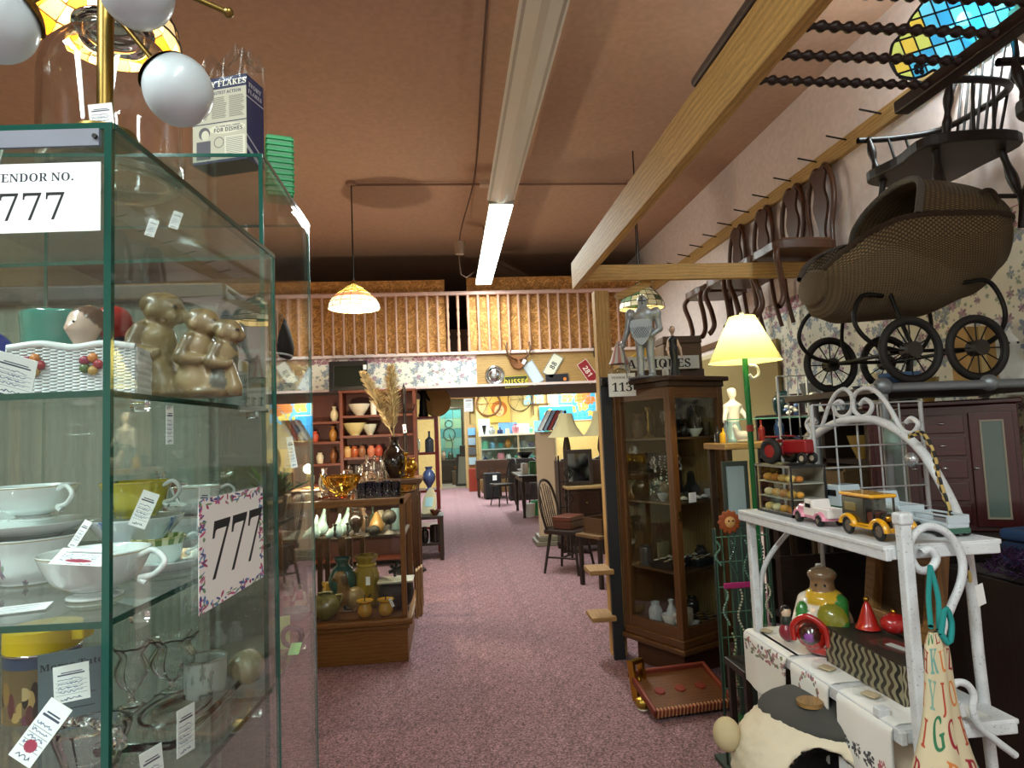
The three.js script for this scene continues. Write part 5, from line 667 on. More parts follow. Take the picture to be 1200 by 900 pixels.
{ const p = py(668, 669, 0), a = thing('brown_box', 'flat brown leather box on the dark spindle chair', 'box', [p.x + .01, .466, p.z], .9); mesh('body', bx(.3, .08, .22, 0, 0, 0, .008), flat(0x4a2418, .5), a); mesh('lid', bx(.31, .05, .23, 0, .082, 0, .008), flat(0x56291b, .5), a); const q = pz(702, 605, 6.6), t = thing('wire_crate', 'brown wooden crate with open top beside spindle chair', 'crate', [q.x + .06, .5, -6.5], .5); for (const s of [-1, 1]) { mesh('side', bx(.4, .14, .012, 0, .012, s * .13), wood(0x5a3c22), t); mesh('end', bx(.012, .14, .25, s * .19, .012, 0), wood(0x5a3c22), t); } mesh('bottom', bx(.4, .012, .27), wood(0x6a4a2a), t);
  const b = thing('crate_bench', 'low bench under the open wooden crate', 'bench', [q.x + .06, 0, -6.5], .5); mesh('top', bx(.55, .03, .36, 0, .4694, 0, .005), wood(0x7a5a36), b); for (const s of [-1, 1]) for (const e of [-1, 1]) mesh('leg', bx(.035, .47, .035, s * .24, 0, e * .14), ebony, b); }
{ const t = thing('iron_bracket', 'scrolled black iron plant bracket beside pegboard stand', 'bracket', pz(656, 575, 7.9)); mesh('bar', bar([0, -.35, 0], [0, .42, 0], .01), iron, t); for (const y of [-.2, .1]) mesh('scroll', tube([[0, y, 0], [.1, y + .02, 0], [.16, y + .1, 0], [.1, y + .16, 0], [.06, y + .1, 0], [.1, y + .07, 0]], .008, 30, 6), iron, t); mesh('foot', bar([0, -.35, 0], [0, -pz(656, 575, 7.9).y, 0], .012), iron, t); }
// ---------- things on the plywood fascia ----------
const onF = (u, v, off = .03) => { const p = pz(u, v, -FZ - .025 - off); return p; };
{ const t = thing('hubcap', 'shiny dished chrome hubcap on the plywood fascia', 'hubcap', onF(580, 440, .01)); mesh('disc', lathe([[0, .035], [.05, .03], [.08, .014], [.11, .02], [.118, .008], [.118, 0], [0, 0]], { n: 40 }).rotateX(Math.PI / 2), chrome, t); }
{ const t = thing('antler_mount', 'antler pair on a brown shield above licence plates', 'antlers', onF(607, 422, .02)); mesh('shield', extr(grow([[-.1, .06], [-.08, -.06], [0, -.11], [.08, -.06], [.1, .06], [0, .04]], 40), .02, .005), wood(0x9a5a22), t); for (const s of [-1, 1]) { const a = mesh('antler', tube([[s * .02, 0, .03], [s * .1, .03, .09], [s * .15, .12, .1], [s * .14, .22, .07]], .013, 24, 8), flat(0x5a3a20, .6), t); mesh('tine', [bar([s * .12, .05, .1], [s * .09, .14, .12], .009, .003), bar([s * .15, .13, .1], [s * .18, .2, .11], .008, .003)], flat(0x5a3a20, .6), a); } priceTag('small white tag on the antler mount', onF(614, 424, .15), .04, .06, [0, 0, -.5]); }
const plate = (label, u, v, bg, fg, text, turn) => { const m = mesh('licence_plate', sheet(.305, .152, .003), print(canvasTex(256, 128, (c, w, h) => { c.fillStyle = bg; c.fillRect(0, 0, w, h); c.strokeStyle = fg; c.lineWidth = 6; c.strokeRect(5, 5, w - 10, h - 10); serif(c, text, w / 2, h / 2 + 4, 78, fg, 'sans-serif'); }), .4)); m.position.copy(onF(u, v, .01)); m.rotation.z = turn; return tag(m, label, 'licence plate', 'licence plates on the fascia'); };
plate('olive and yellow licence plate beside the chrome hubcap', 605, 447, '#2f3312', '#c9b83c', 'DUSSEC', .03); plate('pale blue licence plate tilted below the antlers', 625, 437, '#c4d0d6', '#7a8a9a', '', -1.05); plate('white licence plate tilted on the plywood fascia', 648, 428, '#d6d4c0', '#3a3f44', '88', 1.0); plate('black licence plate with an orange disc', 653, 445, '#1f1d20', '#4a4850', '', .04); plate('red licence plate tilted beside the pine post', 689, 435, '#8f1820', '#e8dcd4', '281', -1.0);
{ const t = thing('plate_disc', 'orange round badge on the black licence plate', 'badge', onF(662, 444, .018)); mesh('disc', new THREE.CylinderGeometry(.022, .022, .006, 20).rotateX(Math.PI / 2), flat(0xe0873a, .4), t); }
{ const t = thing('rail_hook', 'black iron clamp at the end of balcony ledge', 'clamp', onF(697, 412, .03)); mesh('jaw', bx(.03, .14, .06, 0, -.07, 0, .006), iron, t); mesh('screw', cy(.008, .008, .08, 0, -.14, .02, 8), iron, t); }
// storage on the dark mezzanine
for (const [u, w, h, l] of [[378, .3, .22, 'white flap carton on the dark mezzanine'], [700, .4, .3, 'dark trunk on the dark mezzanine']]) { const p = pz(u, 322, 9.4), t = thing('storage_box', l, 'box', [p.x, DECK + .0006, -9.4], .4); mesh('body', bx(w, 1.0, w, 0, 0, 0, .004), flat(u < 400 ? 0x6a6258 : 0x2a221e, .8), t); mesh('flap', bx(w, .012, w * .5, 0, 1.0, w * .5).rotateX(.0), flat(u < 400 ? 0xb8b0a4 : 0x2a221e, .8), t); }
// ---------- curio cabinet 113 ----------
const cab = { x: 1.452, z: -4.225, a: 27.5 * DEG, h: .247, y0: .15, y1: 1.79 };
const inCab = (lx, lz, y) => { const c = Math.cos(cab.a), s = Math.sin(cab.a); return V(cab.x + lx * c + lz * s, y, cab.z - lx * s + lz * c); };
const walnut = wood(0x6f4722, .45);
{ const t = thing('curio_cabinet', 'brown corner curio cabinet with glass doors marked 113', 'cabinet', [cab.x, 0, cab.z], cab.a), h = cab.h, P = .05, H = cab.y1;
  mesh('plinth', bx(.4, .16, .4, 0, 0, 0), wood(0x5a3417), t); mesh('base_moulding', [bx(.54, .035, .54, 0, .15, 0, .01), bx(.51, .05, .51, 0, .185, 0, .008)], walnut, t);
  for (const [a, b] of [[-1, 1], [1, 1], [-1, -1], [1, -1]]) mesh('post', bx(P, H - .27, P, a * (h - P / 2), .235, b * (h - P / 2), .005), walnut, t);
  mesh('back_panel', bx(2 * h - P * 2, H - .27, .012, 0, .235, -h + .01), wood(0x6a4c2a), t); mesh('side_panel', bx(.012, H - .27, 2 * h - P * 2, h - .01, .235, 0), wood(0x9a8050), t);
  mesh('top_board', [bx(.56, .03, .56, 0, H, 0, .008), bx(.51, .035, .51, 0, H - .035, 0, .006)], wood(0x45290f), t);
  for (const [g, n] of [[bx(2 * h - 2 * P, H - .38, .004, 0, .3, h - .02), bx(2 * h - 2 * P, .07, .03, 0, H - .105, h - .02)], [bx(.004, H - .38, 2 * h - 2 * P, -h + .02, .3, 0), bx(.03, .07, 2 * h - 2 * P, -h + .02, H - .105, 0)]].entries().map(([i, v]) => v)) { mesh('door_glass', g, pane, t); mesh('door_rail', n, walnut, t); }
  mesh('door_rail', [bx(2 * h - 2 * P, .065, .03, 0, .235, h - .02), bx(.03, .065, 2 * h - 2 * P, -h + .02, .235, 0)], walnut, t);
  for (const y of [.62, 1.04, 1.44]) mesh('shelf', bx(2 * h - .06, .012, 2 * h - .06, 0, y - .012, 0, 0), wood(0x5a4126), t); mesh('deck', bx(2 * h - .03, .014, 2 * h - .03, 0, .236, 0), wood(0x3a2612), t);
  const l = mesh('lock', [new THREE.CylinderGeometry(.016, .016, .014, 16).rotateX(Math.PI / 2).translate(-h + P / 2, .98, h + .004), bx(.024, .03, .012, -h + P / 2, .945, h + .006, .004)], brass, t);
}
{ const m = mesh('vendor_card', sheet(.175, .15, .002), print(canvasTex(256, 220, (c, w, h) => { c.fillStyle = '#e6e6e0'; c.fillRect(0, 0, w, h); serif(c, 'VENDOR NO.', w / 2, 40, 30, '#3a3a3a'); serif(c, '113', w / 2, 130, 118, '#0c0c0c'); }))); m.position.copy(pz(729, 451, 4.16)); m.rotation.y = -.12; tag(m, 'white vendor card 113 hung on the curio cabinet', 'card'); }
const cw = (k, m, lx, lz, y, h, r, l) => ware(k, m, inCab(lx, lz, y + .0008), h, r, l);
cw('goblet', crystal(0xe6e6e6, .3), -.15, .1, 1.44, .17, .03, 'cut crystal goblet on the curio upper shelf'); cw('vase', crystal(0xdde4e6, .2), .13, .1, 1.44, .2, .04, 'cut crystal vase on the curio upper shelf'); cw('bowl', glaze(0xcfd4d0), .05, .17, 1.44, .05, .05, 'small pale bowl on the curio upper shelf'); cw('candlestick', brass, -.16, -.03, 1.44, .2, .035, 'brass candlestick on the curio upper shelf'); cw('jar', flat(0x4a3522, .5), -.14, -.14, 1.44, .16, .05, 'brown jar on the curio upper shelf'); cw('ball', flat(0x17181c, .3), -.05, .16, 1.44, .07, .035, 'black ball pot on the curio upper shelf');
{ const t = thing('doll_figure', 'black cloaked doll standing on the curio upper shelf', 'doll', inCab(0, .03, 1.4408)); mesh('body', blob([[0, .005, 0, 0, .14, 0, .06, .03, 0x0e0e10], { c: [0, .2, 0], r: [.028, .033, .028], col: 0xa88a72 }, { c: [0, .215, -.006], r: [.034, .03, .032], col: 0x2a1c14 }, [.03, .14, 0, .06, .08, .02, .016, .012, 0x0e0e10], [-.03, .14, 0, -.06, .08, .02, .016, .012, 0x0e0e10]], .009, .015), tinted(.8), t); }
{ // jewellery board and bust
  const t = thing('jewellery_board', 'black velvet board pinned with pale necklaces in curio', 'jewellery board', inCab(.05, -.1, 1.0408), cab.a); mesh('board', bx(.3, .3, .02, 0, 0, 0, .004).rotateX(-.1).translate(0, .004, 0), flat(0x08080c, 1), t);
  const pearl = glaze(0xd8d6cc); for (let i = 0; i < 6; i++) { const x = -.12 + i * .048, L = .08 + (i * 37 % 5) * .025, b = []; for (let k = 0; k < 9; k++) b.push(sp(.005, x + .008 * Math.sin(k * 1.3 + i), .27 - k * L / 8, .018 + (.27 - k * L / 8) * -.1 + .022, 1, 1, 1, 8)); b.push(sp(.011, x, .26 - L, .02, 1, 1, .6, 10)); mesh('necklace', b, pearl, t); t.children[t.children.length - 1].userData.kind = 'stuff'; }
  const u = thing('jewellery_bust', 'black velvet necklace bust on the curio middle shelf', 'bust', inCab(.11, .06, 1.0408), cab.a - .5); mesh('bust', blob([{ c: [0, .045, 0], r: [.06, .045, .035], col: 0x070709 }, [0, .07, 0, 0, .15, -.005, .03, .024, 0x070709]], .009, .03), tinted(1), u);
}
for (const [lx, lz, c, l] of [[-.15, .14, 0xc9cfd0, 'silver heap'], [-.08, .16, 0xdedad0, 'pearl heap'], [.02, .18, 0xcac6c2, 'crystal heap'], [.1, .17, 0xd6d8da, 'white bead heap']]) { const t = thing('trinket_dish', `${l} in a glass dish on the curio middle shelf`, 'trinkets', inCab(lx, lz, 1.0408)); mesh('dish', pot([[.02, 0], [.03, .006], [.036, .014]], .002), crystal(), t); const b = []; for (let i = 0; i < 24; i++) b.push(sp(.006, .022 * Math.cos(i * 2.4) * Math.sqrt(i / 24), .01 + .014 * (1 - i / 24), .022 * Math.sin(i * 2.4) * Math.sqrt(i / 24), 1, 1, 1, 7)); mesh('beads', b, glaze(c), t).userData.kind = 'stuff'; }
{ const t = thing('crystal_bell', 'clear crystal bell on the curio middle shelf', 'bell', inCab(-.15, 0, 1.0408)); mesh('bell', lathe([[.05, 0], [.045, .02], [.025, .08], [.01, .1], [.014, .13], [0, .16]], { flute: .05 }), crystal(0xe2e6e8, .2), t); }
{ const m = mesh('note_card', sheet(.065, .06, .001), paper); m.position.copy(inCab(-.11, .26, 1.07)); m.rotation.y = cab.a; tag(m, 'small white note taped on the curio cabinet door', 'card'); }
for (const [lx, lz, w, c, l] of [[-.1, .05, .24, 0x0b0a0c, 'black velvet tray of dark jewellery'], [.08, .12, .22, 0x0a0b12, 'black velvet tray of silver brooches']]) { const t = thing('velvet_tray', `${l} on the curio third shelf`, 'tray', inCab(lx, lz * .8, .6208), cab.a + .1); mesh('tray', bx(w * .8, .04, .16, 0, 0, 0, .006), flat(c, .9), t); for (let i = 0; i < 16; i++) mesh('trinket', to(.012 + .006 * rnd(), .004, 14).rotateX(1.2 * rnd() + .8).translate(-w * .33 + (i % 8) * w * .094, .05, -.05 + (i >> 3) * .08), i % 3 ? flat([0xa8a8ac, 0x5a4a3a, 0xc8b48a][i % 3], .3, .8) : glaze(0xd0cfc8), t); }
{ const t = thing('slim_book', 'tan slim book standing on the curio third shelf', 'book', inCab(-.02, -.1, .6208), cab.a); mesh('cover', bx(.1, .13, .015, 0, 0, 0, .002), flat(0x7d7350, .7), t); }
cw('crock', glaze(0xd6d9d6), -.1, .14, .25, .13, .045, 'ribbed white cup on the curio bottom deck'); cw('bowl', glaze(0xe0e2de), -.16, .06, .25, .09, .05, 'white lidded bowl on the curio bottom deck'); cw('vase', flat(0x9fa4a6, .2, 1), -.17, .15, .25, .12, .035, 'silver vase on the curio bottom deck');
{ const t = thing('ring_tray', 'black tray full of gold bangles on the curio deck', 'tray', inCab(.08, .12, .2508), cab.a); mesh('tray', bx(.22, .03, .2, 0, 0, 0, .005), flat(0x0c0b0c, .9), t); for (let i = 0; i < 20; i++) mesh('bangle', to(.02, .004, 18).rotateX(1.35).translate(-.085 + (i % 5) * .042, .04 + (i % 2) * .006, -.07 + (i / 5 | 0) * .045), i % 2 ? flat(0x9a8050, .35, .8) : flat(0x6a6058, .35, .7), t); }
[[.17, -.02, 'bottle', 0xe4e8ea, .15, .022, 'crystal scent bottle'], [.09, .17, 'goblet', 0xe6eaea, .12, .026, 'stemmed crystal cordial'], [.16, .17, 'tumbler', 0xdfe6e8, .08, .026, 'ribbed crystal tumbler'], [-.16, .17, 'tumbler', 0xe6e2da, .09, .03, 'amber tinted tumbler'], [-.02, -.15, 'vase', 0xe2e6e6, .2, .04, 'tall crystal flute vase']].forEach(([x, z, k, c, h, r, l]) => cw(k, crystal(c, .15), x, z, 1.44, h, r, `${l} among the curio upper shelf pieces`));
[[-.17, .07, 'bowl', 0x8f9496, .05, .035, 'pewter pin bowl'], [-.06, -.02, 'jar', 0x5a4636, .11, .035, 'brown cameo jar'], [.17, .15, 'tumbler', 0xb8bcbe, .05, .03, 'silver ring tumbler']].forEach(([x, z, k, c, h, r, l]) => cw(k, glaze(c), x, z, 1.04, h, r, `${l} on the curio middle shelf`));
[[-.17, .18, 'bowl', 0xd8dad6, .05, .035, 'white pin bowl'], [.17, .05, 'jar', 0x22242a, .1, .04, 'black lidded jar'], [-.16, -.12, 'crock', 0x3c3a38, .12, .045, 'charcoal crock']].forEach(([x, z, k, c, h, r, l]) => cw(k, glaze(c), x, z, .62, h, r, `${l} on the curio third shelf`));
[[-.08, .19, 'bowl', 0xe2e4e0, .06, .03, 'little white salt bowl'], [-.18, -.04, 'jar', 0xa8b0b4, .15, .045, 'grey flowered jar'], [-.1, .02, 'vase', 0xd0d6d8, .16, .035, 'pale grey bud vase'], [.18, -.06, 'jar', 0x2a2420, .12, .045, 'dark humidor jar']].forEach(([x, z, k, c, h, r, l]) => cw(k, glaze(c), x, z, .25, h, r, `${l} on the curio bottom deck`));
// on the cabinet
const CT = cab.y1 + .0306;
{ // suit of armour statue
  const p = pz(757, 430, 4.12), t = thing('armour_statue', 'silver suit of armour statue on the curio cabinet', 'statue', [p.x, CT, p.z], -.35), S = 0xa6aeb4, k = 1;
  const prims = [{ c: [0, .008, 0], r: [.12, .012, .07], col: 0x70767c }, [-.035, .02, 0, -.032, .15, 0, .022, .024, S], [-.032, .15, 0, -.03, .28, 0, .024, .034, S], [.04, .02, 0, .034, .15, 0, .022, .024, S], [.034, .15, 0, .03, .28, 0, .024, .034, S], [-.035, .022, .0, -.045, .016, .04, .018, .012, S], [.04, .022, 0, .05, .016, .04, .018, .012, S], { c: [0, .31, 0], r: [.066, .05, .046], col: S }, [0, .33, 0, 0, .41, 0, .052, .066, S], { c: [0, .42, 0], r: [.075, .035, .045], col: S }, [0, .44, 0, 0, .47, 0, .025, .022, S], { c: [0, .505, 0], r: [.034, .042, .038], col: S }, [0, .54, 0, 0, .56, -.01, .012, .004, S], { c: [.082, .425, 0], r: [.034, .04, .034], col: S }, { c: [-.082, .425, 0], r: [.034, .04, .034], col: S }, [.088, .41, 0, .1, .32, .0, .024, .02, S], [.1, .32, 0, .045, .275, .05, .02, .016, S], [-.088, .41, 0, -.105, .32, .01, .024, .02, S], [-.105, .32, .01, -.135, .235, .03, .02, .015, S], { c: [-.138, .225, .032], r: [.02, .022, .02], col: S }];
  mesh('armour', blob(prims, .0075, .009), tinted(.38, .2, .45), t);
  const sh = mesh('shield', extr(grow([[-.06, .07], [0, .08], [.06, .07], [.055, -.02], [0, -.085], [-.055, -.02]], 36), .012, .004).translate(-.015, .3, .068), flat(0x98a0a6, .4, .45), t); const lat = []; for (let i = -3; i <= 3; i++) { lat.push(bar([-.015 + i * .014 - .025, .26, .078], [-.015 + i * .014 + .025, .33, .078], .0016, .0016, 5), bar([-.015 + i * .014 + .025, .26, .078], [-.015 + i * .014 - .025, .33, .078], .0016, .0016, 5)); } mesh('lattice', lat, flat(0x5a6168, .4, .9), sh);
  mesh('visor', [bx(.05, .006, .012, 0, .503, .034), bx(.006, .05, .01, 0, .48, .036)], flat(0x3a3f44, .4, .8), t); mesh('sword', [bar([-.138, .225, .04], [-.12, .02, .05], .006, .003), bar([-.165, .23, .036], [-.11, .222, .04], .005)], flat(0x6d747a, .3, .9), t);
}
{ const p = pz(728, 435, 4.22), t = thing('globe_jar', 'round glass globe jar with striped cloth cone hat', 'jar', [p.x - .005, CT, p.z - .02]); mesh('jar', pot([[.04, 0], [.06, .02], [.072, .065], [.055, .11], [.04, .12]], .004), crystal(0xe6e4d8, .2), t); mesh('filling', sp(.05, 0, .05, 0, 1, .75, 1), flat(0xb79a62, .9), t); const g = lathe([[.07, .115], [.055, .15], [.03, .22], [.008, .265], [0, .268]]); const m = new THREE.MeshStandardMaterial({ map: canvasTex(128, 64, (c, w, h) => { for (let i = 0; i < 16; i++) { c.fillStyle = i % 2 ? '#c98f8c' : '#dfe0dc'; c.fillRect(i * 8, 0, 8, h); } }), roughness: .95 }); m.userData.own = true; mesh('cloth_hat', g, m, t); }
{ const p = pz(790, 430, 4.2), t = thing('lady_figurine', 'slender lady figurine in black lace on curio cabinet', 'figurine', [p.x, CT, p.z], -.2), K2 = 0x0d0c0e, SK = 0xcaa890; mesh('body', blob([{ c: [0, .006, 0], r: [.04, .01, .04], col: K2 }, [0, .01, 0, .005, .12, 0, .036, .022, K2], [.005, .12, 0, 0, .2, 0, .022, .03, K2], [0, .2, 0, 0, .26, 0, .022, .028, K2], [0, .27, 0, 0, .3, 0, .011, .01, SK], { c: [0, .325, .003], r: [.018, .022, .019], col: SK }, { c: [0, .335, -.005], r: [.02, .019, .019], col: 0x16110f }, [.026, .26, 0, .045, .2, .01, .009, .008, SK], [.045, .2, .01, .05, .14, .03, .008, .007, SK], [-.026, .26, 0, -.04, .2, .01, .009, .008, SK], [-.04, .2, .01, -.032, .15, .03, .008, .007, SK]], .0055, .009), tinted(.5, .2), t); }
{ const p = pz(779, 424, 4.3), t = thing('small_bottle', 'white small bottle with black stopper beside lace lady', 'bottle', [p.x, CT, p.z]); mesh('body', lathe([[0, 0], [.022, .002], [.022, .07], [.012, .08], [.01, .09], [0, .09]], { smooth: false }), glaze(0xdcdad0), t); mesh('stopper', cy(.012, .008, .03, 0, .09, 0, 12), black, t); }
{ const t = thing('tall_cupboard', 'dark cupboard behind the curio holding the antiques sign', 'cupboard', [1.62, 0, -4.95]); mesh('body', bx(.66, 1.94, .3, 0, 0, 0, .006), wood(0x4a3020), t); mesh('door', bx(.58, 1.6, .02, 0, .15, .155), wood(0x543824), t);
  const s = mesh('antiques_sign', sheet(.62, .1, .012), print(canvasTex(512, 84, (c, w, h) => { c.fillStyle = '#cfcfc4'; c.fillRect(0, 0, w, h); c.save(); serif(c, 'ANTIQUES', w / 2, h / 2 + 4, 76, '#15151a'); c.restore(); }))); const q = pz(772, 421, 4.78); s.position.set(q.x, 1.9406 + .05, -4.78); tag(s, 'white sign reading ANTIQUES behind the lace lady', 'sign');
  const b = thing('wooden_chest', 'brown wooden chest on the cupboard behind lace lady', 'chest', [pz(794, 400, 4.95).x, 1.9406, -4.95]); mesh('body', bx(.3, .2, .2, 0, .0, 0, .006), wood(0x6b4a22), b); mesh('lid', bx(.31, .06, .21, 0, .2, 0, .01), wood(0x5d3f1c), b);
  const y = thing('yellow_board', 'yellow painted pointed board behind the armour statue', 'board', [pz(749, 405, 4.9).x, 1.9406, -4.9]); mesh('panel', extr([[-.06, 0], [.06, 0], [.06, .2], [-.06, .12]], .02, .002), flat(0xd8a81e, .6), y); }
{ // black shelving behind with projecting pine boards
  const t = thing('black_shelf_unit', 'black shelf unit with pine boards jutting into the aisle', 'shelf unit', [pz(712, 500, 4.36).x, 0, -4.36]); mesh('side', bx(.075, 1.86, .03, 0, 0, 0, .004), flat(0x1b1d22, .5), t); for (const y of [.26, .56]) mesh('board', bx(.16, .03, .22, -.1, y, -.05, .004), wood(0xb58a52), t); mesh('hook', bx(.03, .05, .04, -.02, 1.8, .03, .006), iron, t); }
{ // tray and gilt things at its foot
  const p = py(815, 838, 0), t = thing('laced_tray', 'large brown tray with red laced rim leaning on cabinet', 'tray', [p.x, .02, p.z + .02], .12), W = .47, D = .36; const g = new THREE.Group(); g.name = 'tray'; const R = (geo) => geo.rotateX(.26).translate(0, .0, 0);
  mesh('panel', R(bx(W, .012, D, 0, 0, -D / 2, .004)), wood(0x7a4a22), t); const rim = flat(0x7a2f1e, .6); mesh('rim', [R(bx(W, .04, .02, 0, 0, -.01, .008)), R(bx(W, .04, .02, 0, 0, -D + .01, .008)), R(bx(.02, .04, D, -W / 2 + .01, 0, -D / 2, .008)), R(bx(.02, .04, D, W / 2 - .01, 0, -D / 2, .008))], rim, t);
  for (let i = 0; i < 22; i++) mesh('lacing', R(bx(.008, .046, .024, -W / 2 + .02 + i * .0205, -.002, -.01, .003)), flat(0xb5825a, .7), t); for (let i = 0; i < 3; i++) mesh('motif', R(cy(.03, .028, .006, -.12 + i * .12, .012, -D * .52, 18)), flat(0x7d2a1c, .5), t);
  const q = py(752, 828, 0), f = thing('gilt_clock', 'small gilt framed glass clock on the carpet', 'clock', [q.x + .02, 0, q.z - .08], .5); mesh('frame', extr(rect(.08, .2), .04, .004, [rect(.06, .17, 0, .015)]).rotateX(-.15).translate(0, .012, 0), gold, f); mesh('glass', bx(.064, .17, .004, 0, .02, 0).rotateX(-.15).translate(0, .01, 0), pane, f); mesh('works', [sp(.014, 0, .11, -.005), cy(.004, .004, .06, 0, .04, -.01, 8)], gold, f);
  const d = thing('gold_ornament', 'gold ribbed ball ornament beside the laced tray', 'ornament', [q.x, 0, q.z + .03]); mesh('ball', lathe([[0, 0], [.025, .004], [.04, .03], [.03, .055], [0, .065]], { flute: .08, waves: 8 }), flat(0xb99a44, .3, .9), d); mesh('base', cy(.03, .026, .006), glaze(0xe0ddd0), d); }
// ---------- green floor lamp ----------
{ const d = 3.3, p = pz(880, 500, d), t = thing('floor_lamp', 'green pole floor lamp with lit yellow green shade', 'floor lamp', [p.x, 0, -d]), q = pz(873, 424, d), top = pz(873, 371, d), R = .185, yb = q.y, H = top.y - yb;
  mesh('base', lathe([[.16, 0], [.15, .02], [.05, .035], [.025, .06], [0, .06]]), flat(0x1d5c33, .4), t); mesh('pole', bar([0, .05, 0], [q.x - p.x, yb + .05, 0], .017, .015, 14), flat(0x0f6b34, .35), t); mesh('band', bar([(q.x - p.x) * .78, yb * .8, 0], [(q.x - p.x) * .8, yb * .8 + .035, 0], .019), flat(0x9a3326, .4), t);
  const sm = new THREE.MeshPhysicalMaterial({ map: clothTex, color: 0xd4d28c, roughness: .9, transmission: .4, thickness: 0, side: THREE.DoubleSide }); sm.userData.own = false;
  mesh('shade', lathe([[R, yb], [R * .68, yb + H * .5], [R * .36, yb + H]], { seg: 48, smooth: false }).translate(q.x - p.x, 0, 0), sm, t); mesh('hook', tube([[0, 0, 0], [.03, -.01, .02], [.04, -.05, .02], [.01, -.07, .02], [-.01, -.05, .02]], .007, 20, 8).translate(q.x - p.x + .01, yb - .02, .02), paint, t);
  mesh('bulb', sp(.03, q.x - p.x, yb + H * .5, 0, 1, 1.2, 1), glow(0xfff2cf, 3), t).castShadow = false; mesh('stem', bar([q.x - p.x, yb + .05, 0], [q.x - p.x, yb + H, 0], .006), brass, t); mesh('finial', sp(.012, q.x - p.x, yb + H + .015, 0), glaze(0xd8d4b0), t); pointLight([q.x, yb + H * .5, -d], .55, new THREE.Color().setRGB(1, .86, .55), 1.5); }
// ---------- table of porcelain behind the lamp ----------
{ const d = 3.62, x0 = pz(836, 520, d).x, x1 = pz(940, 520, d).x, y = pz(850, 519, d).y, t = thing('porcelain_table', 'pine topped table of porcelain behind the green lamp', 'table', [(x0 + x1) / 2, 0, -d]); mesh('top', bx(x1 - x0, .035, .3, 0, y - .035, 0, .005), wood(0xc9a468), t); for (const a of [-1, 1]) for (const b of [-1, 1]) mesh('leg', bx(.03, y - .035, .03, a * (x1 - x0) * .44, 0, b * .12), wood(0x4a3622), t);
  const at = (u, dz = 0) => V(pz(u, 515, d + dz).x, y + .0006, -d - dz);
  const L = thing('porcelain_lady', 'white porcelain lady with ruffled collar behind green lamp', 'figurine', at(861, .03), .2), Wc = 0xe4e4de, Bl = 0x8fb0b4; mesh('body', blob([[0, .01, 0, 0, .12, 0, .055, .03, Bl], [0, .12, 0, 0, .2, 0, .03, .042, Wc], { c: [0, .21, 0], r: [.06, .02, .04], col: Wc }, [0, .22, 0, 0, .245, 0, .013, .012, 0xe6d3c6], { c: [0, .275, .002], r: [.024, .028, .025], col: 0xeadccf }, { c: [0, .298, -.002], r: [.027, .018, .026], col: Wc }, [.045, .2, 0, .07, .13, .03, .016, .012, Wc], [-.045, .2, 0, -.075, .12, .02, .016, .012, Wc]], .008, .012), tinted(.25, .8), L);
  ware('bottle', glaze(0xd8a818), at(848), .085, .022, 'yellow little bottle on the porcelain table'); ware('bottle', glaze(0x14161a), at(841, .04), .1, .02, 'black little bottle on the porcelain table'); ware('bottle', glaze(0x7a1c18), at(893, .05), .12, .02, 'red capped bottle on the porcelain table'); ware('vase', glaze(0x7fa8b8), at(852, .06), .13, .022, 'pale blue vase on the porcelain table'); ware('jar', glaze(0x1c3a6a), at(914, .03), .12, .028, 'blue jar on the porcelain table');
  const R = thing('rooster_figurine', 'white porcelain rooster on the pine topped table', 'figurine', at(871, -.08)); mesh('body', blob([{ c: [0, .035, 0], r: [.045, .03, .03], col: 0xdedbd2 }, [-.03, .05, 0, -.045, .085, 0, .018, .014, 0xe4e0d8], { c: [-.046, .1, 0], r: [.008, .012, .004], col: 0xa8342a }, [.035, .045, 0, .065, .085, 0, .018, .008, 0xc9c6bc], { c: [0, .006, 0], r: [.04, .008, .03], col: 0xb7b0a0 }], .006, .01), tinted(.3, .6), R);
  const G = thing('glass_shelf_stand', 'green edged little glass shelf above the porcelain table', 'shelf', [(x0 + x1) / 2, y + .0006, -d + .12]); mesh('glass', bx((x1 - x0) * .95, .006, .1, 0, .125, 0), pane, G); mesh('edge', bx((x1 - x0) * .95, .007, .003, 0, .1245, .051), flat(0x6fae98, .2), G); for (const a of [-1, 1]) mesh('support', cy(.005, .005, .125, a * (x1 - x0) * .45, 0, 0, 8), chrome, G);
  const F = thing('flower_cluster', 'white and blue china flowers on the little glass shelf', 'ornament', V(pz(925, 486, d - .1).x, y + .133, -d + .12)); for (let i = 0; i < 9; i++) mesh('blossom', sp(.014, .03 * Math.cos(i * 2.4), .014 + .006 * i, .02 * Math.sin(i * 2.4), 1, .7, 1, 10), glaze(i % 4 ? 0xe2e6e6 : 0x4a6aa8), F); }
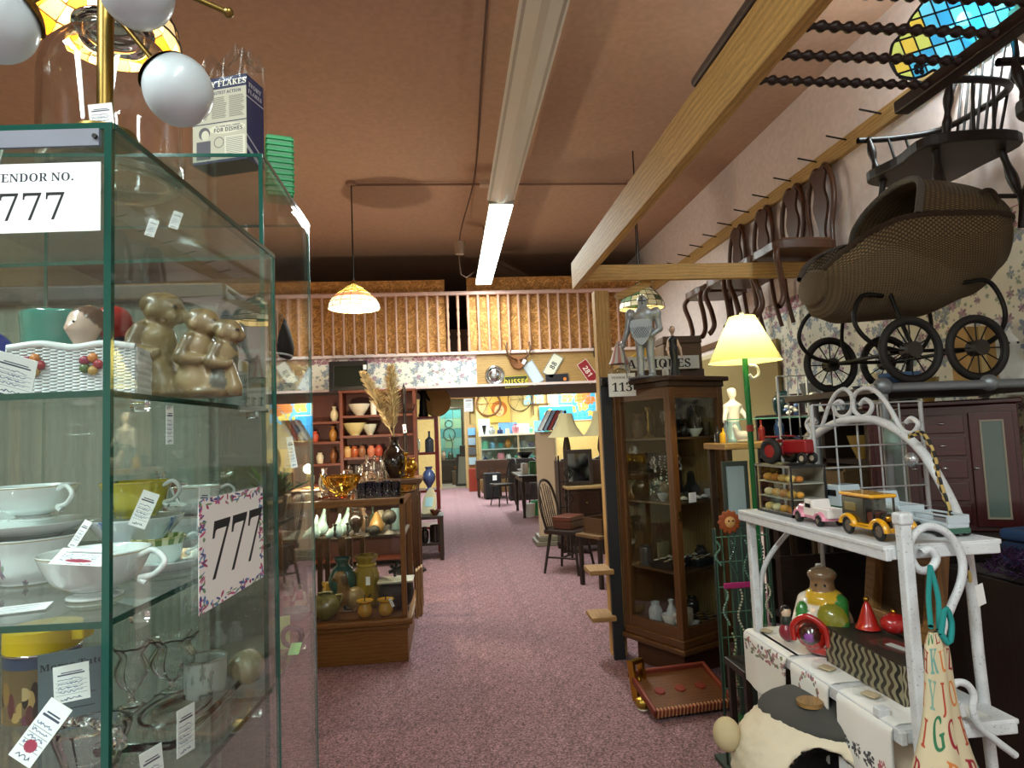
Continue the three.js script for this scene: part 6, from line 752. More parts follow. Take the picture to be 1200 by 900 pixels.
{ // pale screen and jewellery hanging under the table
  const d = 3.36, t = thing('folding_screen', 'pale grey blue framed screen leaning below porcelain table', 'screen', [pz(862, 570, d).x, .98, -d], -.1); mesh('frame', extr(rect(.13, .33), .02, .002, [rect(.1, .29, 0, .02)]), flat(0x3a4640, .5), t); mesh('panel', bx(.11, .3, .008, 0, .015, 0), flat(0xa8c0c4, .5), t); mesh('stand', bx(.1, .98, .02, 0, -.98, 0), flat(0x3a4640, .5), t);
  const g = thing('jewellery_stand', 'green grid stand hung with beads and charms', 'jewellery stand', [pz(872, 680, 2.9).x, 0, -2.9]); for (let i = 0; i < 9; i++) mesh('wire', cy(.003, .003, .74, -.12 + i * .03, .3, 0, 6), flat(0x3d6a54, .5), g); for (let i = 0; i < 7; i++) mesh('wire', bar([-.13, .34 + i * .11, 0], [.13, .34 + i * .11, 0], .003), flat(0x3d6a54, .5), g); mesh('foot', bx(.3, .02, .2), flat(0x2a3a32, .6), g); for (const a of [-1, 1]) mesh('upright', cy(.006, .006, 1.02, a * .13, .02, 0, 8), flat(0x2a3a32, .6), g);
  const cols = [0x4f7a68, 0x7fa090, 0x9ab08a, 0x38584c, 0xb8b8a0, 0x5a6a3a]; for (let i = 0; i < 12; i++) { const b = [], x = -.12 + i * .022, L = .1 + (i * 31 % 7) * .02, y0 = .98 - (i % 3) * .2; for (let k = 0; k < 16; k++) b.push(sp(.006, x + .012 * Math.sin(k * .5), y0 - k * L / 15, .015, 1, 1, 1, 6)); mesh('bead_strand', b, glaze(cols[i % 6]), g).userData.kind = 'stuff'; }
  const lion = thing('lion_charm', 'orange lion face charm on the green grid stand', 'charm', [pz(856, 612, 2.86).x, pz(856, 612, 2.86).y, -2.875]); mesh('mane', lathe([[0, .012], [.04, .01], [.05, 0], [.03, -.004], [0, -.004]], { seg: 40, flute: .1, waves: 12 }).rotateX(Math.PI / 2), flat(0x9a4a1c, .7), lion); mesh('face', sp(.026, 0, 0, .008, 1, 1, .5), flat(0xd2a060, .6), lion); for (const s of [-1, 1]) mesh('eye', sp(.004, s * .01, .006, .02, 1, 1, 1, 8), black, lion);
  const pk = mesh('pink_scarf', bx(.14, .025, .012, 0, 0, 0, .005), cloth(0xc8327e)); pk.position.copy(pz(868, 690, 2.86)); pk.position.z = -2.875; tag(pk, 'bright pink ribbon strip on the green grid stand', 'ribbon');
  const gb = ware('bottle', glaze(0x2f7a3c), V(pz(884, 740, 2.75).x, .5, -2.75), .17, .035, 'green glass bottle beside the pink ribbon'); const gs = thing('bottle_stool', 'dark little stool under the green bottle', 'stool', [gb.position.x, 0, -2.75]); mesh('top', bx(.2, .03, .2, 0, .469, 0, .005), ebony, gs); for (const a of [-1, 1]) for (const b of [-1, 1]) mesh('leg', bx(.025, .47, .025, a * .08, 0, b * .08), ebony, gs); }
// ---------- chairs hung on the wall ----------
function queenAnne(label, z, mat) {
  const t = thing('queen_anne_chair', label, 'chair', [2.463, 2.27, z], -Math.PI / 2, 'chairs hung on the pine rail'); t.scale.x = .82;   // front faces the aisle
  mesh('seat', extr(grow([[-.2, -.2], [0, -.21], [.2, -.2], [.24, .1], [.2, .22], [0, .23], [-.2, .22], [-.24, .1]], 40), .05, .006).rotateX(Math.PI / 2).translate(0, .43, 0), mat, t); mesh('cushion', bx(.4, .03, .36, 0, .455, 0, .015), cloth(0x6a4a34), t);
  for (const s of [-1, 1]) { mesh('leg', tube([[s * .19, .42, .2], [s * .225, .36, .235], [s * .2, .2, .2], [s * .185, .08, .19], [s * .2, .02, .22], [s * .205, .01, .235]], .022, 26, 8), mat, t); mesh('leg', tube([[s * .17, .42, -.19], [s * .175, .2, -.21], [s * .18, .01, -.25]], .018, 14, 8), mat, t);
    mesh('stile', tube([[s * .17, .42, -.2], [s * .16, .58, -.21], [s * .2, .76, -.22], [s * .17, .92, -.23], [s * .12, 1.0, -.235]], .02, 26, 8), mat, t); }
  mesh('crest_rail', tube([[-.13, .99, -.235], [-.07, 1.03, -.24], [0, 1.0, -.24], [.07, 1.03, -.24], [.13, .99, -.235]], .024, 26, 8), mat, t);
  mesh('splat', extr(grow([[-.05, 0], [-.035, .12], [-.105, .3], [-.07, .42], [-.105, .54], [.105, .54], [.07, .42], [.105, .3], [.035, .12], [.05, 0]], 60), .014, .003).translate(0, .45, -.222), mat, t); return t;
}
const fruit = wood(0x5a3218, .4);
['first carved splat back chair hanging past the wicker pram', 'second carved splat back chair hanging along the pine rail', 'third carved splat back chair hanging along the pine rail', 'fourth carved splat back chair hanging above the green lamp'].forEach((l, i) => queenAnne(l, pX([956, 924, 890, 860][i], [255, 278, 300, 318][i], 2.64).z, fruit));
function armWindsor(label, pos, turn) {
  const t = thing('bow_back_armchair', label, 'chair', pos, turn, 'chairs hung on the pine rail'), m = flat(0x1d1410, .45);
  mesh('seat', extr(grow([[-.25, -.2], [0, -.22], [.25, -.2], [.27, .1], [.2, .23], [0, .21], [-.2, .23], [-.27, .1]], 40), .035, .008).rotateX(Math.PI / 2).translate(0, .44, 0), m, t);
  mesh('arm_bow', tube([[-.3, .68, .2], [-.29, .69, 0], [-.22, .7, -.2], [0, .71, -.26], [.22, .7, -.2], [.29, .69, 0], [.3, .68, .2]], .017, 40, 8), m, t);
  mesh('back_bow', tube([[-.2, .7, -.22], [-.2, .88, -.27], [-.12, 1.04, -.31], [0, 1.08, -.32], [.12, 1.04, -.31], [.2, .88, -.27], [.2, .7, -.22]], .014, 40, 8), m, t);
  for (let i = 0; i < 7; i++) { const x = -.15 + i * .05; mesh('spindle', bar([x * .9, .45, -.19], [x * 1.1, 1.06 - Math.abs(x) * .9, -.31], .008, .006, 6), m, t); }
  for (const s of [-1, 1]) { for (let i = 0; i < 2; i++) mesh('spindle', bar([s * .24, .45, -.08 + i * .1], [s * .285, .69, -.06 + i * .1], .008, .007, 6), m, t); mesh('arm_post', lathe([[.014, 0], [.02, .06], [.012, .1], [.022, .16], [.012, .22], [.014, .24]], { seg: 8, n: 16 }).rotateZ(-s * .2).translate(s * .235, .45, .15), m, t); for (const f of [-1, 1]) mesh('leg', lathe([[.012, 0], [.02, .12], [.013, .18], [.024, .28], [.014, .36], [.02, .44]], { seg: 8, n: 16 }).rotateZ(s * .16).rotateX(-f * .14).translate(s * .25, 0, f * .22), m, t); mesh('stretcher', bar([s * .225, .18, .17], [s * .225, .18, -.17], .011), m, t); }
  mesh('stretcher', bar([-.22, .18, 0], [.22, .18, 0], .011), m, t); return t;
}
armWindsor('black bow back armchair hanging above the wicker pram', [2.42, 2.3, pX(1105, 170, 2.45).z], -Math.PI / 2);
armWindsor('second black bow back armchair at the near rail end', [2.4, 2.2, -1.98], -Math.PI / 2);
// ---------- spool turned crib side lying on the beams ----------
{ const t = thing('spool_crib_side', 'dark spool turned crib side lying across the pine beam', 'crib side', [0, 2.686, 0]), m = wood(0x2c1710, .4);
  mesh('side_rail', new RoundedBoxGeometry(.05, .035, 1.0, 2, .015).translate(.9, 0, -1.62), flat(0x4a3c36, .5), t); mesh('side_rail', bx(.06, .05, 1.3, 1.75, -.04, -1.6, .008), m, t);
  for (let i = 0; i < 4; i++) { const z = -2.08 + i * .15, pr = []; for (let k = 0; k <= 76; k++) pr.push([.0135 + .0055 * Math.sin(k * Math.PI / 2 + .6), .02 + k * .0109]); mesh('spool_rung', lathe(pr, { smooth: false, seg: 12 }).rotateZ(-Math.PI / 2).rotateZ(-.02).translate(.91, .0, z), m, t); } }
// ---------- lit stained glass panel ----------
{ const d = 2.75, t = thing('stained_glass_lamp', 'lit blue and yellow stained glass panel under the ceiling', 'stained glass', pz(1125, 45, d)), o = t.position, W = 0.003571 * d / 2.75;
  const out = [[1046, 52], [1043, 72], [1052, 88], [1062, 91], [1072, 92], [1084, 88], [1094, 82], [1104, 86], [1118, 84], [1135, 76], [1152, 58], [1172, 46], [1200, 40], [1215, 10], [1200, -30], [1140, -45], [1095, -12], [1070, 18], [1058, 38]].map(([u, v]) => { const p = pz(u, v, d); return [p.x - o.x, p.y - o.y]; });
  const clip = (poly, a, b, c) => { const r = []; for (let i = 0; i < poly.length; i++) { const p = poly[i], q = poly[(i + 1) % poly.length], f = a * p[0] + b * p[1] - c, g = a * q[0] + b * q[1] - c; if (f <= 0) r.push(p); if (f * g < 0) { const k = f / (f - g); r.push([p[0] + k * (q[0] - p[0]), p[1] + k * (q[1] - p[1])]); } } return r; };
  const xs = out.map((p) => p[0]), ys = out.map((p) => p[1]), s = .075, th = .3, ca = Math.cos(th), sa = Math.sin(th), came = [];
  for (let i = -6; i < 7; i++) for (let j = -6; j < 7; j++) { let q = out; q = clip(q, ca, sa, (i + 1) * s - .002); if (q.length > 2) q = clip(q, -ca, -sa, -(i * s) - .002); if (q.length > 2) q = clip(q, -sa, ca, (j + 1) * s - .002); if (q.length > 2) q = clip(q, sa, -ca, -(j * s) - .002); if (q.length < 3) continue; const A = q.reduce((z, p, k) => { const n = q[(k + 1) % q.length]; return z + p[0] * n[1] - n[0] * p[1]; }, 0); if (Math.abs(A) < 2e-4) continue; const cx = q.reduce((z, p) => z + p[0], 0) / q.length, cyy = q.reduce((z, p) => z + p[1], 0) / q.length; const yel = cx < -.17 && cyy > -.02 || cx < -.24, c = yel ? [0xe8d66a, 0xd8e08a][(i + j) & 1] : [0x6fd0e8, 0x8fe0f0, 0x5ac0e0][((i * 2 + j) % 3 + 3) % 3]; for (let n = 0; n < q.length; n++) { const e = q[(n + 1) % q.length]; if (Math.hypot(e[0] - q[n][0], e[1] - q[n][1]) > .004) came.push(bar([q[n][0], q[n][1], .002], [e[0], e[1], .002], .0028, .0028, 5)); } mesh('glass_pane', extr(q, .004), memo(`sg${c}`, () => new THREE.MeshPhysicalMaterial({ color: c, emissive: c, emissiveIntensity: .32, roughness: .25, transmission: .5, thickness: 0 })), t); }
  mesh('leading', came, flat(0x1c2433, .4), t); const rim = out.map(([x, y]) => V(x, y, 0)); mesh('rim', new THREE.TubeGeometry(new THREE.CatmullRomCurve3(rim, true, 'catmullrom', .3), 120, .007, 6, true), flat(0x1c2433, .4), t);
  const k = pz(1076, 82, d); mesh('rosette', [0, 1, 2, 3].map((i) => sp(.014, k.x - o.x + .017 * Math.cos(i * 1.57 + .78), k.y - o.y + .017 * Math.sin(i * 1.57 + .78), .006, 1, 1, .4, 10)), flat(0x1c2433, .4), t);
  const b = pz(1130, 22, d + .1).sub(o); mesh('bulb', sp(.032, b.x, b.y, b.z, 1, 1, 1, 16), glow(0xf4ffff, 25), t).castShadow = false; mesh('socket', cy(.02, .02, .05, b.x, b.y + .03, b.z, 12), brass, t); pointLight([o.x + b.x, o.y + b.y, o.z + b.z], .8, new THREE.Color().setRGB(.95, 1, 1), 1.6);
  for (const x of [-.05, .25]) mesh('chain', bar([x, .2, 0], [x, CEIL - o.y, 0], .004), iron, t); }
// ---------- wicker pram on the pipe rack ----------
{ const t = thing('pipe_rack', 'galvanised pipe rack carrying the wicker pram', 'rack', [0, .035, 0]), g = flat(0x8a9094, .45, .7); mesh('board', bx(1.08, .025, .85, 2.17, 1.565, -2.62), wood(0x3a2a1e), t); mesh('front_pipe', bar([1.5, 1.575, -2.19], [2.72, 1.575, -2.19], .017), g, t); mesh('back_pipe', bar([1.64, 1.575, -3.04], [2.72, 1.575, -3.04], .017), g, t);
  for (const [x, z] of [[1.54, -2.19], [2.68, -2.19], [1.78, -3.04], [2.68, -3.04]]) { mesh('leg', bar([x, -.035, z], [x, 1.6, z], .016), g, t); mesh('fitting', sp(.032, x, 1.58, z), g, t); } mesh('fitting', sp(.03, 1.95, 1.58, -2.19), g, t); }
{ const t = thing('wicker_pram', 'antique brown wicker pram with spoked wheels', 'pram', [1.85, 1.6256, -2.55]), wk = wicker(0x9a8058), L = .83, nx = 40, na = 28;
  wk.side = THREE.DoubleSide;
  const f = (s, tbl) => { for (let i = 0; i < tbl.length - 1; i++) if (s <= tbl[i + 1][0]) { const k = (s - tbl[i][0]) / (tbl[i + 1][0] - tbl[i][0]), e = k * k * (3 - 2 * k); return tbl[i][1] + (tbl[i + 1][1] - tbl[i][1]) * (.5 * k + .5 * e); } return tbl.at(-1)[1]; };
  const rim = (s) => f(s, [[0, .48], [.06, .535], [.15, .59], [.3, .645], [.45, .665], [1, .665]]), bot = (s) => f(s, [[0, .36], [.05, .305], [.15, .28], [.55, .295], [.8, .37], [.93, .46], [1, .57]]), wd = (s) => f(s, [[0, .09], [.05, .15], [.15, .19], [.35, .21], [.8, .21], [.93, .17], [1, .1]]);
  const shellG = (off) => { const P = [], U = [], I = []; for (let i = 0; i <= nx; i++) for (let j = 0; j <= na; j++) { const s = i / nx, a = -Math.PI / 2 + Math.PI * j / na, c = Math.pow(Math.abs(Math.cos(a)), .65), x = -.33 + L * s, b = bot(s) + off, r = rim(s); P.push(x, r - (r - b) * c, (wd(s) - off) * Math.sign(Math.sin(a)) * Math.pow(Math.abs(Math.sin(a)), .8)); U.push(x, j * .03); } for (let i = 0; i < nx; i++) for (let j = 0; j < na; j++) { const a = i * (na + 1) + j, b = a + na + 1; I.push(a, a + 1, b, b, a + 1, b + 1); } const g = new THREE.BufferGeometry(); g.setAttribute('position', new THREE.Float32BufferAttribute(P, 3)); g.setAttribute('uv', new THREE.Float32BufferAttribute(U, 2)); g.setIndex(I); g.computeVertexNormals(); return g; };
  const wk2 = wk.clone(); wk2.userData = { own: true }; wk2.map = wk2.map.clone(); wk2.map.repeat.set(1 / .19, 1 / .19); wk2.bumpMap = wk2.map; wk2.bumpScale = .006; wk2.side = THREE.DoubleSide;
  mesh('body', [shellG(0), shellG(.012)], wk2, t); for (const s of [-1, 1]) mesh('rim_braid', tube(Array.from({ length: 14 }, (_, i) => { const q = i / 13; return [-.33 + L * q, rim(q) + .004, s * wd(q)]; }), .012, 60, 8), wicker(0x6a5238), t);
  const hood = (R, thick) => { const P = [], U = [], I = [], n = 24, m = 16; for (let i = 0; i <= m; i++) for (let j = 0; j <= n; j++) { const q = i / m, a = Math.PI * j / n, e = Math.cos(q * Math.PI / 2 * .98), x0 = .0 + .1 * Math.pow(Math.sin(a), 1.2), x = x0 + (.49 - x0) * Math.sin(q * Math.PI / 2), h = .2 * Math.pow(e, .7) * R; P.push(x, .668 + h * Math.pow(Math.sin(a), .8), -.215 * R * Math.cos(a) * Math.pow(e, .35)); U.push(q * .4, j * .025); } for (let i = 0; i < m; i++) for (let j = 0; j < n; j++) { const a = i * (n + 1) + j, b = a + n + 1; I.push(a, b, a + 1, b, b + 1, a + 1); } const g = new THREE.BufferGeometry(); g.setAttribute('position', new THREE.Float32BufferAttribute(P, 3)); g.setAttribute('uv', new THREE.Float32BufferAttribute(U, 2)); g.setIndex(I); g.computeVertexNormals(); return g; };
  mesh('hood', [hood(1), hood(.95)], wk2, t); mesh('foot_end', sp(1, -.325, .425, 0, .035, .075, .1, 24), wk, t); mesh('hood_edge', tube(Array.from({ length: 17 }, (_, j) => { const a = Math.PI * j / 16; return [.1 * Math.pow(Math.sin(a), 1.2), .668 + .203 * Math.pow(Math.sin(a), .8), -.216 * Math.cos(a)]; }), .014, 50, 8), wicker(0xa8a49a), t); mesh('porthole', to(.035, .009, 24).translate(.34, .74, .175).rotateY(0), wicker(0x6a5238), t); mesh('lining', bx(.4, .02, .3, .1, .42, 0, .01), cloth(0x3a332a), t);
  const wheel = (x, z, r) => { const w = mesh('wheel', to(r - .014, .014, 44).translate(x, r, z), flat(0x17130f, .7), t); mesh('rim', to(r - .028, .005, 40).translate(x, r, z), iron, w); mesh('hub', new THREE.CylinderGeometry(.03, .03, .05, 20).rotateX(Math.PI / 2).translate(x, r, z), flat(0x2a221c, .6), w); for (let i = 0; i < 12; i++) mesh('spoke', bar([x + .02 * Math.cos(i * .5236), r + .02 * Math.sin(i * .5236), z], [x + (r - .02) * Math.cos(i * .5236), r + (r - .02) * Math.sin(i * .5236), z], .0028, .0028, 5), iron, w); };
  for (const s of [-1, 1]) { wheel(-.115 + s * .0, s * .26, .128); wheel(.155, s * .26, .128); }
  for (const x of [-.115, .155]) mesh('axle', bar([x, .128, -.28], [x, .128, .28], .008), iron, t); for (const s of [-1, 1]) { mesh('reach_bar', bar([-.16, .13, s * .2], [.2, .13, s * .2], .007), iron, t); mesh('spring', tube([[-.115, .128, s * .21], [-.24, .17, s * .21], [-.29, .25, s * .2], [-.24, .35, s * .18], [-.13, .36, s * .15]], .009, 30, 8), iron, t); mesh('spring', tube([[.155, .128, s * .21], [.28, .17, s * .21], [.34, .27, s * .2], [.3, .4, s * .18], [.2, .4, s * .17]], .009, 30, 8), iron, t); mesh('spring', tube([[-.06, .128, s * .21], [-.09, .22, s * .2], [-.1, .37, s * .15]], .008, 16, 8), iron, t); }
}
{ // things beside the pram on the rack board and behind
  const b = thing('tan_carton', 'tan cardboard carton on the pipe rack behind pram', 'box', [pz(1130, 400, 2.95).x + .05, 1.6256, -2.96]); mesh('body', bx(.14, .3, .12, 0, 0, 0, .004), flat(0xb08a50, .8), b); mesh('tape', bx(.03, .302, .122), flat(0xcdb47a, .5), b);
  const r = thing('plush_rabbit', 'white plush rabbit on the pipe rack behind pram', 'plush toy', [pz(1160, 400, 2.96).x + .08, 1.6256, -2.95], -.3); mesh('body', blob([{ c: [0, .08, 0], r: [.075, .085, .065], col: 0xd8d6cf }, { c: [0, .2, .01], r: [.055, .055, .052], col: 0xdedcd5 }, [.02, .24, 0, .035, .33, -.01, .018, .014, 0xdedcd5], [-.02, .24, 0, -.03, .33, -.01, .018, .014, 0xdedcd5], [.05, .12, .03, .07, .06, .06, .025, .02, 0xd8d6cf], [-.05, .12, .03, -.07, .06, .06, .025, .02, 0xd8d6cf], [.04, .03, .04, .05, .02, .1, .03, .026, 0xd8d6cf], [-.04, .03, .04, -.05, .02, .1, .03, .026, 0xd8d6cf]], .011, .02), tinted(1), r); for (const s of [-1, 1]) mesh('eye', sp(.006, s * .02, .215, .058, 1, 1, 1, 8), black, r);
  const c = thing('blue_cloth', 'folded blue cloth on the pipe rack under pram wheels', 'cloth', [pz(1060, 440, 2.62).x + .05, 1.6256, -2.72]); for (let i = 0; i < 3; i++) mesh('fold', bx(.15 - i * .01, .025, .12, 0, i * .026, 0, .01), cloth([0x4a6a9a, 0x3c5a86, 0x5a7aa6][i]), c); }
// ---------- white metal rack ----------
const FX = 1.035, BX2 = 1.3, ZN = -1.5, ZF = -2.27, U1 = 1.2, U2 = .78;
const shelfPaint = paint;
{ const t = thing('metal_baker_rack', 'white chipped metal rack with arched scroll back', 'rack', [0, 0, 0]), L = ZN - ZF, zc = (ZN + ZF) / 2;
  for (const y of [U1, U2]) mesh('shelf', [bx(BX2 - FX + .04, .012, L + .02, (FX + BX2) / 2, y - .012, zc, .003), bx(.016, .032, L + .03, FX - .01, y - .036, zc, .004), bx(BX2 - FX + .03, .03, .014, (FX + BX2) / 2, y - .034, ZN + .004, .004), bx(BX2 - FX + .03, .03, .014, (FX + BX2) / 2, y - .034, ZF - .004, .004)], shelfPaint, t);
  mesh('leg', bx(.026, U1, .026, FX + .012, 0, ZF + .02, .005), shelfPaint, t); mesh('leg', bx(.026, 1.0, .026, BX2 - .01, 0, ZF + .02, .005), shelfPaint, t); mesh('leg', bx(.028, 1.27, .028, FX + .02, 0, ZN + .03, .006), shelfPaint, t); mesh('leg_cap', bx(.036, .03, .036, FX + .02, 1.25, ZN + .03, .008), shelfPaint, t);
  mesh('leg', bx(.03, .8, .03, FX - .005, 0, ZN - .07, .005), shelfPaint, t); mesh('brace', tube([[FX + .02, .8, ZF + .02], [FX + .05, 1.0, ZF + .02], [FX + .2, 1.17, ZF + .02]], .009, 20, 8), shelfPaint, t);
  const at = (u, v) => pX(u, v, BX2 + .02);
  const arch = [[938, 545], [944, 527], [954, 512], [977, 497], [1007, 491], [1034, 495], [1060, 510], [1081, 530], [1104, 567], [1121, 602], [1131, 635], [1139, 690], [1147, 770], [1158, 860], [1168, 940]].map(([u, v]) => at(u, v)); arch.unshift(V(BX2 + .02, 1.2, arch[0].z)); mesh('arch', tube(arch, .0135, 120, 10), shelfPaint, t);
  const scr = (pts, r = .007) => mesh('scroll', tube(pts.map(([u, v]) => at(u, v)), r, 110, 8), shelfPaint, t);
  scr([[957, 495], [951, 490], [945, 497], [951, 507], [962, 501], [971, 477], [980, 461], [990, 456], [998, 464], [998, 480], [990, 488], [980, 485], [977, 476], [984, 470], [989, 475]]); scr([[1062, 495], [1068, 490], [1076, 497], [1070, 507], [1059, 505], [1046, 484], [1034, 466], [1022, 456], [1010, 456], [1001, 464], [1000, 479], [1009, 488], [1019, 484], [1022, 475], [1014, 468], [1008, 474]]);
  const an = (u, v) => pz(u, v, 1.47), loop = (pts, r) => mesh('end_scroll', tube(pts.map(([u, v]) => an(u, v)), r, 100, 8), shelfPaint, t);
  loop([[1079, 648], [1089, 644], [1097, 653], [1091, 666], [1078, 668], [1068, 655], [1066, 636], [1077, 621], [1092, 617], [1110, 625], [1122, 641], [1128, 660], [1126, 682], [1115, 710], [1105, 736], [1100, 770]], .0095); loop([[1128, 838], [1124, 826], [1115, 820], [1113, 808], [1121, 800], [1133, 802], [1141, 814], [1140, 830], [1146, 848], [1165, 866], [1190, 885]], .0085);
}
{ // twisted cord and tag on the arch
  const t = thing('twisted_cord', 'black and gold twisted cord draped over the arch', 'cord', [0, 0, 0]); const path = new THREE.CatmullRomCurve3([[1070, 512], [1085, 508], [1098, 530], [1105, 560], [1118, 600], [1130, 640], [1142, 680]].map(([u, v]) => pX(u, v, BX2 - .012))), n = 90; for (const [o, c] of [[0, 0x16140f], [Math.PI, 0xb59a5a]]) { const q = Array.from({ length: n }, (_, i) => { const p = path.getPoint(i / (n - 1)), a = i * .85 + o; return V(p.x - .012, p.y + .004 * Math.cos(a), p.z + .004 * Math.sin(a)); }); mesh('strand', tube(q, .0045, 220, 6), flat(c, .7), t); }
  const tg = priceTag('blank white tag hanging from the twisted cord', pX(1149, 697, BX2 - .03), .03, .05, [0, .3, .15], 0); tg.material = paper; const c = thing('shell_charm', 'little silver shell charm tied on the arch', 'charm', pX(1068, 540, BX2 - .03)); mesh('shell', lathe([[0, 0], [.012, .01], [.016, .025], [.008, .04], [0, .042]], { flute: .1 }).translate(0, -.02, 0), flat(0xb4b8ba, .25, .8), c); }
const on1 = (u, v) => py(u, v, U1).setY(U1 + .0006), on2 = (u, v) => py(u, v, U2).setY(U2 + .0006);
const mini = (k, c, p, r = .3) => glaze(c, r);
{ // miniature bakery case with tractor
  const p = on1(918, 608), t = thing('miniature_case', 'black framed miniature case of tiny pastries', 'display case', [1.13, U1 + .0006, -2.12], 0), m = flat(0x15191a, .4), W = .12, H = .155, D = .24;
  for (const [x, z] of [[-1, -1], [1, -1], [-1, 1], [1, 1]]) mesh('post', bx(.006, H, .006, x * (W / 2 - .003), 0, z * (D / 2 - .003)), m, t); mesh('top', bx(W, .008, D, 0, H, 0), m, t); mesh('bottom', bx(W, .008, D), m, t); mesh('glass', bx(.002, H, D - .01, -W / 2 + .002, .004, 0), pane, t); mesh('back', bx(.003, H, D - .01, W / 2 - .004, .004, 0), flat(0x8a8478, .6), t);
  for (let r = 0; r < 3; r++) { if (r) mesh('shelf', bx(W - .01, .003, D - .012, 0, r * .05 + .003, 0), flat(0xa8a89a, .4), t); for (let i = 0; i < 9; i++) mesh('pastry', sp(.013 + .004 * (i % 2), -.02 - (i % 2) * .014, r * .05 + .0185, -.1 + i * .025, 1, .8, 1, 10), flat([0xd89a3a, 0xe8c878, 0xb8732a, 0xf0dca8, 0xc8a050][(i + r * 2) % 5], .6), t); } }
{ const t = thing('toy_tractor', 'red toy tractor on the miniature pastry case', 'toy tractor', [1.13, U1 + .1646, -2.1], -Math.PI / 2 + .3), R = flat(0x8a1218, .35), B = flat(0x14110f, .7); mesh('hood', bx(.1, .045, .04, .035, .035, 0, .008), R, t); mesh('axle_box', bx(.05, .03, .045, -.035, .03, 0, .006), R, t); for (const s of [-1, 1]) { const w = mesh('rear_wheel', to(.032, .012, 28).translate(-.04, .044, s * .045), B, t); mesh('rim', new THREE.CylinderGeometry(.022, .022, .012, 18).rotateX(Math.PI / 2).translate(-.04, .044, s * .045), R, w); const f = mesh('front_wheel', to(.014, .006, 20).translate(.07, .02, s * .022), B, t); mesh('rim', new THREE.CylinderGeometry(.009, .009, .008, 12).rotateX(Math.PI / 2).translate(.07, .02, s * .022), flat(0xb8a890, .5), f); mesh('fender', bx(.05, .006, .02, -.04, .088, s * .036, .003), R, t); } mesh('seat', bx(.022, .012, .03, -.045, .07, 0, .004), R, t); mesh('steering_wheel', to(.012, .0025, 16).rotateX(1.0).translate(-.015, .085, 0), B, t); mesh('exhaust', cy(.003, .003, .04, .05, .08, 0, 8), iron, t);
  const d = thing('navy_dish', 'navy blue round dish standing behind the tractor', 'dish', [1.2, U1 + .1646 + .05, -2.2]); mesh('dish', lathe([[0, .004], [.03, .002], [.04, .008], [.042, .012], [.036, .006], [0, .008]], { smooth: false, n: 20 }).scale(.95, 1, .95).rotateX(Math.PI / 2 - .1).translate(0, .0, 0), glaze(0x10183a), d); mesh('easel', [bar([-.02, -.045, 0], [0, .0, -.012], .003), bar([.02, -.045, 0], [0, .0, -.012], .003)], iron, d); }
function toyTruck(label, pos, turn, k, cab1, cab2, opts = {}) { // a pickup: nose at +x
  const t = thing('toy_truck', label, 'toy truck', pos, turn), m1 = glaze(cab1), m2 = glaze(cab2), Q = (g) => g.scale(k, k, k);
  mesh('chassis', Q(bx(.19, .012, .06, 0, .018, 0, .004)), m1, t); mesh('bonnet', Q(bx(.055, .028, .042, .06, .028, 0, .01)), opts.bonnet ? glaze(opts.bonnet) : m1, t); const c = mesh('cab', Q(extr([[-.02, .028], [.035, .028], [.033, .05], [.022, .073], [-.014, .073], [-.02, .05]], .052, .004)), m2, t);
  mesh('window', Q(bx(.03, .015, .064, .006, .05, 0, .002)), flat(0x0d1216, .1), c); mesh('windscreen', Q(bx(.004, .016, .045, .0345, .05, 0)), flat(0x0d1216, .1), c); for (const s of [-1, 1]) mesh('bed_side', Q(bx(.075, .026, .005, -.062, .028, s * .027, .002)), m2, t); mesh('tail', Q(bx(.005, .026, .054, -.0985, .028, 0)), m2, t); mesh('bed_floor', Q(bx(.075, .004, .05, -.062, .03, 0)), m1, t);
  for (const x of [-.06, .058]) for (const s of [-1, 1]) { const w = mesh('wheel', Q(new THREE.CylinderGeometry(.017, .017, .012, 20).rotateX(Math.PI / 2).translate(x, .017, s * .032)), flat(0x121212, .7), t); mesh('hubcap', Q(new THREE.CylinderGeometry(.009, .009, .003, 14).rotateX(Math.PI / 2).translate(x, .017, s * .0395)), chrome, w); mesh('fender', Q(new THREE.TorusGeometry(.02, .006, 6, 16, Math.PI).scale(1.15, 1, 1.6).translate(x, .019, s * .03)), m1, t); }
  for (const s of [-1, 1]) mesh('headlamp', Q(sp(.006, .088, .04, s * .018, .6, 1, 1, 10)), flat(0xd8d8d0, .2), t); return t; }
const TR = Math.PI / 2;
toyTruck('pink and white toy pickup before the miniature case', V(FX + .045, U1 + .0006, -1.87), TR, .95, 0xd88aa0, 0xe8e2de);
toyTruck('white cab toy pickup with green fenders beside pastries', V(FX + .2, U1 + .0006, -1.98), TR + .1, 1.3, 0x1f5a46, 0xb4c2cc);
toyTruck('long white and green toy truck behind the yellow van', V(FX + .19, U1 + .0006, -1.79), TR, 1.25, 0x2a5a48, 0xb8c4cc, { bonnet: 0xb4c2cc });
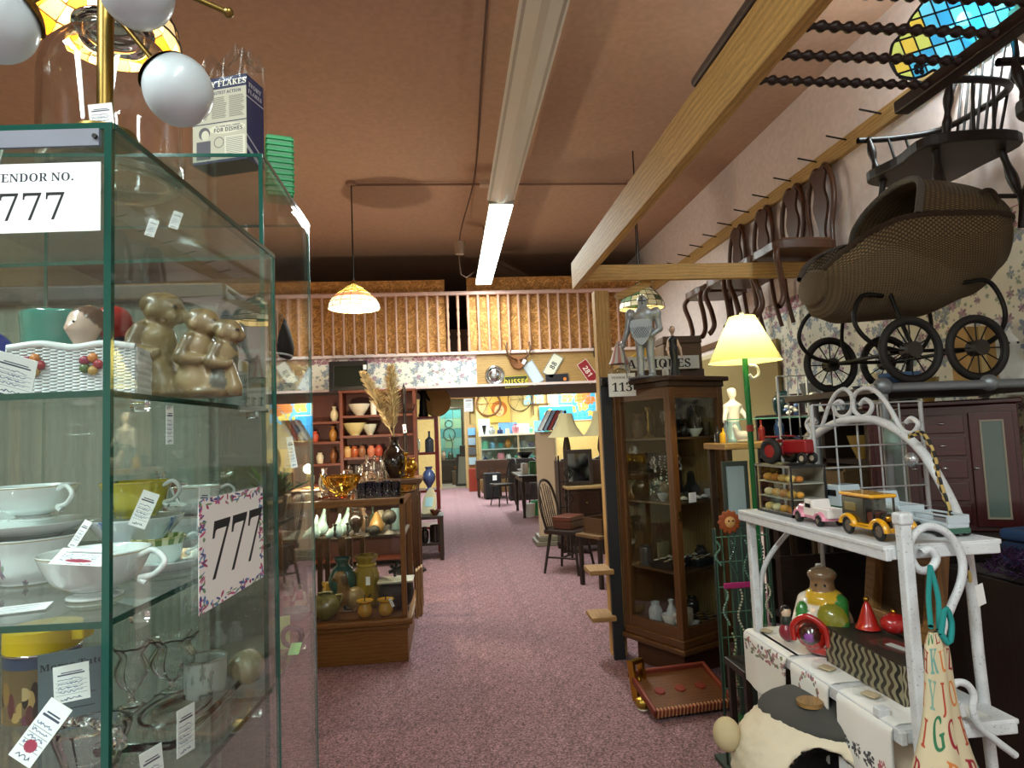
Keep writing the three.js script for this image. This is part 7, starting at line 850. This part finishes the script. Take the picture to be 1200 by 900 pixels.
{ const t = thing('toy_trailer', 'white and green toy trailer coupled at shelf end', 'toy trailer', [FX + .215, U1 + .0006, -1.6], -TR); mesh('deck', bx(.13, .016, .06, 0, .02, 0, .006), glaze(0xb4c0c8), t); mesh('skirt', bx(.13, .015, .062, 0, .008, 0, .004), glaze(0x1f5a46), t); mesh('rail', [bar([-.065, .052, .026], [.065, .052, .026], .003), bar([-.065, .052, -.026], [.065, .052, -.026], .003), bx(.005, .02, .058, .062, .034, 0), bx(.005, .02, .058, -.062, .034, 0)], glaze(0xb4c0c8), t); for (const x of [-.04, .04]) for (const s of [-1, 1]) mesh('wheel', new THREE.CylinderGeometry(.014, .014, .012, 16).rotateX(TR).translate(x, .014, s * .035), flat(0x121212, .7), t); }
{ // yellow and black delivery van
  const t = thing('toy_van', 'yellow and black vintage toy delivery van on shelf', 'toy van', [FX + .05, U1 + .0006, -1.615], -TR), Y = glaze(0xe0a010), K3 = glaze(0x14120f); mesh('chassis', bx(.2, .012, .06, 0, .022, 0, .004), Y, t); const b = mesh('body', bx(.1, .066, .062, -.045, .034, 0, .004), K3, t); mesh('roof', bx(.14, .01, .072, -.028, .1, 0, .005), Y, t); mesh('window_print', bx(.05, .022, .064, -.055, .062, 0, .002), flat(0x6a5a1c, .3), b); for (const s of [-1, 1]) mesh('cab_post', bx(.004, .066, .004, .036, .034, s * .028), K3, t); mesh('windscreen', bx(.003, .045, .055, .036, .052, 0), pane, t); mesh('bonnet', bx(.045, .036, .04, .062, .03, 0, .008), K3, t); mesh('grille', bx(.006, .034, .034, .087, .03, 0, .003), chrome, t); mesh('seat', bx(.03, .03, .05, .015, .034, 0, .006), flat(0x5a2a1c, .7), t);
  for (const x of [-.06, .066]) for (const s of [-1, 1]) { const w = mesh('wheel', to(.0185, .005, 24).translate(x, .0235, s * .036), flat(0x111111, .7), t); mesh('hub', new THREE.CylinderGeometry(.016, .016, .004, 18).rotateX(TR).translate(x, .0235, s * .036), chrome, w); mesh('fender', new THREE.TorusGeometry(.027, .006, 6, 18, Math.PI * .95).scale(1.1, 1, 1.5).translate(x, .023, s * .036), Y, t); } for (const s of [-1, 1]) { mesh('headlamp', sp(.008, .085, .056, s * .022, .7, 1, 1, 12), gold, t); mesh('running_board', bx(.085, .005, .016, .003, .026, s * .038), Y, t); } }
// lower shelf: embroidered towels
const towelTex = (n) => canvasTex(256, 512, (c, w, h) => { c.fillStyle = '#e6e6e2'; c.fillRect(0, 0, w, h); const P = ['#9a6a6a', '#7a8a6a', '#a88a8a', '#6a6a72', '#b07a7a']; if (n === 1) for (let i = 0; i < 60; i++) { const a = i / 60 * 6.283; c.fillStyle = P[i % 5]; c.beginPath(); c.ellipse(w / 2 + 62 * Math.cos(a) + rr(-8, 8), 330 + 62 * Math.sin(a) + rr(-8, 8), 4 + rnd() * 6, 3 + rnd() * 4, rnd() * 3, 0, 7); c.fill(); } else if (n === 0) for (let i = 0; i < 70; i++) { c.fillStyle = P[i % 5]; c.beginPath(); c.ellipse(rnd() * w, 330 + rr(-30, 30), 4 + rnd() * 9, 3 + rnd() * 5, rnd() * 3, 0, 7); c.fill(); } else { for (let k = 0; k < 4; k++) for (let i = 0; i < 26; i++) { c.fillStyle = k === 3 ? '#a8606a' : '#4a4a4e'; c.beginPath(); c.ellipse(30 + k * 62 + rr(-22, 22), 370 + rr(-10, 12) + Math.sin(i) * 8, 3 + rnd() * 5, 2 + rnd() * 3, rnd() * 3, 0, 7); c.fill(); } } c.fillStyle = '#cfcfca'; c.fillRect(0, h - 10, w, 3); });
function towel(label, z0, z1, drop, n) { const t = thing('embroidered_towel', label, 'towel', [0, 0, 0], 0, 'embroidered towels over the lower shelf'); const path = [], N = 34; for (let i = 0; i <= N; i++) { const s = i / N * (.2 + drop + .03); if (s < .2) path.push([BX2 - .04 - s, U2 + .004]); else if (s < .23) { const a = (s - .2) / .03 * Math.PI / 2; path.push([BX2 - .24 - .022 * Math.sin(a) , U2 + .004 - .022 * (1 - Math.cos(a))]); } else path.push([BX2 - .262 - .035 * (s - .23) , U2 - .018 - (s - .23)]); }
  const off = BX2 - .24 - (FX - .004), P = [], U = [], I = [], Mz = 20; for (const side of [0, 1]) for (let i = 0; i <= N; i++) for (let j = 0; j <= Mz; j++) { const q = j / Mz, down = Math.max(0, (i / N - .5)) * 2; P.push(path[i][0] - off * Math.min(1, i / 14) - .006 * down * Math.sin(q * 9 + z0 * 20) - side * .002 * 0 + (side ? .003 : 0) * (i > 15 ? 1 : 0), path[i][1] + (side ? -.003 * (i > 15 ? 0 : 1) : 0), z0 + (z1 - z0) * q); U.push(q, 1 - i / N); } const S = (N + 1) * (Mz + 1); for (const s of [0, 1]) for (let i = 0; i < N; i++) for (let j = 0; j < Mz; j++) { const a = s * S + i * (Mz + 1) + j, b = a + Mz + 1; s ? I.push(a, a + 1, b, b, a + 1, b + 1) : I.push(a, b, a + 1, b, b + 1, a + 1); }
  const g = new THREE.BufferGeometry(); g.setAttribute('position', new THREE.Float32BufferAttribute(P, 3)); g.setAttribute('uv', new THREE.Float32BufferAttribute(U, 2)); g.setIndex(I); g.computeVertexNormals(); mesh('linen', g, print(towelTex(n), .95), t); return t; }
towel('white towel with scattered rosebuds draped over shelf', -2.29, -2.0, .15, 0); towel('white towel with flower wreath draped over shelf', -1.97, -1.77, .19, 1); towel('white towel with dark stitched script draped over shelf', -1.73, -1.51, .22, 2);
{ // cookie jar
  const p = on2(933, 768), t = thing('painted_cookie_jar', 'painted round cookie jar shaped like a bearded old man', 'cookie jar', [1.15, U2 + .0046, -2.0], -.7), Rd = 0xb01e16, Wh = 0xe4dfd0, Gn = 0x2f7a34, Ye = 0xd8b030, Sk = 0x8a6a48;
  mesh('body', blob([{ c: [0, .085, 0], r: [.082, .09, .075], col: Wh }, { c: [.0, .02, .02], r: [.06, .022, .05], col: Rd }, { c: [0, .165, 0], r: [.062, .035, .055], col: Ye }, { c: [-.055, .1, .05], r: [.02, .06, .02], col: Gn }, { c: [.03, .11, .055], r: [.045, .05, .03], col: 0x8a8a2a }, { c: [.055, .07, .045], r: [.03, .045, .03], col: Ye }, { c: [-.03, .07, .065], r: [.045, .045, .03], col: Rd }, { c: [-.03, .075, .085], r: [.03, .03, .022], col: 0x3a1a14 }, { c: [-.03, .07, .1], r: [.014, .014, .01], col: 0x8a4a9a }, { c: [0, .2, .005], r: [.036, .05, .034], col: Sk }, { c: [0, .238, 0], r: [.043, .024, .041], col: 0x7a6248 }, [.05, .16, .02, .06, .1, .06, .024, .018, Gn], [-.05, .16, .02, -.07, .1, .05, .024, .018, Wh]], .0052, .01), tinted(.25, .9), t); mesh('basket_arch', tube([[-.08, .05, .075], [-.075, .1, .09], [-.03, .13, .1], [.015, .1, .1], [.022, .045, .09]], .009, 30, 8), glaze(0xb01e16), t); for (const s of [-1, 1]) mesh('eye', sp(.004, s * .013, .212, .038, 1, 1, 1, 8), black, t);
  const q = thing('folk_doll', 'small painted folk doll beside the cookie jar', 'doll', [1.09, U2 + .0046, -2.13]); mesh('body', blob([{ c: [0, .03, 0], r: [.026, .03, .026], col: 0x8a1c30 }, { c: [0, .065, 0], r: [.018, .022, .018], col: 0x1c2a24 }, { c: [0, .093, .002], r: [.015, .016, .015], col: 0xd8c0a8 }, { c: [0, .1, -.003], r: [.017, .015, .016], col: 0x14181c }], .004, .006), tinted(.3, .8), q); }
for (const [z, x, k, c, l] of [[-1.86, 1.2, 0, 0xb8241c, 'red cone ornament behind the cookie jar'], [-1.8, 1.24, 1, 0xa81c1c, 'red round ornament behind the cookie jar']]) { const t = thing('red_ornament', l, 'ornament', [x, U2 + .0046 + .1046, z]); mesh('body', k ? sp(.032, 0, .032, 0, 1.2, .9, 1) : lathe([[0, 0], [.034, .004], [.028, .02], [.01, .07], [0, .085]]), glaze(c), t); mesh('knob', sp(.008, 0, k ? .065 : .088, 0), gold, t); }
{ const t = thing('patterned_box', 'dark box with wavy brown stripes on the lower shelf', 'box', [1.17, U2 + .0046, -1.76], 0), tx = canvasTex(512, 256, (c, w, h) => { c.fillStyle = '#8a8468'; c.fillRect(0, 0, w, h); for (let i = 0; i < 12; i++) { c.strokeStyle = ['#2a241a', '#3a2a1c', '#1c1a16'][i % 3]; c.lineWidth = 20; c.beginPath(); for (let y = -10; y <= h + 10; y += 6) c.lineTo(i * 44 + 10 * Math.sin(y * .06 + i * .5), y); c.stroke(); } }); const m = print(tx, .5); mesh('carton', new THREE.BoxGeometry(.13, .1, .34).translate(0, .05, 0), m, t); mesh('lid', bx(.134, .006, .344, 0, .0985, 0, .002), flat(0x2e2a22, .5), t); const w = thing('cellophane_pack', 'clear cellophane packet with label on the wavy striped box', 'packet', [1.17, U2 + .1096, -1.7], .2); mesh('film', bx(.07, .008, .12, 0, 0, 0, .003), memo('film2', () => new THREE.MeshPhysicalMaterial({ color: 0xffffff, transmission: 1, thickness: 0, roughness: .12, side: THREE.DoubleSide })), w); mesh('label', bx(.02, .002, .06, -.015, .009, .02), flat(0xb8bcb8, .6), w); }
{ const t = thing('shadow_box', 'empty oak shadow box frame leaning at the shelf back', 'frame', [1.3, U2 + .0046, -1.86], -Math.PI / 2), o = wood(0x9a6e38); mesh('frame', extr(rect(.3, .25), .03, .003, [rect(.22, .17, 0, .04)]).rotateX(-.15).translate(0, .09, 0), o, t); mesh('backing', bx(.24, .19, .005, 0, .03, -.012).rotateX(-.15).translate(0, .09, 0), wood(0x5a4228), t); mesh('riser', bx(.28, .09, .03), ebony, t); }
for (const [u, v, l] of [[868, 745, 'clear plastic box on the rosebud towel'], [935, 790, 'clear plastic sleeve on the wreath towel'], [985, 822, 'clear plastic sleeve on the script towel']]) { const p = on2(u, v), t = thing('clear_packet', l, 'packet', [Math.max(p.x, FX + .03), U2 + .0052, p.z], .4); mesh('film', bx(.05, .02, .07, 0, 0, 0, .004), cache.film2, t); mesh('content', bx(.03, .006, .04, 0, .003, 0, .002), flat(0xb9a98a, .7), t); }
{ // plush cat house
  const t = thing('cat_house', 'cream plush cat house with round dark opening', 'cat house', [1.06, 0, -1.83], -.55); const c = 0xd6cab2; const g = blob([[-.1, .2, 0, .1, .2, 0, .2, .2, c], [-.08, .5, 0, .08, .5, 0, .21, .21, c], { c: [0, .12, 0], r: [.32, .13, .22], col: c }, { c: [-.03, .53, .22], r: [.1, .12, .17], cut: 1, col: 0x0c0a09 }], .014, .05); const P = g.attributes.position; for (let i = 0; i < P.count; i++) { if (P.getY(i) < 0) P.setY(i, 0); const k = .003; P.setX(i, P.getX(i) + k * Math.sin(i * 12.9)); P.setY(i, P.getY(i) + (P.getY(i) > .002 ? k * Math.sin(i * 7.7) : 0)); } g.computeVertexNormals(); mesh('plush', g, tinted(1), t); mesh('top_pad', sp(.19, 0, .67, -.02, 1.1, .3, .85, 28), cloth(0x4d4c48), t); mesh('disc', cy(.035, .035, .012, -.06, .715, .06, 18), wood(0xa8804a), t); const b = mesh('pompom', sp(.04, -.29, .6, .06, 1, 1.2, 1), flat(0xc2b28c, 1), t); mesh('hang_tag', sheet(.04, .055, .001).rotateZ(.5).translate(.12, .54, .2), paper, t); }
{ // alphabet cloth bag
  const tx = canvasTex(512, 512, (c, w, h) => { c.fillStyle = '#c2b494'; c.fillRect(0, 0, w, h); const A = 'JKPTUZYEIJOGMPQReB&DPWSHL', C = ['#a3402c', '#2f6a48', '#8a1c28', '#6a9a90', '#c0703a', '#7a9a8a']; for (let r = 0; r < 9; r++) for (let i = 0; i < 9; i++) { c.save(); c.translate(28 + i * 57 + (r % 2) * 20, 30 + r * 57); c.rotate(rr(-.25, .25)); serif(c, A[(r * 5 + i * 3) % 25], 0, 0, 56 + 10 * (i % 2), C[(i + r * 2) % 6]); c.restore(); } }); const m = print(tx, .95); m.map.wrapS = m.map.wrapT = THREE.RepeatWrapping; m.map.repeat.set(1, -1); const p = pz(1095, 740, 1.3), t = thing('alphabet_bag', 'cream cloth bag printed with bright letters and teal ribbon', 'bag', p, .2); const g = lathe([[.014, 0], [.028, -.03], [.034, -.1], [.046, -.18], [.075, -.27], [.12, -.38], [.13, -.5], [.1, -.58], [0, -.6]], { seg: 40, n: 50, sz: .55 }); const P = g.attributes.position; for (let i = 0; i < P.count; i++) { const a = Math.atan2(P.getZ(i), P.getX(i)), k = 1 + .06 * Math.sin(a * 5 + P.getY(i) * 12); P.setX(i, P.getX(i) * k); P.setZ(i, P.getZ(i) * k); } g.computeVertexNormals(); mesh('sack', g, m, t);
  const rb = cloth(0x1f8f8c).clone(); rb.side = THREE.DoubleSide; const hook = pz(1090, 664, 1.455).sub(p).applyAxisAngle(V(0, 1, 0), -.2); mesh('ribbon', [tube([hook, hook.clone().multiplyScalar(.5).add(V(-.01, 0, 0)), V(-.008, .01, .0)], .006, 14, 6), tube([hook, hook.clone().multiplyScalar(.5).add(V(.012, 0, .004)), V(.012, 0, 0)], .006, 14, 6), tube([[0, 0, .015], [.012, .05, .02], [.024, .02, .02], [.012, -.02, .02], [0, 0, .015]], .006, 20, 6)], rb, t);
  const h = mesh('heart', extr(grow([[0, -.02], [-.024, .004], [-.016, .02], [0, .012], [.016, .02], [.024, .004]], 40), .003).translate(.05, -.31, .045), flat(0x8a1c28, .9), t); mesh('teal_star', extr(grow([[0, .024], [-.02, 0], [-.012, -.024], [.014, -.022], [.022, .002]], 24), .003).translate(.085, -.36, .05), flat(0x1fa8a8, .9), t); }
// ---------- dark goods behind the white rack ----------
{ const W = .5, t = thing('jewellery_armoire', 'dark maroon jewellery armoire with two glass doors', 'armoire', [1.95, 1.0606, -2.47], -.52), m = new THREE.MeshPhysicalMaterial({ map: woodTex, color: 0x4a0f10, roughness: .3, clearcoat: .5 }), H = .48; mesh('body', bx(W, H, .2, 0, 0, 0, .006), m, t); mesh('cornice', bx(W + .03, .02, .22, 0, H, 0, .006), m, t); for (const s of [-1, 1]) { const d = mesh('door', bx(.14, H - .05, .012, s * .16, .02, .107, .003), m, t); mesh('door_frame', extr(rect(.075, H - .11), .006, .001, [rect(.065, H - .12, 0, .005)]).translate(s * .16, .05, .115), flat(0x8a8070, .4), d); mesh('door_glass', bx(.066, H - .12, .003, s * .16, .055, .1145), flat(0x5a6a64, .12), d); mesh('pull', sp(.007, s * .1, H * .5, .12, 1.6, .7, 1), chrome, d); } for (let i = 0; i < 5; i++) { const d = mesh('drawer', bx(.15, .07, .01, 0, .03 + i * .086, .106, .003), m, t); mesh('pull', sp(.007, 0, .068 + i * .086, .116, 1.8, .7, 1), chrome, d); }
  const s = thing('stock_table', 'dark table behind the white rack under the armoire', 'table', [1.92, 0, -2.6]); mesh('top', bx(1.1, .04, .8, .1, 1.02, 0, .005), ebony, s); for (const a of [-1, 1]) for (const b of [-1, 1]) mesh('leg', bx(.05, 1.02, .05, .1 + a * .5, 0, b * .36), ebony, s); mesh('back_board', bx(1.1, .5, .02, .1, .4, -.3), ebony, s);
  const b = thing('wicker_hamper', 'tan wicker basket behind the wire grid', 'basket', [pz(1030, 590, 2.75).x - .02, 1.0606, -2.78]), wv = wicker(0x9a7a48); for (const q of [-1, 1]) { mesh('side', bx(.32, .22, .012, 0, 0, q * .08), wv, b); mesh('end', bx(.012, .22, .16, q * .16, 0, 0), wv, b); mesh('rim', bar([-.16, .225, q * .08], [.16, .225, q * .08], .01), wv, b); } mesh('bottom', bx(.32, .01, .16), wv, b);
  const d = thing('plush_dog', 'golden plush dog lying beside the wicker basket', 'plush toy', [pz(985, 560, 2.62).x + .02, 1.0606, -2.62], .6), G = 0xa87e38; mesh('body', blob([{ c: [.02, .07, 0], r: [.1, .06, .055], col: G }, { c: [-.09, .13, .01], r: [.05, .045, .045], col: G }, [-.13, .12, .015, -.15, .11, .02, .025, .02, 0xc09a58], { c: [-.075, .12, .055], r: [.02, .04, .012], col: 0x8a6428 }, { c: [-.075, .12, -.04], r: [.02, .04, .012], col: 0x8a6428 }, [-.06, .05, .04, -.12, .02, .05, .025, .02, G], [-.06, .05, -.03, -.12, .02, -.03, .025, .02, G], [.1, .07, 0, .17, .1, .02, .018, .01, G]], .009, .018), tinted(1), d); mesh('nose', sp(.009, -.172, .115, .02), black, d);
  const k = thing('folded_quilts', 'blue folded denim quilt on the dark table', 'quilt', [2.02, 1.0, -1.95], .1); for (let i = 0; i < 3; i++) mesh('fold', bx(.4, .04, .26, 0, i * .042, 0, .018), cloth([0x22406a, 0x1c3358, 0x2c4c7a][i]), k);
  const f = thing('dark_shelf', 'low dark shelf unit at the near right of armoire'.replace('near right of', 'foot of the'), 'shelf unit', [2.05, 0, -1.9]); for (const y of [.1, .55, .97]) mesh('board', bx(.8, .03, .45, 0, y, 0), ebony, f); for (const a of [-1, 1]) mesh('side', bx(.03, 1.0, .45, a * .4, 0, 0), ebony, f); mesh('back', bx(.8, 1.0, .015, 0, 0, -.22), ebony, f);
  const gl = thing('tinsel_garland', 'purple tinsel garland heaped beside the blue quilt', 'garland', [1.75, 1.0006, -1.86]), sp1 = []; for (let i = 0; i < 420; i++) { const a = i * .12, r = .07 + .03 * Math.sin(a * .7), x = r * Math.cos(a) * 1.3, y = .03 + .025 * Math.sin(a * .37) + .02, z = r * Math.sin(a); sp1.push(bar([x, y, z], [x + rr(-.025, .025), y + rr(-.015, .03), z + rr(-.025, .025)], .0022, .0012, 3)); } mesh('tinsel', sp1, flat(0x3c1f4a, .35, .5), gl).userData.kind = 'stuff';
  for (const [x, y, kk, c, h, r, l] of [[1.82, .581, 'jar', 0x16181c, .2, .08, 'black jar inside the low dark shelf'], [2.05, .581, 'bowl', 0x1c2430, .14, .12, 'dark blue bowl inside the low dark shelf'], [2.26, .581, 'vase', 0x2a1c16, .26, .07, 'dark brown vase inside the low dark shelf'], [1.9, .131, 'crock', 0x22201c, .24, .12, 'dark crock low in the dark shelf'], [2.2, .131, 'jar', 0x1a2230, .26, .1, 'navy jar low in the dark shelf']]) ware(kk, glaze(c), V(x, y, -1.85), h, r, l);
}
{ // wire grid panels
  const mk = (label, u0, u1, v0, v1, d, nx, ny) => { const a = pz(u0, v1, d), b = pz(u1, v0, d), t = thing('wire_grid_panel', label, 'grid panel', [a.x, 0, -d]), m = flat(0xb8bcc0, .4, .4), W = b.x - a.x; for (let i = 0; i <= nx; i++) mesh('wire', bar([W * i / nx, a.y, 0], [W * i / nx, b.y, 0], .0032, .0032, 6), m, t); for (let j = 0; j <= ny; j++) mesh('wire', bar([0, a.y + (b.y - a.y) * j / ny, .004], [W, a.y + (b.y - a.y) * j / ny, .004], .0032, .0032, 6), m, t); for (const x of [0, W]) mesh('upright', bar([x, 0, 0], [x, b.y, 0], .007, .007, 8), m, t); return t; };
  mk('white wire grid panel behind the arched rack', 962, 1078, 470, 625, 2.08, 5, 6); mk('tall white wire grid panel beside the pram wheels', 919, 945, 440, 560, 3.15, 3, 5);
  const h = thing('hanging_pouch', 'pale teal cloth pouch hung on the wire grid', 'pouch', pz(1048, 520, 2.12)); mesh('pouch', blob([[0, 0, 0, .0, .06, 0, .035, .025, 0x9ab8b0]], .007, .01), tinted(1), h); mesh('hook', tube([[0, .08, 0], [0, .11, 0], [.015, .12, .02]], .003, 12, 6), chrome, h); }

{ // tall dark bookcase along the papered wall
  const t = thing('wall_bookcase', 'tall dark bookcase along the papered wall behind pram', 'bookcase', [2.56, 0, -4.0]), m = wood(0x33231a); mesh('back', bx(.015, 1.56, 1.8, .19, 0, 0), m, t); for (const s of [-1, 0, 1]) mesh('side', bx(.36, 1.56, .03, 0, 0, s * .9), m, t); for (const y of [.08, .5, .92, 1.24, 1.54]) mesh('shelf', bx(.36, .025, 1.8, 0, y, 0), m, t);
  const C = [['ivory', 0xcfc8b4], ['slate', 0x4a5660], ['oxblood', 0x5a1c1c], ['pewter', 0x7a7c7a], ['plum', 0x4a2a44], ['teal', 0x2f5a58], ['straw', 0xa88a4a], ['black', 0x161616]], KN = ['vase', 'jar', 'bowl', 'bottle', 'crock'];
  [[.945, 'waist'], [1.265, 'third'], [1.565, 'highest']].forEach(([y, w], r) => { for (let i = 0; i < 8; i++) { const [n, c] = C[(i + r * 3) % 8], k = KN[(i * 2 + r) % 5]; ware(k, glaze(c), V(2.5, y + .001, -3.2 - i * .2 - (i > 3 ? .1 : 0)), .14 + (i % 3) * .03, .055 + (i % 2) * .02, `${n} ${k} on the ${w} shelf of the wall bookcase`, 'wares in the wall bookcase'); } });
}
renderer.render(scene, camera);
